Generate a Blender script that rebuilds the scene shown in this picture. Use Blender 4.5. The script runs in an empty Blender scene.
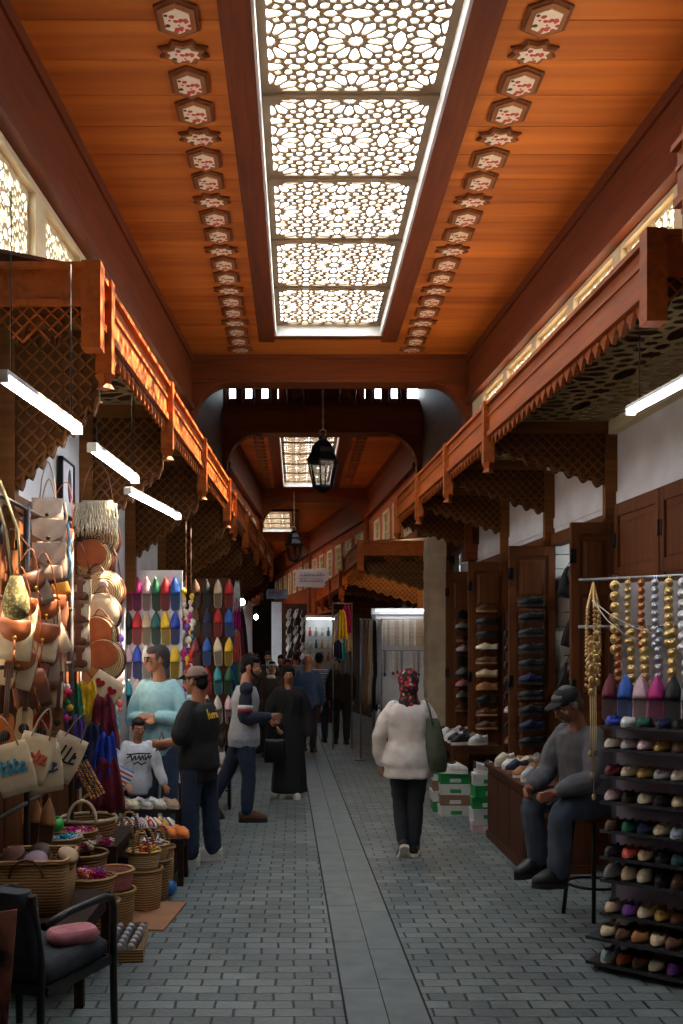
import bpy, bmesh, math, random
from mathutils import Vector, Matrix, noise
from mathutils.geometry import delaunay_2d_cdt
random.seed(11)
PI = math.pi
C = bpy.context.scene.collection
EYE = 1.82            # camera height above the paving
F = 995.0             # focal length in pixels of a 683 x 1024 frame
VX, VY = 297.0, 648.0  # where the street's direction vanishes

def pt(px, py, Y):
    """a point of the place: at depth Y, seen at (px, py)"""
    return Vector(((px - VX) / F * Y, Y, EYE - (py - VY) / F * Y))

ORD = ['first', 'second', 'third', 'fourth', 'fifth', 'sixth', 'seventh', 'eighth', 'ninth', 'tenth', 'eleventh', 'twelfth',
       'thirteenth', 'fourteenth', 'fifteenth', 'sixteenth', 'seventeenth', 'eighteenth', 'nineteenth', 'twentieth']

# ------------------------------------------------------------------ mesh builder
class MB:
    def __init__(s):
        s.v = []; s.f = []; s.m = []; s.s = []; s.mi = 0
    def add(s, vs, fs, smooth=False):
        b = len(s.v)
        s.v.extend(tuple(v) for v in vs)
        for f in fs:
            s.f.append(tuple(i + b for i in f)); s.m.append(s.mi); s.s.append(smooth)
    def box(s, c, d, R=None):
        c = Vector(c); hx, hy, hz = d[0] / 2, d[1] / 2, d[2] / 2
        vs = [Vector((x * hx, y * hy, z * hz)) for z in (-1, 1) for y in (-1, 1) for x in (-1, 1)]
        if R is not None: vs = [R @ v for v in vs]
        s.add([c + v for v in vs], [(0, 2, 3, 1), (4, 5, 7, 6), (0, 1, 5, 4), (2, 6, 7, 3), (0, 4, 6, 2), (1, 3, 7, 5)])
    def bbox(s, a, b):
        s.box([(a[i] + b[i]) / 2 for i in range(3)], [abs(b[i] - a[i]) for i in range(3)])
    def hexa(s, p):   # eight corners: bottom 4 (ccw), top 4
        s.add(p, [(3, 2, 1, 0), (4, 5, 6, 7), (0, 1, 5, 4), (1, 2, 6, 5), (2, 3, 7, 6), (3, 0, 4, 7)])
    def bar(s, p, q, w, h, up=(0, 0, 1)):
        p = Vector(p); q = Vector(q); d = q - p
        L = d.length
        if L < 1e-6: return
        d = d / L; u = Vector(up)
        if abs(d.dot(u)) > .98: u = Vector((1, 0, 0))
        x = d.cross(u).normalized(); z = x.cross(d)
        a = x * (w / 2); b = z * (h / 2)
        s.hexa([p - a - b, p + a - b, q + a - b, q - a - b, p - a + b, p + a + b, q + a + b, q - a + b])
    def rings(s, rings, smooth=True, cap=True, closed=True):
        n = len(rings[0]); vs = [v for r in rings for v in r]; fs = []
        for i in range(len(rings) - 1):
            for j in range(n if closed else n - 1):
                k = (j + 1) % n
                fs.append((i * n + j, i * n + k, (i + 1) * n + k, (i + 1) * n + j))
        s.add(vs, fs, smooth)
        if cap:
            b = len(s.v) - len(vs)
            s.f.append(tuple(b + j for j in reversed(range(n)))); s.m.append(s.mi); s.s.append(False)
            s.f.append(tuple(b + (len(rings) - 1) * n + j for j in range(n))); s.m.append(s.mi); s.s.append(False)
    def tube(s, pts, r, n=6, cap=True, smooth=True, flat=1.0):
        pts = [Vector(p) for p in pts]; m = len(pts)
        rs = r if isinstance(r, (list, tuple)) else [r] * m
        rg = []; x = None
        for i in range(m):
            d = (pts[min(i + 1, m - 1)] - pts[max(i - 1, 0)])
            d = d.normalized() if d.length > 1e-9 else Vector((0, 0, 1))
            if x is None:
                u = Vector((0, 0, 1)) if abs(d.z) < .9 else Vector((1, 0, 0))
                x = d.cross(u).normalized()
            else:
                x = (x - d * x.dot(d)); x = x.normalized() if x.length > 1e-6 else d.orthogonal().normalized()
            y = d.cross(x)
            rg.append([pts[i] + (x * math.cos(2 * PI * k / n) + y * math.sin(2 * PI * k / n) * flat) * rs[i] for k in range(n)])
        s.rings(rg, smooth, cap)
    def lathe(s, prof, n=16, c=(0, 0, 0), M=None, smooth=True, cap=True, sx=1, sy=1):
        c = Vector(c); rg = []
        for r, z in prof:
            ring = [Vector((r * math.cos(2 * PI * k / n) * sx, r * math.sin(2 * PI * k / n) * sy, z)) for k in range(n)]
            if M is not None: ring = [M @ v for v in ring]
            rg.append([c + v for v in ring])
        s.rings(rg, smooth, cap)
    def ell(s, c, r, nu=12, nv=8, M=None):
        if not isinstance(r, (list, tuple, Vector)): r = (r, r, r)
        rg = []
        c = Vector(c)
        for i in range(nv + 1):
            t = -PI / 2 + PI * min(max(i / nv, .012), .988)
            ring = [Vector((r[0] * math.cos(t) * math.cos(2 * PI * k / nu), r[1] * math.cos(t) * math.sin(2 * PI * k / nu), r[2] * math.sin(t))) for k in range(nu)]
            if M is not None: ring = [M @ v for v in ring]
            rg.append([c + v for v in ring])
        s.rings(rg, True, True)
    def prism(s, poly, z0, z1, M=None, smooth=False):
        a = sum(poly[i][0] * poly[(i + 1) % len(poly)][1] - poly[(i + 1) % len(poly)][0] * poly[i][1] for i in range(len(poly)))
        if a < 0: poly = poly[::-1]
        n = len(poly)
        vs = [Vector((p[0], p[1], z0)) for p in poly] + [Vector((p[0], p[1], z1)) for p in poly]
        if M is not None: vs = [M @ v for v in vs]
        s.add(vs, [tuple(reversed(range(n))), tuple(range(n, 2 * n))])
        s.add(vs, [(i, (i + 1) % n, n + (i + 1) % n, n + i) for i in range(n)], smooth)
    def tform(s, M, start=0):
        s.v[start:] = [tuple(M @ Vector(v)) for v in s.v[start:]]
    def build(s, name, mats, parent=None, loc=None, rotz=None):
        me = bpy.data.meshes.new(name)
        me.from_pydata(s.v, [], s.f)
        if not isinstance(mats, (list, tuple)): mats = [mats]
        for m in mats: me.materials.append(m)
        me.polygons.foreach_set('material_index', s.m)
        me.polygons.foreach_set('use_smooth', s.s)
        me.update()
        o = bpy.data.objects.new(name, me); C.objects.link(o)
        if parent is not None: o.parent = parent
        if loc is not None: o.location = loc
        if rotz is not None: o.rotation_euler = (0, 0, rotz)
        return o

def thing(name, label, cat, loc=(0, 0, 0), rotz=0, group=None, rot=None):
    o = bpy.data.objects.new(name, None); C.objects.link(o)
    o.empty_display_size = .05
    o.location = loc; o.rotation_euler = rot if rot is not None else (0, 0, rotz)
    o['label'] = label; o['category'] = cat
    if group: o['group'] = group
    return o
def tag(o, label, cat, group=None):
    o['label'] = label; o['category'] = cat
    if group: o['group'] = group
    return o
def struct(o):
    o['kind'] = 'structure'; return o
def dup(root, loc, rot=None, label=None, group=None, scale=None, swap=None):
    """copy a thing with its parts (and sub-parts); swap: {old material: new material} for the copy"""
    def cp(o, par):
        c = o.copy()
        if swap and o.data is not None and any(m in swap for m in o.data.materials):
            key = (o.data.name, tuple(sorted((a.name, b.name) for a, b in swap.items())))
            if key not in DUPS:
                d = o.data.copy()
                for i, m in enumerate(d.materials):
                    if m in swap: d.materials[i] = swap[m]
                DUPS[key] = d
            c.data = DUPS[key]
        C.objects.link(c)
        if par is not None: c.parent = par
        for ch in list(o.children): cp(ch, c)
        return c
    r = cp(root, None)
    r.location = loc
    if rot is not None: r.rotation_euler = rot if isinstance(rot, (tuple, list)) else (0, 0, rot)
    if scale is not None: r.scale = scale if isinstance(scale, (tuple, list)) else (scale,) * 3
    if label: r['label'] = label
    if group: r['group'] = group
    return r
DUPS = {}
def drop(root):
    for ch in list(root.children): drop(ch)
    bpy.data.objects.remove(root)

# ------------------------------------------------------------------ materials
def lin(c):
    return tuple((x / 12.92 if x <= .04045 else ((x + .055) / 1.055) ** 2.4) for x in [k / 255 for k in c]) + (1.0,)
MATS = {}
def mat(name, col, rough=.6, col2=None, scale=8.0, stretch=(1, 1, 1), bump=0.0, metal=0.0, detail=4, contrast=.35, spec=.5, sheen=0, bscale=None, emit=None, dark=None):
    """noise-varied procedural surface; col, col2 in 0-255 sRGB"""
    if name in MATS: return MATS[name]
    m = bpy.data.materials.new(name); m.use_nodes = True
    nt = m.node_tree; N = nt.nodes; L = nt.links
    b = N['Principled BSDF']
    tc = N.new('ShaderNodeTexCoord'); mp = N.new('ShaderNodeMapping'); mp.inputs['Scale'].default_value = stretch
    L.new(tc.outputs['Object'], mp.inputs['Vector'])
    nz = N.new('ShaderNodeTexNoise'); nz.inputs['Scale'].default_value = scale; nz.inputs['Detail'].default_value = detail
    L.new(mp.outputs[0], nz.inputs['Vector'])
    rp = N.new('ShaderNodeValToRGB')
    c1 = lin(col); c2 = lin(col2) if col2 else tuple(x * .55 for x in c1[:3]) + (1,)
    rp.color_ramp.elements[0].position = .5 - contrast; rp.color_ramp.elements[0].color = c2
    rp.color_ramp.elements[1].position = .5 + contrast * .6; rp.color_ramp.elements[1].color = c1
    L.new(nz.outputs['Fac'], rp.inputs['Fac'])
    L.new(rp.outputs[0], b.inputs['Base Color'])
    b.inputs['Roughness'].default_value = rough; b.inputs['Metallic'].default_value = metal
    b.inputs['Specular IOR Level'].default_value = spec
    if sheen: b.inputs['Sheen Weight'].default_value = sheen
    if bump:
        bp = N.new('ShaderNodeBump'); bp.inputs['Strength'].default_value = bump; bp.inputs['Distance'].default_value = .01
        n2 = nz
        if bscale:
            n2 = N.new('ShaderNodeTexNoise'); n2.inputs['Scale'].default_value = bscale; L.new(mp.outputs[0], n2.inputs['Vector'])
        L.new(n2.outputs['Fac'], bp.inputs['Height']); L.new(bp.outputs[0], b.inputs['Normal'])
    MATS[name] = m
    return m
def wood(name, c1, c2, axis='x', rough=.45, plank=None, grain=22.0, spec=.4):
    """long-grained wood; axis = grain direction; plank = (axis, width) changes tone from board to board"""
    if name in MATS: return MATS[name]
    m = bpy.data.materials.new(name); m.use_nodes = True
    nt = m.node_tree; N = nt.nodes; L = nt.links; b = N['Principled BSDF']
    tc = N.new('ShaderNodeTexCoord'); mp = N.new('ShaderNodeMapping')
    st = {'x': (.06, 1, 1), 'y': (1, .06, 1), 'z': (1, 1, .06)}[axis]
    mp.inputs['Scale'].default_value = st
    L.new(tc.outputs['Object'], mp.inputs['Vector'])
    vec = mp.outputs[0]
    pk = None
    if plank:
        sp = N.new('ShaderNodeSeparateXYZ'); L.new(tc.outputs['Object'], sp.inputs[0])
        dv = N.new('ShaderNodeMath'); dv.operation = 'DIVIDE'; dv.inputs[1].default_value = plank[1]
        ph = N.new('ShaderNodeMath'); ph.operation = 'ADD'; ph.inputs[1].default_value = 6.0; L.new(sp.outputs['xyz'.index(plank[0])], ph.inputs[0]); L.new(ph.outputs[0], dv.inputs[0])
        fl = N.new('ShaderNodeMath'); fl.operation = 'FLOOR'; L.new(dv.outputs[0], fl.inputs[0])
        pk = N.new('ShaderNodeTexWhiteNoise'); pk.noise_dimensions = '1D'; L.new(fl.outputs[0], pk.inputs['W'])
        ad = N.new('ShaderNodeVectorMath'); ad.operation = 'ADD'
        sc = N.new('ShaderNodeVectorMath'); sc.operation = 'SCALE'; sc.inputs['Scale'].default_value = 7.0
        L.new(pk.outputs['Color'], sc.inputs[0]); L.new(mp.outputs[0], ad.inputs[0]); L.new(sc.outputs[0], ad.inputs[1])
        vec = ad.outputs[0]
    n1 = N.new('ShaderNodeTexNoise'); n1.inputs['Scale'].default_value = grain; n1.inputs['Detail'].default_value = 6; n1.inputs['Distortion'].default_value = .6
    L.new(vec, n1.inputs['Vector'])
    n2 = N.new('ShaderNodeTexNoise'); n2.inputs['Scale'].default_value = 2.2; L.new(vec, n2.inputs['Vector'])
    mx = N.new('ShaderNodeMath'); mx.operation = 'MULTIPLY_ADD'; mx.inputs[1].default_value = .55
    L.new(n1.outputs['Fac'], mx.inputs[0])
    m2 = N.new('ShaderNodeMath'); m2.operation = 'MULTIPLY'; m2.inputs[1].default_value = .45; L.new(n2.outputs['Fac'], m2.inputs[0])
    L.new(m2.outputs[0], mx.inputs[2])
    fac = mx.outputs[0]
    if pk:
        m3 = N.new('ShaderNodeMath'); m3.operation = 'MULTIPLY_ADD'; m3.inputs[1].default_value = .14
        L.new(pk.outputs['Value'], m3.inputs[0]); L.new(fac, m3.inputs[2])
        m4 = N.new('ShaderNodeMath'); m4.operation = 'SUBTRACT'; m4.inputs[1].default_value = .07; L.new(m3.outputs[0], m4.inputs[0]); fac = m4.outputs[0]
    rp = N.new('ShaderNodeValToRGB'); rp.color_ramp.elements[0].position = .3; rp.color_ramp.elements[0].color = lin(c2)
    rp.color_ramp.elements[1].position = .66; rp.color_ramp.elements[1].color = lin(c1)
    L.new(fac, rp.inputs['Fac']); L.new(rp.outputs[0], b.inputs['Base Color'])
    b.inputs['Roughness'].default_value = rough + .1; b.inputs['Specular IOR Level'].default_value = spec * .5
    bp = N.new('ShaderNodeBump'); bp.inputs['Strength'].default_value = .12; bp.inputs['Distance'].default_value = .004
    L.new(n1.outputs['Fac'], bp.inputs['Height']); L.new(bp.outputs[0], b.inputs['Normal'])
    MATS[name] = m
    return m
def straw(name, c1, c2, freq=60.0, axis='Z'):
    """coiled straw: fine bands with bump"""
    if name in MATS: return MATS[name]
    m = bpy.data.materials.new(name); m.use_nodes = True
    nt = m.node_tree; N = nt.nodes; L = nt.links; b = N['Principled BSDF']
    tc = N.new('ShaderNodeTexCoord')
    w = N.new('ShaderNodeTexWave'); w.wave_type = 'BANDS' if axis != 'R' else 'RINGS'
    if axis == 'R': w.rings_direction = 'Y'
    else: w.bands_direction = axis
    w.inputs['Scale'].default_value = freq / 14; w.inputs['Distortion'].default_value = 1.5; w.inputs['Detail'].default_value = 2
    L.new(tc.outputs['Object'], w.inputs['Vector'])
    rp = N.new('ShaderNodeValToRGB'); rp.color_ramp.elements[0].color = lin(c2); rp.color_ramp.elements[1].color = lin(c1)
    rp.color_ramp.elements[0].position = .1; rp.color_ramp.elements[1].position = .7
    L.new(w.outputs['Fac'], rp.inputs['Fac']); L.new(rp.outputs[0], b.inputs['Base Color'])
    b.inputs['Roughness'].default_value = .75
    bp = N.new('ShaderNodeBump'); bp.inputs['Strength'].default_value = .5; bp.inputs['Distance'].default_value = .006
    L.new(w.outputs['Fac'], bp.inputs['Height']); L.new(bp.outputs[0], b.inputs['Normal'])
    MATS[name] = m
    return m
def bands(name, cols, freq, axis='z', rough=.7):
    """crisp woven stripes cycling through cols along an axis"""
    if name in MATS: return MATS[name]
    m = bpy.data.materials.new(name); m.use_nodes = True
    nt = m.node_tree; N = nt.nodes; L = nt.links; b = N['Principled BSDF']
    tc = N.new('ShaderNodeTexCoord'); sp = N.new('ShaderNodeSeparateXYZ'); L.new(tc.outputs['Object'], sp.inputs[0])
    mu = N.new('ShaderNodeMath'); mu.operation = 'MULTIPLY'; mu.inputs[1].default_value = freq
    L.new(sp.outputs['xyz'.index(axis)], mu.inputs[0])
    fr = N.new('ShaderNodeMath'); fr.operation = 'FRACT'; L.new(mu.outputs[0], fr.inputs[0])
    rp = N.new('ShaderNodeValToRGB'); rp.color_ramp.interpolation = 'CONSTANT'
    for i, c in enumerate(cols):
        e = rp.color_ramp.elements[i] if i < 2 else rp.color_ramp.elements.new(i / len(cols))
        e.position = i / len(cols); e.color = lin(c)
    L.new(fr.outputs[0], rp.inputs['Fac']); L.new(rp.outputs[0], b.inputs['Base Color'])
    b.inputs['Roughness'].default_value = rough
    MATS[name] = m
    return m
def spots(name, base, cols, scale=40.0, rough=.6, size=.35, edge=0):
    """irregular coloured flecks on a ground colour (voronoi cells)"""
    if name in MATS: return MATS[name]
    m = bpy.data.materials.new(name); m.use_nodes = True
    nt = m.node_tree; N = nt.nodes; L = nt.links; b = N['Principled BSDF']
    tc = N.new('ShaderNodeTexCoord')
    vo = N.new('ShaderNodeTexVoronoi'); vo.inputs['Scale'].default_value = scale; L.new(tc.outputs['Object'], vo.inputs['Vector'])
    sx = N.new('ShaderNodeSeparateColor'); L.new(vo.outputs['Color'], sx.inputs[0])
    rp = N.new('ShaderNodeValToRGB'); rp.color_ramp.interpolation = 'CONSTANT'
    for i, c in enumerate(cols):
        e = rp.color_ramp.elements[i] if i < 2 else rp.color_ramp.elements.new(i / len(cols))
        e.position = i / len(cols); e.color = lin(c)
    L.new(sx.outputs[0], rp.inputs['Fac'])
    lt = N.new('ShaderNodeMath'); lt.operation = 'LESS_THAN'; lt.inputs[1].default_value = size; L.new(vo.outputs['Distance'], lt.inputs[0])
    mx = N.new('ShaderNodeMixRGB'); mx.inputs['Color1'].default_value = lin(base); L.new(lt.outputs[0], mx.inputs['Fac']); L.new(rp.outputs[0], mx.inputs['Color2'])
    L.new(mx.outputs[0], b.inputs['Base Color']); b.inputs['Roughness'].default_value = rough
    MATS[name] = m
    return m
def glow(name, col, strength):
    if name in MATS: return MATS[name]
    m = bpy.data.materials.new(name); m.use_nodes = True
    nt = m.node_tree; N = nt.nodes; L = nt.links
    N.remove(N['Principled BSDF']); e = N.new('ShaderNodeEmission')
    e.inputs['Color'].default_value = lin(col); e.inputs['Strength'].default_value = strength
    L.new(e.outputs[0], N['Material Output'].inputs['Surface'])
    MATS[name] = m
    return m
def glass(name, col=(235, 240, 240), rough=.05):
    if name in MATS: return MATS[name]
    m = bpy.data.materials.new(name); m.use_nodes = True
    nt = m.node_tree; N = nt.nodes; L = nt.links
    N.remove(N['Principled BSDF'])
    t = N.new('ShaderNodeBsdfTransparent'); t.inputs[0].default_value = lin(col)
    g = N.new('ShaderNodeBsdfGlossy'); g.inputs['Roughness'].default_value = rough
    x = N.new('ShaderNodeMixShader'); x.inputs[0].default_value = .12
    L.new(t.outputs[0], x.inputs[1]); L.new(g.outputs[0], x.inputs[2]); L.new(x.outputs[0], N['Material Output'].inputs['Surface'])
    MATS[name] = m
    return m

W_CEIL = wood('ceiling boards', (200, 114, 43), (148, 76, 25), 'x', .5, ('y', .42), 9)
W_BEAM = wood('beam wood', (112, 50, 18), (72, 30, 10), 'y', .5)
W_BEAMX = wood('cross beam wood', (124, 60, 24), (82, 38, 14), 'x', .5)
W_CAN = wood('canopy wood', (168, 82, 22), (110, 51, 12), 'y', .5)
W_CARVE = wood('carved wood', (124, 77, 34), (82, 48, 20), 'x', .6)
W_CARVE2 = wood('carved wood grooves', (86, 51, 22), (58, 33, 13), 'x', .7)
W_DOOR = wood('door wood', (112, 64, 32), (72, 38, 17), 'z', .5)
W_DARK = wood('dark shop wood', (88, 50, 26), (52, 28, 14), 'y', .5)
W_LATT = wood('pale lattice wood', (150, 126, 84), (118, 96, 60), 'y', .6)
PLASTER = mat('white plaster', (206, 204, 204), .85, (176, 174, 174), 3, bump=.05)
CREAM = mat('cream plaster', (206, 186, 148), .8, (186, 164, 126), 3, bump=.05)
SKYFRAME = mat('skylight screen', (134, 112, 84), .7, (112, 92, 68), 5)
WHITEPAINT = mat('white painted metal', (226, 226, 222), .5, (206, 206, 200), 5)
BLACKM = mat('black iron', (30, 30, 32), .45, (18, 18, 20), 10, metal=.6)
STEEL = mat('dull steel', (150, 152, 155), .35, (110, 112, 116), 10, metal=.9)
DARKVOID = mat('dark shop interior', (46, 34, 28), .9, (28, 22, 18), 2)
STONE = mat('beige stone', (188, 170, 140), .9, (150, 132, 104), 4, bump=.3)
# ================================================================== the building
ZC = 5.72                 # ceiling
def xl(Y): return -1.07 + .0357 * (Y - 5.23)      # lip of the left canopies
def xr(Y): return 1.75 - .0466 * (Y - 4.9)        # lip of the right canopies
def wl(Y): return -1.66 if Y < 12 else -1.66 + .045 * (Y - 12)   # left shop wall
def wr(Y): return 2.67 - .05 * (Y - 8.3)          # right shop wall
def bend(Y): return 0 if Y < 24.5 else -.14 * (Y - 24.5)
def ul(Y): return (-1.46 + .049 * (Y - 13.24) if Y < 24.5 else -.91) + bend(Y)
def ur(Y): return (2.31 - .0527 * (Y - 13.7) if Y < 24.5 else 1.74) + bend(Y)

def slab(mb, fx0, fx1, Y0, Y1, z0, z1):
    """box whose two long sides follow x = fx0(Y) and x = fx1(Y)"""
    a, b, c, d = fx0(Y0), fx1(Y0), fx1(Y1), fx0(Y1)
    mb.hexa([(a, Y0, z0), (b, Y0, z0), (c, Y1, z0), (d, Y1, z0), (a, Y0, z1), (b, Y0, z1), (c, Y1, z1), (d, Y1, z1)])
def off(f, d): return lambda Y: f(Y) + d

def inside(p, poly):
    c = False; n = len(poly); j = n - 1
    for i in range(n):
        if (poly[i][1] > p[1]) != (poly[j][1] > p[1]) and p[0] < (poly[j][0] - poly[i][0]) * (p[1] - poly[i][1]) / (poly[j][1] - poly[i][1]) + poly[i][0]: c = not c
        j = i
    return c
# ---- star-and-rosette screens: a real sheet with cut holes
def _star(c, n, r1, r2, a0=0):
    return [(c[0] + (r1 if k % 2 == 0 else r2) * math.cos(a0 + PI * k / n), c[1] + (r1 if k % 2 == 0 else r2) * math.sin(a0 + PI * k / n)) for k in range(2 * n)]
def _petal(c, a, pts):
    ca, sa = math.cos(a), math.sin(a)
    P = [(r, w) for r, w in pts] + [(r, -w) for r, w in reversed(pts) if w > 1e-6]
    return [(c[0] + r * ca - w * sa, c[1] + r * sa + w * ca) for r, w in P]
def tile_holes(fine=True):
    H = []
    H.append(_star((0, 0), 12, .108, .078))
    for k in range(12):
        a = k * PI / 6
        H.append(_petal((0, 0), a, [(.122, 0), (.16, .034), (.315, .072), (.395, 0)]))
        H.append(_petal((0, 0), a + PI / 12, [(.35, 0), (.405, .05), (.445, 0)]))
        if k % 3: H.append([(.458 * math.cos(a) + .056 * math.cos(a + j * PI / 3), .458 * math.sin(a) + .056 * math.sin(a + j * PI / 3)) for j in range(6)])
    H.append(_star((.5, .5), 8, .105, .073, PI / 8))
    for k in range(8):
        a = k * PI / 4
        H.append(_petal((.5, .5), a, [(.113, 0), (.15, .043), (.235, .055), (.285, 0)] if k % 2 == 0 else [(.113, 0), (.15, .043), (.2, .055), (.252, 0)]))
    for (x, y, v) in ((.5, 0, 1), (0, .5, 0)):
        s = [(0, .2), (.05, .15), (.085, .0), (.05, -.15), (0, -.2), (-.05, -.15), (-.085, 0), (-.05, .15)]
        H.append([(x + (p[0] if v else p[1]), y + (p[1] if v else p[0])) for p in s])
    out = []
    for P in H:
        cx = sum(p[0] for p in P) / len(P); cy = sum(p[1] for p in P) / len(P)
        out.append([(cx + (p[0] - cx) * .9, cy + (p[1] - cy) * .9) for p in P])
    return out
def screen(mb, w, h, T, th, mapf, margin=.03, ox=0.0, oy=0.0, fine=True):
    """cut sheet w x h (rosette centres on a grid T from ox, oy); mapf(u, v, d) places a point of it"""
    base = tile_holes(fine); holes = []
    for i in range(-1, int(w / T) + 2):
        for j in range(-1, int(h / T) + 2):
            for p in base:
                q = [(min(max(ox + (i + x) * T, margin), w - margin), min(max(oy + (j + y) * T, margin), h - margin)) for x, y in p]
                ar = abs(sum(q[k][0] * q[(k + 1) % len(q)][1] - q[(k + 1) % len(q)][0] * q[k][1] for k in range(len(q)))) / 2
                full = abs(sum(p[k][0] * p[(k + 1) % len(p)][1] - p[(k + 1) % len(p)][0] * p[k][1] for k in range(len(p)))) / 2 * T * T
                if ar < .3 * full: continue
                r = [q[0]]
                for v in q[1:]:
                    if (v[0] - r[-1][0]) ** 2 + (v[1] - r[-1][1]) ** 2 > 1e-8: r.append(v)
                if (r[0][0] - r[-1][0]) ** 2 + (r[0][1] - r[-1][1]) ** 2 < 1e-8: r.pop()
                if sum(r[k][0] * r[(k + 1) % len(r)][1] - r[(k + 1) % len(r)][0] * r[k][1] for k in range(len(r))) < 0: r.reverse()
                if len(r) >= 3: holes.append(r)
    vs = [Vector((0, 0)), Vector((w, 0)), Vector((w, h)), Vector((0, h))]; es = [(0, 1), (1, 2), (2, 3), (3, 0)]
    grid = {}; g = T / 4
    for hq in holes:
        b = len(vs); vs += [Vector(p) for p in hq]; k = len(hq)
        es += [(b + i, b + (i + 1) % k) for i in range(k)]
        xs = [p[0] for p in hq]; ys = [p[1] for p in hq]
        for i in range(int(min(xs) / g), int(max(xs) / g) + 1):
            for j in range(int(min(ys) / g), int(max(ys) / g) + 1): grid.setdefault((i, j), []).append(hq)
    ov, oe, of = delaunay_2d_cdt(vs, es, [], 0, 1e-5)[:3]
    keep = []
    for f in of:
        c = (ov[f[0]] + ov[f[1]] + ov[f[2]]) / 3
        if not (0 < c.x < w and 0 < c.y < h): continue
        if any(inside(c, q) for q in grid.get((int(c.x / g), int(c.y / g)), ())): continue
        keep.append(f)
    n = len(ov)
    ed = {}
    for f in keep:
        for k in range(len(f)):
            e = (f[k], f[(k + 1) % len(f)])
            if (e[1], e[0]) in ed: del ed[(e[1], e[0])]
            else: ed[e] = 1
    pts = [mapf(p.x, p.y, 0) for p in ov] + [mapf(p.x, p.y, th) for p in ov]
    fc = [tuple(reversed(f)) for f in keep] + [tuple(i + n for i in f) for f in keep] + [(a, b, b + n, a + n) for a, b in ed]
    mb.add(pts, fc)

# ---- ground
def paving():
    m = bpy.data.materials.new('stone paving'); m.use_nodes = True
    nt = m.node_tree; N = nt.nodes; L = nt.links; b = N['Principled BSDF']
    tc = N.new('ShaderNodeTexCoord')
    wob = N.new('ShaderNodeTexNoise'); wob.inputs['Scale'].default_value = 3
    L.new(tc.outputs['Object'], wob.inputs['Vector'])
    wm = N.new('ShaderNodeVectorMath'); wm.operation = 'MULTIPLY_ADD'; wm.inputs[1].default_value = (.035, .035, 0)
    L.new(wob.outputs['Color'], wm.inputs[0]); L.new(tc.outputs['Object'], wm.inputs[2])
    br = N.new('ShaderNodeTexBrick'); sq = N.new('ShaderNodeMapping'); sq.inputs['Scale'].default_value = (.55, 1, 1); L.new(wm.outputs[0], sq.inputs['Vector']); L.new(sq.outputs[0], br.inputs['Vector'])
    br.inputs['Scale'].default_value = 1; br.inputs['Brick Width'].default_value = .11; br.inputs['Row Height'].default_value = .112
    br.inputs['Mortar Size'].default_value = .0042; br.inputs['Mortar Smooth'].default_value = .4; br.inputs['Bias'].default_value = 0
    br.inputs['Color1'].default_value = lin((122, 132, 131)); br.inputs['Color2'].default_value = lin((92, 101, 102)); br.inputs['Mortar'].default_value = lin((24, 27, 28))
    n = N.new('ShaderNodeTexNoise'); n.inputs['Scale'].default_value = 1.3; n.inputs['Detail'].default_value = 8
    L.new(tc.outputs['Object'], n.inputs['Vector'])
    rp = N.new('ShaderNodeValToRGB'); rp.color_ramp.elements[0].position = .3; rp.color_ramp.elements[0].color = (.6, .6, .6, 1); rp.color_ramp.elements[1].position = .7
    L.new(n.outputs['Fac'], rp.inputs['Fac'])
    mx = N.new('ShaderNodeMixRGB'); mx.blend_type = 'MULTIPLY'; mx.inputs['Fac'].default_value = 1
    L.new(br.outputs['Color'], mx.inputs['Color1']); L.new(rp.outputs[0], mx.inputs['Color2'])
    L.new(mx.outputs[0], b.inputs['Base Color'])
    n2 = N.new('ShaderNodeTexNoise'); n2.inputs['Scale'].default_value = 30; L.new(tc.outputs['Object'], n2.inputs['Vector'])
    ad = N.new('ShaderNodeMath'); ad.operation = 'MULTIPLY_ADD'; ad.inputs[1].default_value = .35
    inv = N.new('ShaderNodeMath'); inv.operation = 'SUBTRACT'; inv.inputs[0].default_value = 1; L.new(br.outputs['Fac'], inv.inputs[1])
    L.new(n2.outputs['Fac'], ad.inputs[0]); L.new(inv.outputs[0], ad.inputs[2])
    bp = N.new('ShaderNodeBump'); bp.inputs['Strength'].default_value = .9; bp.inputs['Distance'].default_value = .016
    L.new(ad.outputs[0], bp.inputs['Height']); L.new(bp.outputs[0], b.inputs['Normal'])
    b.inputs['Roughness'].default_value = .5
    return m
mb = MB(); mb.bbox((-6, -6, -.12), (6, 46, 0))
struct(mb.build('floor', paving()))
SLABM = mat('smooth stone slabs', (108, 117, 117), .45, (80, 88, 89), 6, bump=.15)
mb = MB()
def sx0(Y): return .249 - .0135 * (Y - 4.8)
for c in (0, 1):
    Y = -2.0 + .3 * c
    while Y < 26:
        L_ = random.choice((.55, .7, .85))
        d = c * .203
        mb.hexa([(sx0(Y) + d, Y + .004, -.02), (sx0(Y) + d + .197, Y + .004, -.02), (sx0(Y + L_) + d + .197, Y + L_, -.02), (sx0(Y + L_) + d, Y + L_, -.02),
                 (sx0(Y) + d, Y + .004, .006), (sx0(Y) + d + .197, Y + .004, .006), (sx0(Y + L_) + d + .197, Y + L_, .006), (sx0(Y + L_) + d, Y + L_, .006)])
        Y += L_
struct(mb.build('trim_1', SLABM))
mb = MB()
for c in (-.012, .1985, .4015):
    mb.hexa([(sx0(-2) + c, -2, -.02), (sx0(-2) + c + .012, -2, -.02), (sx0(26) + c + .012, 26, -.02), (sx0(26) + c, 26, -.02),
             (sx0(-2) + c, -2, .003), (sx0(-2) + c + .012, -2, .003), (sx0(26) + c + .012, 26, .003), (sx0(26) + c, 26, .003)])
struct(mb.build('trim_2', mat('dark joint', (30, 31, 32), .9)))

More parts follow.
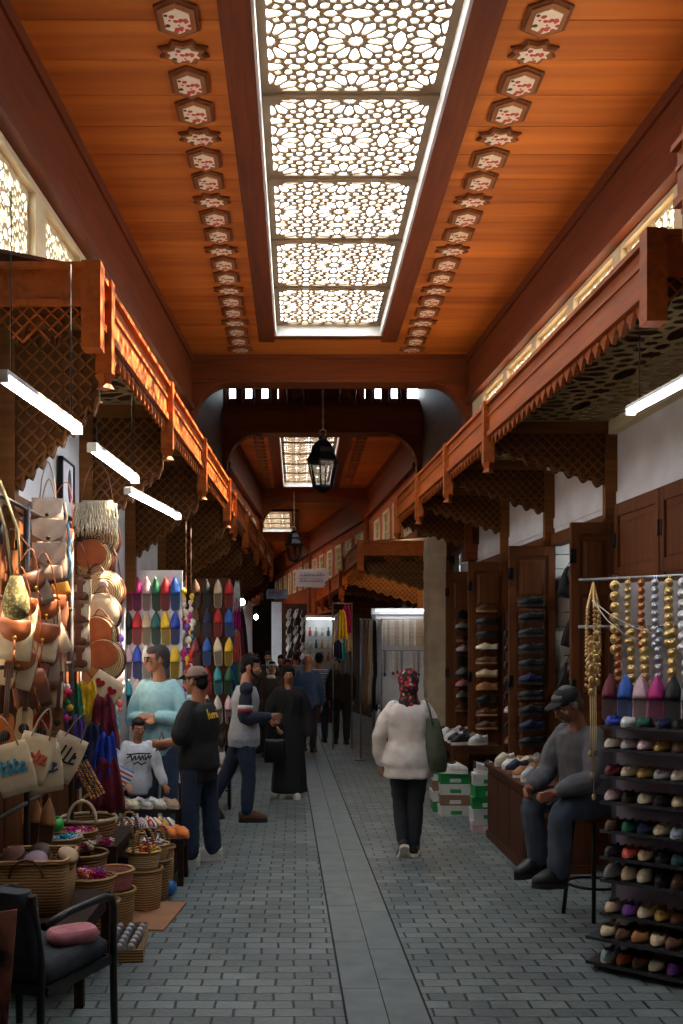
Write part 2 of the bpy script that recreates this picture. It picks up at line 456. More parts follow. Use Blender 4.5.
# ---- ceilings with skylights
def ceiling(Y0, Y1, sk, z=ZC, skew=0.0):
    """boards laid across the street, leaving the skylight opening sk = (x0, x1, y0, y1)"""
    mb = MB(); Y = Y0
    while Y < Y1 - .01:
        e = min(Y + .42, Y1); m = (Y + e) / 2
        s = skew * (m - sk[2])
        segs = [(off(ul, -.1), off(ur, .1))] if (m < sk[2] or m > sk[3]) else [(off(ul, -.1), (lambda q: (lambda y: q))(sk[0] + s)), ((lambda q: (lambda y: q))(sk[1] + s), off(ur, .1))]
        for a, b in segs: slab(mb, a, b, Y + .004, e - .004, z, z + .03)
        for a, b in segs: slab(mb, a, b, Y, e, z + .03, z + .06)
        Y = e
    return struct(mb.build('ceiling', W_CEIL))
SK1 = (-.278, 1.052, 4.63, 12.3)
ceiling(-6, 13.3, SK1)
def skylight(n, sk, rows, z=ZC, T=.65, skew=0.0):
    """frame, border beams and one cut screen per bay of a skylight"""
    x0, x1, y0, y1 = sk
    sh = lambda y: skew * (y - y0)
    mb = MB()
    w = .2
    for a, b in ((x0 - w, x0), (x1, x1 + w)):
        slab(mb, lambda y: a + sh(y), lambda y: b + sh(y), y0 - w, y1 + w, z - .06, z + .05)
    for a, b in ((y0 - w, y0), (y1, y1 + .12)):
        slab(mb, lambda y: x0 + sh(y), lambda y: x1 + sh(y), a, b, z - .05, z + .05)
    struct(mb.build('trim_skylight_%d' % n, W_BEAM))
    mb = MB(); t = .022
    slab(mb, lambda y: x0 + sh(y), lambda y: x0 + t + sh(y), y0, y1, z - .045, z + .16)
    slab(mb, lambda y: x1 - t + sh(y), lambda y: x1 + sh(y), y0, y1, z - .045, z + .16)
    slab(mb, lambda y: x0 + t + sh(y), lambda y: x1 - t + sh(y), y1 - t, y1, z - .045, z + .16)
    slab(mb, lambda y: x0 + t + sh(y), lambda y: x1 - t + sh(y), y0, y0 + t, z - .045, z + .16)
    struct(mb.build('window_frame_%d' % n, WHITEPAINT))
    mb = MB(); d = (y1 - y0) / rows
    for k in range(rows):
        ya = y0 + k * d
        W_ = x1 - x0 - 2 * t
        screen(mb, W_, d, (W_ - .13) / 2, .014, lambda u, v, q: Vector((x0 + t + u + sh(ya + v), ya + v, z + .09 + q)), margin=.06, oy=d / 2 - (W_ - .13) / 2 * round(d / W_), ox=.065)
    struct(mb.build('window_%d' % n, SKYFRAME))
    mb = MB()
    for k in range(rows + 1):
        ya = min(max(y0 + k * d, y0 + .03), y1 - .03)
        mb.bbox((x0 + sh(ya), ya - .025, z + .07), (x1 + sh(ya), ya + .025, z + .12))
    struct(mb.build('window_bars_%d' % n, SKYFRAME))
skylight(1, SK1, 6)

# ---- painted medallions on the ceiling boards
MEDW = wood('medallion rim wood', (150, 92, 52), (112, 64, 32), 'y', .5)
MEDW2 = wood('medallion rim edge', (120, 66, 34), (84, 44, 20), 'y', .5)
MEDP = spots('painted flowers', (218, 196, 170), [(168, 40, 34), (40, 36, 30), (178, 60, 44), (168, 40, 34), (226, 206, 178)], 27, .6, .46)
def hexp(L, W, c=.3): return [(-W / 2, -L * c), (0, -L / 2), (W / 2, -L * c), (W / 2, L * c), (0, L / 2), (-W / 2, L * c)]
def medallion(star):
    t = thing('ceiling_medallion', 'x', 'medallion')
    mk = (lambda k: [(x * 1.18, y * .92) for x, y in _star((0, 0), 8, .15 * k, .112 * k, PI / 8)]) if star else (lambda k: hexp(.39 * k, .27 * (k if k > .9 else k * .96)))
    mb = MB(); mb.mi = 1; mb.prism(mk(1), -.016, .001); mb.mi = 0; mb.prism(mk(.86), -.028, -.014)
    mb.build('rim', [MEDW, MEDW2], t)
    mb = MB(); mb.prism(mk(.62), -.034, -.02); mb.build('painted_panel', MEDP, t)
    return t
M_HEX, M_STAR = medallion(False), medallion(True)
for side, fx in (('left', lambda Y: -.74), ('right', lambda Y: 1.545 - .007 * (Y - 6))):
    cnt = {0: 0, 1: 0}; k = 0; Y = 5.42
    while Y < 13.0:
        st = k % 3 == 0
        r = M_STAR if st else M_HEX
        adv = .335 if st else .372
        Yc = Y
        cnt[st] += 1
        dup(r, (fx(Yc), Yc, ZC), label='%s painted medallion on the %s ceiling strip, %s of its shape from the front' % ('eight-pointed star' if st else 'long hexagonal', side, ORD[cnt[st] - 1]),
            group='painted medallions on the %s ceiling strip' % side, scale=(random.uniform(.97, 1.03), 1, 1))
        Y += .352 if (st or k % 3 == 2) else .372
        k += 1
drop(M_HEX); drop(M_STAR)
# the plain strips of the ceiling behind carry the same ornament as a carved batten
mb = MB()
for x in (-.72, 1.2):
    Y = 17.5
    while Y < 24.2:
        mb.prism([(p[0] + x, p[1] + Y) for p in hexp(.34, .2)], ZC - .03, ZC + .001); Y += .36
struct(mb.build('trim_4', MEDW))

# ---- side friezes and the pierced upper walls
def frieze(name, f, s, Y0, Y1, zb=5.05):
    mb = MB()
    slab(mb, off(f, -.06 * s), off(f, .06 * s), Y0, Y1, zb, ZC + .04)
    slab(mb, off(f, -.06 * s), off(f, .1 * s), Y0, Y1, zb - .07, zb + .005)
    slab(mb, off(f, -.06 * s), off(f, .085 * s), Y0, Y1, ZC - .1, ZC - .001)
    struct(mb.build(name, W_BEAM))
frieze('trim_left', ul, 1, -6, 13.24)
frieze('trim_right', ur, -1, -6, 13.24, 5.15)
WN = [20]
def pierced_wall(name, f, s, Y0, Y1, z0, z1, first, pitch, wid, wz0, wz1, frame=CREAM, T=.45):
    mb = MB()
    slab(mb, off(f, -.1 * s), f, Y0, Y1, z0, wz0); slab(mb, off(f, -.1 * s), f, Y0, Y1, wz1, z1)
    Y = first; prev = Y0
    while Y + wid < Y1:
        slab(mb, off(f, -.1 * s), f, prev, Y, wz0, wz1)
        m2 = MB()
        screen(m2, wid, wz1 - wz0, T, .015, lambda u, v, q: Vector((f(Y + u) - s * (.05 + q), Y + u, wz0 + v)), margin=.03, oy=(wz1 - wz0) / 2, ox=wid / 2)
        WN[0] += 1
        struct(m2.build('window_%d' % WN[0], frame))
        prev = Y + wid; Y += pitch
    slab(mb, off(f, -.1 * s), f, prev, Y1, wz0, wz1)
    struct(mb.build(name, frame))
pierced_wall('wall_left_upper', ul, 1, -6, 13.24, 3.6, 5.05, 4.74, 1.13, .9, 3.98, 4.92)
pierced_wall('wall_right_upper', ur, -1, -6, 13.24, 3.6, 5.15, 4.71, 1.16, .98, 3.98, 5.04)

# ---- cross beams with arched haunches
def beam(name, Y0, Y1, z0, z1, L, R, zdrop=.55, rad=.55, m=W_BEAMX, teeth=False, sides=True):
    mb = MB()
    mb.bbox((L - .1, Y0, z0), (R + .1, Y1, z1))
    mb.bbox((L - .1, Y0 - .03, z1 - .09), (R + .1, Y1 + .03, z1 - .02))
    mb.bbox((L - .1, Y0 - .025, z0 + .03), (R + .1, Y1 + .025, z0 + .1))
    if sides:
        for s, x in ((1, L), (-1, R)):
            P = [(x - s * .1, z0), (x - s * .1, z0 - zdrop)]
            n = 14
            for k in range(n + 1):
                a = PI / 2 * k / n
                px, pz = x + s * (.06 + rad * (1 - math.cos(a))), z0 - zdrop + zdrop * math.sin(a)
                P.append((px, pz))
                if teeth and k < n: P.append((px + s * .02 + s * .0, pz - .03 + .05))
            M = Matrix(((1, 0, 0, 0), (0, 0, -1, 0), (0, 1, 0, 0), (0, 0, 0, 1)))
            mb.prism(P, -(Y1 - .05), -(Y0 + .05), M)
            mb.bbox((x - .08, Y0 + .03, 3.0), (x + .08, Y1 - .03, z0))
    struct(mb.build(name, m))
beam('beam_1', 13.24, 13.6, 5.36, 5.76, ul(13.24), ur(13.24), .62, .5)
beam('beam_2', 17.0, 17.35, 5.5, 5.93, ul(17.0), ur(17.0), .6, .6, teeth=True)
beam('beam_3', 24.3, 24.6, 5.42, 5.8, ul(24.3), ur(24.3), .75, .75)
beam('beam_4', 33.5, 33.8, 5.42, 5.8, ul(33.5), ur(33.5), .6, .6)

# ---- the raised open bay between the first two beams
mb = MB()
for f_, d_ in ((ul, -.2), (ur, .2)):
    x0, x1 = sorted((f_(13.24), f_(13.24) + d_)); x2, x3 = sorted((f_(17.4), f_(17.4) + d_))
    mb.hexa([(x0, 13.24, 3.2), (x1, 13.24, 3.2), (x3, 17.4, 3.2), (x2, 17.4, 3.2), (x0, 13.24, 6.04), (x1, 13.24, 6.04), (x3, 17.4, 6.62), (x2, 17.4, 6.62)])
mb.hexa([(-2, 13.5, 6.02), (3, 13.5, 6.02), (3, 17.5, 6.6), (-2, 17.5, 6.6), (-2, 13.5, 6.07), (3, 13.5, 6.07), (3, 17.5, 6.66), (-2, 17.5, 6.66)]); mb.bbox((-2, 13.5, 5.7), (3, 13.6, 6.05))
struct(mb.build('wall_bay', W_DARK))
mb = MB()
x = ul(17) + .02
pal = wood('gallery wood', (110, 58, 30), (72, 36, 18), 'z', .5)
k = 0
while x < ur(17) - .05:
    mb.lathe([(.035, 5.93), (.035, 6.0), (.05, 6.06), (.03, 6.14), (.05, 6.24), (.035, 6.36)], 8, (x, 17.18, 0))
    mb.bbox((x - .085, 17.2, 5.93), (x + .085, 17.24, 6.6))
    x += .28; k += 1
mb.bbox((ul(17) - .1, 17.1, 6.34), (ur(17) + .1, 17.26, 6.6)); mb.bbox((ul(17) - .1, 17.19, 5.93), (ur(17) + .1, 17.25, 6.1)); mb.bbox((ul(17) - .1, 17.1, 5.92), (ur(17) + .1, 17.26, 6.0))
mb.bbox((ul(17) - .1, 17.1, 6.55), (ur(17) + .1, 17.2, 6.62))
struct(mb.build('trim_gallery', pal))
mb = MB(); mb.bbox((ul(17) + .95, 17.45, 5.9), (ur(17) - .95, 17.5, 6.62))
mb.bbox((ul(17) - .1, 17.45, 5.9), (ur(17) + .1, 17.5, 6.2))
struct(mb.build('wall_gallery', W_DARK))

# ---- second and third ceilings, walls of the far street
SK2 = (-.33, .79, 18.2, 23.8)
ceiling(17.5, 24.4, SK2)
skylight(2, SK2, 5)
SK3 = (-1.15, -.15, 28.2, 33.0)
ceiling(24.6, 33.6, SK3)
skylight(3, SK3, 4)
SK4 = (-2.1, -1.15, 35.4, 39.5)
ceiling(33.8, 44, SK4)
skylight(4, SK4, 3)
for a, b, n in ((17.35, 24.3, 0), (24.6, 33.5, 1), (33.8, 44, 2)):
    frieze('trim_left_%d' % n, ul, 1, a, b); frieze('trim_right_%d' % n, ur, -1, a, b)
ORW = wood('orange wall wood', (160, 78, 36), (110, 50, 22), 'y', .55)
def far_wall(name, f, s, Y0, Y1):
    """timber upper wall with pairs of small grilled windows in pale frames"""
    mb = MB(); slab(mb, off(f, -.1 * s), f, Y0, Y1, 2.9, 3.9); slab(mb, off(f, -.1 * s), f, Y0, Y1, 4.75, 5.0)
    Y = Y0 + .5; prev = Y0
    while Y + .9 < Y1:
        slab(mb, off(f, -.1 * s), f, prev, Y, 3.9, 4.75); prev = Y + .9
        m2 = MB()
        for a, b, c, d in ((0, .9, 3.9, 3.97), (0, .9, 4.68, 4.75), (0, .08, 3.9, 4.75), (.82, .9, 3.9, 4.75)):
            slab(m2, off(f, -.05 * s), off(f, .03 * s), Y + a, Y + b, c, d)
        for k in range(1, 4): slab(m2, off(f, -.03 * s), off(f, -.01 * s), Y + .08 + k * .185 - .012, Y + .08 + k * .185 + .012, 3.97, 4.68)
        for k in range(1, 4): slab(m2, off(f, -.03 * s), off(f, -.01 * s), Y + .08, Y + .82, 3.97 + k * .1775 - .012, 3.97 + k * .1775 + .012)
        m2.mi = 1; slab(m2, off(f, -.022 * s), off(f, -.018 * s), Y + .06, Y + .84, 3.95, 4.7)
        WN[0] += 1
        struct(m2.build('window_%d' % WN[0], [CREAM, glass('dimming glass', (112, 112, 106), .3)]))  # grey panes added to dim the daylight behind the grilles
        Y += 1.45
    slab(mb, off(f, -.1 * s), f, prev, Y1, 3.9, 4.75)
    struct(mb.build(name, ORW))
for a, b, n in ((17.35, 24.4, 0), (24.5, 33.6, 1), (33.6, 44, 2)):
    far_wall('wall_left_far_%d' % n, ul, 1, a, b); far_wall('wall_right_far_%d' % n, ur, -1, a, b)
mb = MB(); mb.bbox((-3, -6.1, 0), (4, -6, 6)); struct(mb.build('wall_daylight_stop', DARKVOID))  # unseen wall added across the street behind the camera to shut out daylight
mb = MB(); mb.bbox((-6, 44, 0), (3, 44.2, 6))
struct(mb.build('wall_back', DARKVOID))

# ---- lower walls
mb = MB()
slab(mb, off(wl, -.12), wl, -6, 12, 0, 3.75); slab(mb, off(wl, -.12), wl, 12, 24.5, 0, 3.75)
struct(mb.build('wall_left', PLASTER))
mb = MB()
slab(mb, wr, off(wr, .12), -6, 8.3, 0, 3.75)
slab(mb, wr, off(wr, .12), 8.3, 14.4, 2.93, 3.75)
for a, b in ((10.06, 10.12), (11.68, 11.78), (13.36, 14.4)): slab(mb, wr, off(wr, .12), a, b, 0, 2.93)
slab(mb, off(wr, -.012), wr, -2, 14.4, 3.02, 3.12)
struct(mb.build('wall_right', PLASTER))
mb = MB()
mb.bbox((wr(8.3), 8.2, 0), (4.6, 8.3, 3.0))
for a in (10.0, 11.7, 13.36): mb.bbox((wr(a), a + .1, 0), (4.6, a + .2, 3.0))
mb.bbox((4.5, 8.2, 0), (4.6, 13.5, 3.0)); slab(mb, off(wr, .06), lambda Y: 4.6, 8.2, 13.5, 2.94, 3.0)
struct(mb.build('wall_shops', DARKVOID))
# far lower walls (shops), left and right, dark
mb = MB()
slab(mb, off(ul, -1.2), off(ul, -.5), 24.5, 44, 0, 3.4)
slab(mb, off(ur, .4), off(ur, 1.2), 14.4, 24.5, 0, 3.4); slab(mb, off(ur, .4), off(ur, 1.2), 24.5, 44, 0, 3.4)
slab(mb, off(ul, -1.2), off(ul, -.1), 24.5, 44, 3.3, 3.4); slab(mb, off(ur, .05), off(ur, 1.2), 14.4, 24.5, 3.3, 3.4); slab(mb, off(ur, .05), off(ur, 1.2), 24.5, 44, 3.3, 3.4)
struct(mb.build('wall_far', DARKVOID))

# ---- canopies
def scallop(x0, z0, x1, z1, n, dep):
    """lobed lower edge from (x0, z0) to (x1, z1)"""
    P = []
    L_ = math.hypot(x1 - x0, z1 - z0)
    for k in range(n):
        for u, h in ((0, 0), (.06, .35), (.14, .1), (.24, .6), (.36, .92), (.5, 1.12), (.64, .92), (.76, .6), (.86, .1), (.94, .35)):
            t = (k + u) / n
            P.append((x0 + (x1 - x0) * t, z0 + (z1 - z0) * t - dep * h))
    P.append((x1, z1))
    return P
XZ = Matrix(((1, 0, 0, 0), (0, 0, 1, 0), (0, 1, 0, 0), (0, 0, 0, 1)))   # (a, b, c) -> x = a, y = c, z = b
def bracket(par, xw, xo, Y, zt, zw, zo, lobes=7, post=.35, lat=.085, dep=.05, m=None, m2=None):
    """carved panel between wall (xw) and lip (xo): raised trellis on darker ground, lobed lower edge"""
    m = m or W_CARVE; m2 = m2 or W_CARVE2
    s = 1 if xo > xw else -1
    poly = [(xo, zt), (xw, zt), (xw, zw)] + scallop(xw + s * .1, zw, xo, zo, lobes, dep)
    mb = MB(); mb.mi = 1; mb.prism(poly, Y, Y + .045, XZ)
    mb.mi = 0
    mb.bbox((min(xw, xo), Y - .015, zt - .1), (max(xw, xo), Y + .05, zt))
    # trellis
    lo = [min(p[0] for p in poly), min(p[1] for p in poly)]; hi = [max(p[0] for p in poly), zt - .1]
    for sg in (1, -1):
        c = lo[0] - (hi[1] - lo[1])
        while c < hi[0] + (hi[1] - lo[1]):
            st = None; last = None; n = int((hi[1] - lo[1]) / .02) + 1
            for i in range(n + 1):
                z = lo[1] + i * .02; x = (c + (z - lo[1])) if sg == 1 else (c + (hi[1] - z))
                ok = z < hi[1] and all(inside((x + a, z + b), poly) for a, b in ((.018, 0), (-.018, 0), (0, .02), (0, -.02)))
                if ok and st is None: st = (x, z)
                if ok: last = (x, z)
                if (not ok or i == n) and st is not None:
                    if last[1] - st[1] > .03: mb.bar((st[0], Y - .002, st[1]), (last[0], Y - .002, last[1]), .012, .02, (0, 1, 0))
                    st = None
            c += lat
    # raised edging along the lobes
    sc = scallop(xw + s * .1, zw, xo, zo, lobes, dep)
    for a, b in zip(sc[::2], sc[2::2]): mb.bar((a[0], Y - .002, a[1] + .012), (b[0], Y - .002, b[1] + .012), .014, .024, (0, 1, 0))
    # wall post
    a, b = sorted((xw, xw + s * .1))
    mb.bbox((a, Y - .02, zw - post), (b, Y + .06, zt)); mb.bbox((a - .0, Y - .03, zw - post), (b + .0, Y + .07, zw - post + .05))
    mb.build('bracket', [m, m2], par)
def canopy(name, label, fl, fw, s, Y0, Y1, ys, zt, zw, zo, front, drop_end=.42, soffit=True, lobes=7, post=.35):
    """s = +1 on the left side (lip towards +x), -1 on the right"""
    t = thing(name, label, 'canopy', (0, 0, 0), group='wooden canopies over the shop fronts')
    zb = zt - .27
    mb = MB()
    e = .025
    slab(mb, *sorted2(off(fl, 0), off(fl, -.05 * s), s), Y0, Y1, zb, zt)
    slab(mb, *sorted2(off(fl, .03 * s), off(fl, -.1 * s), s), Y0 - .03, Y1, zt - .02, zt + .008)
    slab(mb, *sorted2(off(fl, .02 * s), off(fl, -.05 * s), s), Y0, Y1, zb - .005, zb + .035)
    slab(mb, *sorted2(off(fl, .012 * s), off(fl, -.05 * s), s), Y0, Y1, zt - .11, zt - .09)
    mb.build('fascia', W_CAN, t)
    mb = MB(); n = int((Y1 - Y0) / .13); d = (Y1 - Y0) / n
    for k in range(n):
        y = Y0 + k * d; x = fl(y + d / 2) - .025 * s
        P = [(y, zb), (y + d, zb), (y + d, zb - .03), (y + d * .82, zb - .04), (y + d * .68, zb - .06), (y + d * .5, zb - .09), (y + d * .32, zb - .06), (y + d * .18, zb - .04), (y, zb - .03)]
        M = Matrix(((0, 0, 1, 0), (1, 0, 0, 0), (0, 1, 0, 0), (0, 0, 0, 1)))
        mb.prism(P, x - .012, x + .012, M)
    mb.build('valance', W_CAN, t)
    mb = MB()
    a, b = (fw, fl) if s > 0 else (fl, fw)
    mb.hexa([(a(Y0), Y0, zt - (.0 if s < 0 else -.12) - .02), (b(Y0), Y0, zt - (.0 if s > 0 else -.12) - .02), (b(Y1), Y1, zt - (0 if s > 0 else -.12) - .02), (a(Y1), Y1, zt - (0 if s < 0 else -.12) - .02),
             (a(Y0), Y0, zt + (0 if s < 0 else .12)), (b(Y0), Y0, zt + (0 if s > 0 else .12)), (b(Y1), Y1, zt + (0 if s > 0 else .12)), (a(Y1), Y1, zt + (0 if s < 0 else .12))])
    mb.build('roof_boards', W_DARK, t)
    zs = zt - .14
    if soffit:
        wmax = 1.0
        mb = MB(); k = 0; y = Y0 + .06
        yy = [Y0 + .06] + [q for q in ys if q > Y0 + .3] + [Y1]
        for ya, yb in zip(yy[:-1], yy[1:]):
            wd = abs(fw((ya + yb) / 2) - fl((ya + yb) / 2)) - .05
            screen(mb, wd, yb - ya, .9, .004, lambda u, v, q: Vector((fl(ya + v) - s * (.05 + u / wd * (abs(fw(ya + v) - fl(ya + v)) - .05)), ya + v, zs - q)), margin=.03, ox=.1, oy=.1, fine=True)
        mb.build('soffit_lattice', W_LATT, t)
    for y in ys:
        mb = MB()
        x = fl(y)
        mb.bbox((x - .045, y - .045, zb - .22), (x + .045, y + .045, zt + .02))
        mb.lathe([(.05, zb - .3), (.03, zb - .27), (.058, zb - .22)], 4, (x, y, 0), smooth=False)
        mb.build('lip_post', W_CAN, t)
        bracket(t, fw(y), fl(y) - .04 * s, y + .02, zs, zw, zo, lobes, post)
    if front:
        # closing board across the near end
        mb = MB(); xa, xb = sorted((fl(Y0), fw(Y0)))
        mb.bbox((xa, Y0 - .03, zt - .2), (xb, Y0, zt)); mb.bbox((xa, Y0 - .06, zt - .02), (xb, Y0, zt + .01)); mb.bbox((xa, Y0 - .045, zt - .215), (xb, Y0, zt - .18))
        P = [(xb, zt - .2), (xa, zt - .2)] + scallop(xa, zt - drop_end, xb, zt - drop_end, 3, -.16)
        mb.mi = 1; mb.prism(P, Y0 - .02, Y0, XZ); mb.mi = 0
        for sg in (1, -1):
            c = xa - .3
            while c < xb + .3:
                q = [(c + sg * (z - (zt - .4)), z) for z in [zt - .4 + i * .01 for i in range(20)]]
                q = [p for p in q if inside(p, P) and xa + .02 < p[0] < xb - .02]
                if len(q) > 3: mb.bar((q[0][0], Y0 - .024, q[0][1]), (q[-1][0], Y0 - .024, q[-1][1]), .008, .014, (0, 1, 0))
                c += .075
        mb.bbox((fl(Y0) - .05, Y0 - .066, zt - .44), (fl(Y0) + .05, Y0 + .04, zt + .016))
        mb.build('end_board', [W_CAN, W_CARVE2], t)
    return t
def sorted2(a, b, s): return (b, a) if s > 0 else (a, b)
canopy('wooden_canopy', 'long carved wooden canopy over the bag and slipper stalls, nearest on the left', xl, wl, 1, 5.23, 12.05, [5.5, 7.58, 9.6, 11.85], 3.82, 2.72, 3.2, True, lobes=8)
canopy('wooden_canopy', 'carved wooden canopy continuing the left row, beyond the bend in the lip', lambda Y: xl(Y) + .03, wl, 1, 12.1, 19.9, [12.3, 14.0, 16.0, 18.0, 19.8], 3.72, 2.6, 3.05, False, lobes=8)
canopy('wooden_canopy', 'long carved wooden canopy over the shoe shops, nearest on the right', xr, wr, -1, 4.9, 13.5, [8.29, 9.98, 11.7, 13.4], 3.85, 3.2, 3.5, True, lobes=8)

canopy('wooden_canopy', 'end of a higher wooden canopy at the upper right edge of the photo', lambda Y: 1.72 - .04 * (Y - 4.5), wr, -1, -5.0, 4.5, [4.3], 4.08, 3.4, 3.7, False, soffit=False)
TUBE = glow('lit tube', (236, 246, 255), 30)
def tube_lamp(p, q, label, z1):
    p = Vector(p); q = Vector(q)
    t = thing('tube_light', label, 'lamp', (p + q) / 2, group='fluorescent tube lights')
    h = (q - p) / 2
    mb = MB(); mb.bar(-h, h, .045, .022); mb.build('tube', TUBE, t)
    mb = MB(); mb.bar(-h + Vector((0, 0, .021)), h + Vector((0, 0, .021)), .05, .02); mb.bar(-h * 1.02, -h * .985, .052, .045); mb.bar(h * .985, h * 1.02, .052, .045); mb.build('housing', WHITEPAINT, t)
    for k in (-.8, .8):
        mb = MB(); mb.tube([h * k + Vector((0, 0, .04)), h * k + Vector((0, 0, z1 - t.location.z))], .003, 4); mb.build('suspension_wire', BLACKM, t)
# ================================================================== shoes and slippers
SOLE_D = mat('dark sole', (44, 38, 34), .7); SOLE_W = mat('pale sole', (214, 208, 196), .6, (190, 184, 172)); SOLE_T = mat('tan sole', (170, 122, 78), .7)
INSOLE = mat('tan insole', (150, 112, 78), .8); INSOLE_D = mat('dark insole', (40, 34, 32), .9)
PAL = {'black': (24, 23, 25), 'white': (222, 220, 214), 'silver': (196, 198, 202), 'gold': (200, 164, 92), 'beige': (206, 184, 150), 'pink': (222, 132, 140), 'navy': (28, 38, 78),
       'brown': (96, 62, 40), 'cream': (226, 212, 184), 'purple': (128, 78, 178), 'teal': (46, 98, 108), 'grey': (120, 120, 124), 'rust': (146, 70, 44), 'pale blue': (164, 190, 208),
       'red': (190, 32, 40), 'magenta': (196, 34, 130), 'rose': (226, 190, 196), 'green': (18, 100, 68), 'blue': (38, 96, 190), 'yellow': (232, 192, 36), 'teal green': (24, 92, 92), 'royal blue': (30, 64, 178),
       'coral': (226, 96, 88), 'burgundy': (112, 22, 44), 'orange': (222, 116, 40), 'turquoise': (50, 160, 176), 'tan': (170, 116, 70), 'violet': (98, 60, 150)}
def leather(c, kind='leather'):
    met = c in ('silver', 'gold')
    return mat('%s %s' % (c, kind), PAL[c], .35 if met else .5, tuple(int(k * .78) for k in PAL[c]), 20, bump=.08, metal=.55 if met else 0)
def shoe_mesh(L=.26, W=.092, kind='flat'):
    """(upper, sole, insole) builders for one shoe: toe at -Y, heel at +Y, sole on z = 0"""
    up, so, ins = MB(), MB(), MB()
    n = 16
    sol_h = {'flat': .012, 'sneaker': .03, 'loafer': .02, 'slipper': .008, 'sandal': .02}[kind]
    pointed = kind in ('slipper',)
    rg = []; sr = []
    for i in range(n + 1):
        t = i / n; y = -L / 2 + L * t
        wt = (math.sin(min(t / .36, 1) * PI / 2) ** (.95 if pointed else .55)) * (1 - .3 * max(0, min(1, (t - .36) / .3)) + .08 * max(0, (t - .66) / .34))
        if t > .88: wt *= math.sqrt(max(0.02, 1 - ((t - .88) / .125) ** 2))
        w = max(W / 2 * wt, .006)
        if t < .45: h = .028 + .05 * (t / .45) ** 1.1
        elif t < .7: h = .078 - .02 * (t - .45) / .25
        else: h = .058 + .012 * (t - .7) / .3
        if kind == 'flat' or kind == 'slipper': h *= .82
        if kind == 'sneaker': h *= 1.12
        if t < .06: h *= .7 + .3 * t / .06
        o = 0.0
        a0, a1 = {'flat': (.26, .4), 'sneaker': (.5, .6), 'loafer': (.42, .52), 'slipper': (.44, .5), 'sandal': (.3, .4)}[kind]
        if t > a0: o = min(1, (t - a0) / (a1 - a0))
        if t > .97: o *= .0
        z0 = sol_h
        top = z0 + h; inner = z0 + .012
        wall = .74
        rg.append([Vector(q) for q in ((-w * .96, y, z0), (-w * 1.02, y, z0 + h * .4), (-w * .9, y, z0 + h * .8),
            (-w * (.55 + .27 * o), y, top - .002 * o), (-w * (.3 + .44 * o), y, (top + .006) * (1 - o) + inner * o), (0, y, (top + .009) * (1 - o) + inner * o), (w * (.3 + .44 * o), y, (top + .006) * (1 - o) + inner * o),
            (w * (.55 + .27 * o), y, top - .002 * o), (w * .9, y, z0 + h * .8), (w * 1.02, y, z0 + h * .4), (w * .96, y, z0))])
        sr.append([Vector((-w * 1.06, y, 0)), Vector((-w * 1.08, y, sol_h + .002)), Vector((w * 1.08, y, sol_h + .002)), Vector((w * 1.06, y, 0))])
        if t > a1 and t < .95:
            ins.add([], [])
    up.rings(rg, True, True)
    so.rings(sr, False, True)
    ir = [[r[4] + Vector((.001, 0, .004)), r[6] + Vector((-.001, 0, .004)), r[6] + Vector((-.001, 0, .001)), r[4] + Vector((.001, 0, .001))] for i, r in enumerate(rg) if i / n > a1 and i / n < .95]
    ins.rings(ir, False, True)
    return up, so, ins
SHOE = {}
def shoe(kind, c, sole='dark', name=None, L=.26):
    """a shoe of that kind and colour (built once, then copied)"""
    key = (kind, c, sole, name)
    if key not in SHOE:
        t = thing(name or {'flat': 'ballet_flat', 'sneaker': 'sneaker', 'loafer': 'loafer', 'slipper': 'pointed_slipper', 'sandal': 'sandal'}[kind], 'x', 'slipper' if kind == 'slipper' else 'shoe')
        u, s, i = shoe_mesh(L=L, kind=kind)
        u.build('upper', leather(c) if isinstance(c, str) else c, t); s.build('sole', {'dark': SOLE_D, 'white': SOLE_W, 'tan': SOLE_T}[sole], t); i.build('insole', INSOLE_D if c in ('black', 'navy') else INSOLE, t)
        if kind == 'flat':
            b = MB(); b.ell((-.012, -.062, .058), (.014, .006, .008), 8, 6); b.ell((.012, -.062, .058), (.014, .006, .008), 8, 6); b.ell((0, -.062, .06), .006, 6, 4)
            b.build('bow', leather(c) if isinstance(c, str) else c, t)
        SHOE[key] = t
    return SHOE[key]
def put_shoe(kind, c, loc, rot, label, group, sole='dark', scale=1, name=None):
    return dup(shoe(kind, c, sole, name), loc, rot, label, group, scale)

# pointed leather slippers hung toe-up on a board: toe at +Z, sole against the board (+Y), vamp towards -Y
def hung_slipper(c, c2):
    t = thing('hanging_slipper', 'x', 'slipper')
    n = 14; L = .335; rg = []; body = []; lips = []
    for i in range(n + 1):
        u = i / n; z = .15 - L * u
        w = .05 * (math.sin(min(u / .42, 1) * PI / 2) ** .9) * (1 - .16 * max(0, (u - .5) / .5))
        if u > .92: w *= math.sqrt(max(.1, 1 - ((u - .92) / .1) ** 2))
        w = max(w, .003)
        d = .012 + .034 * math.sin(min(u / .5, 1) * PI * .5)
        if u <= .52: rg.append([Vector((w * math.cos(a), -.008 - d * math.sin(a), z)) for a in [PI * k / 8 for k in range(9)]])
        body.append([Vector((-w, 0, z)), Vector((w, 0, z)), Vector((w, -.01, z)), Vector((-w, -.01, z))])
        if u >= .5: lips.append([Vector((-w * .86, -.009, z)), Vector((w * .86, -.009, z)), Vector((w * .86, -.013, z)), Vector((-w * .86, -.013, z))])
    m = MB(); m.rings(rg, True, True); m.build('vamp', leather(c), t)
    m = MB(); m.rings(body, False, True); m.build('sole', leather(c), t)
    m = MB(); m.rings(lips, False, True); m.build('folded_heel', leather(c2, 'darker leather') if False else mat('%s heel' % c, tuple(int(k * .5) for k in PAL[c]), .6), t)
    return t
HS = {}
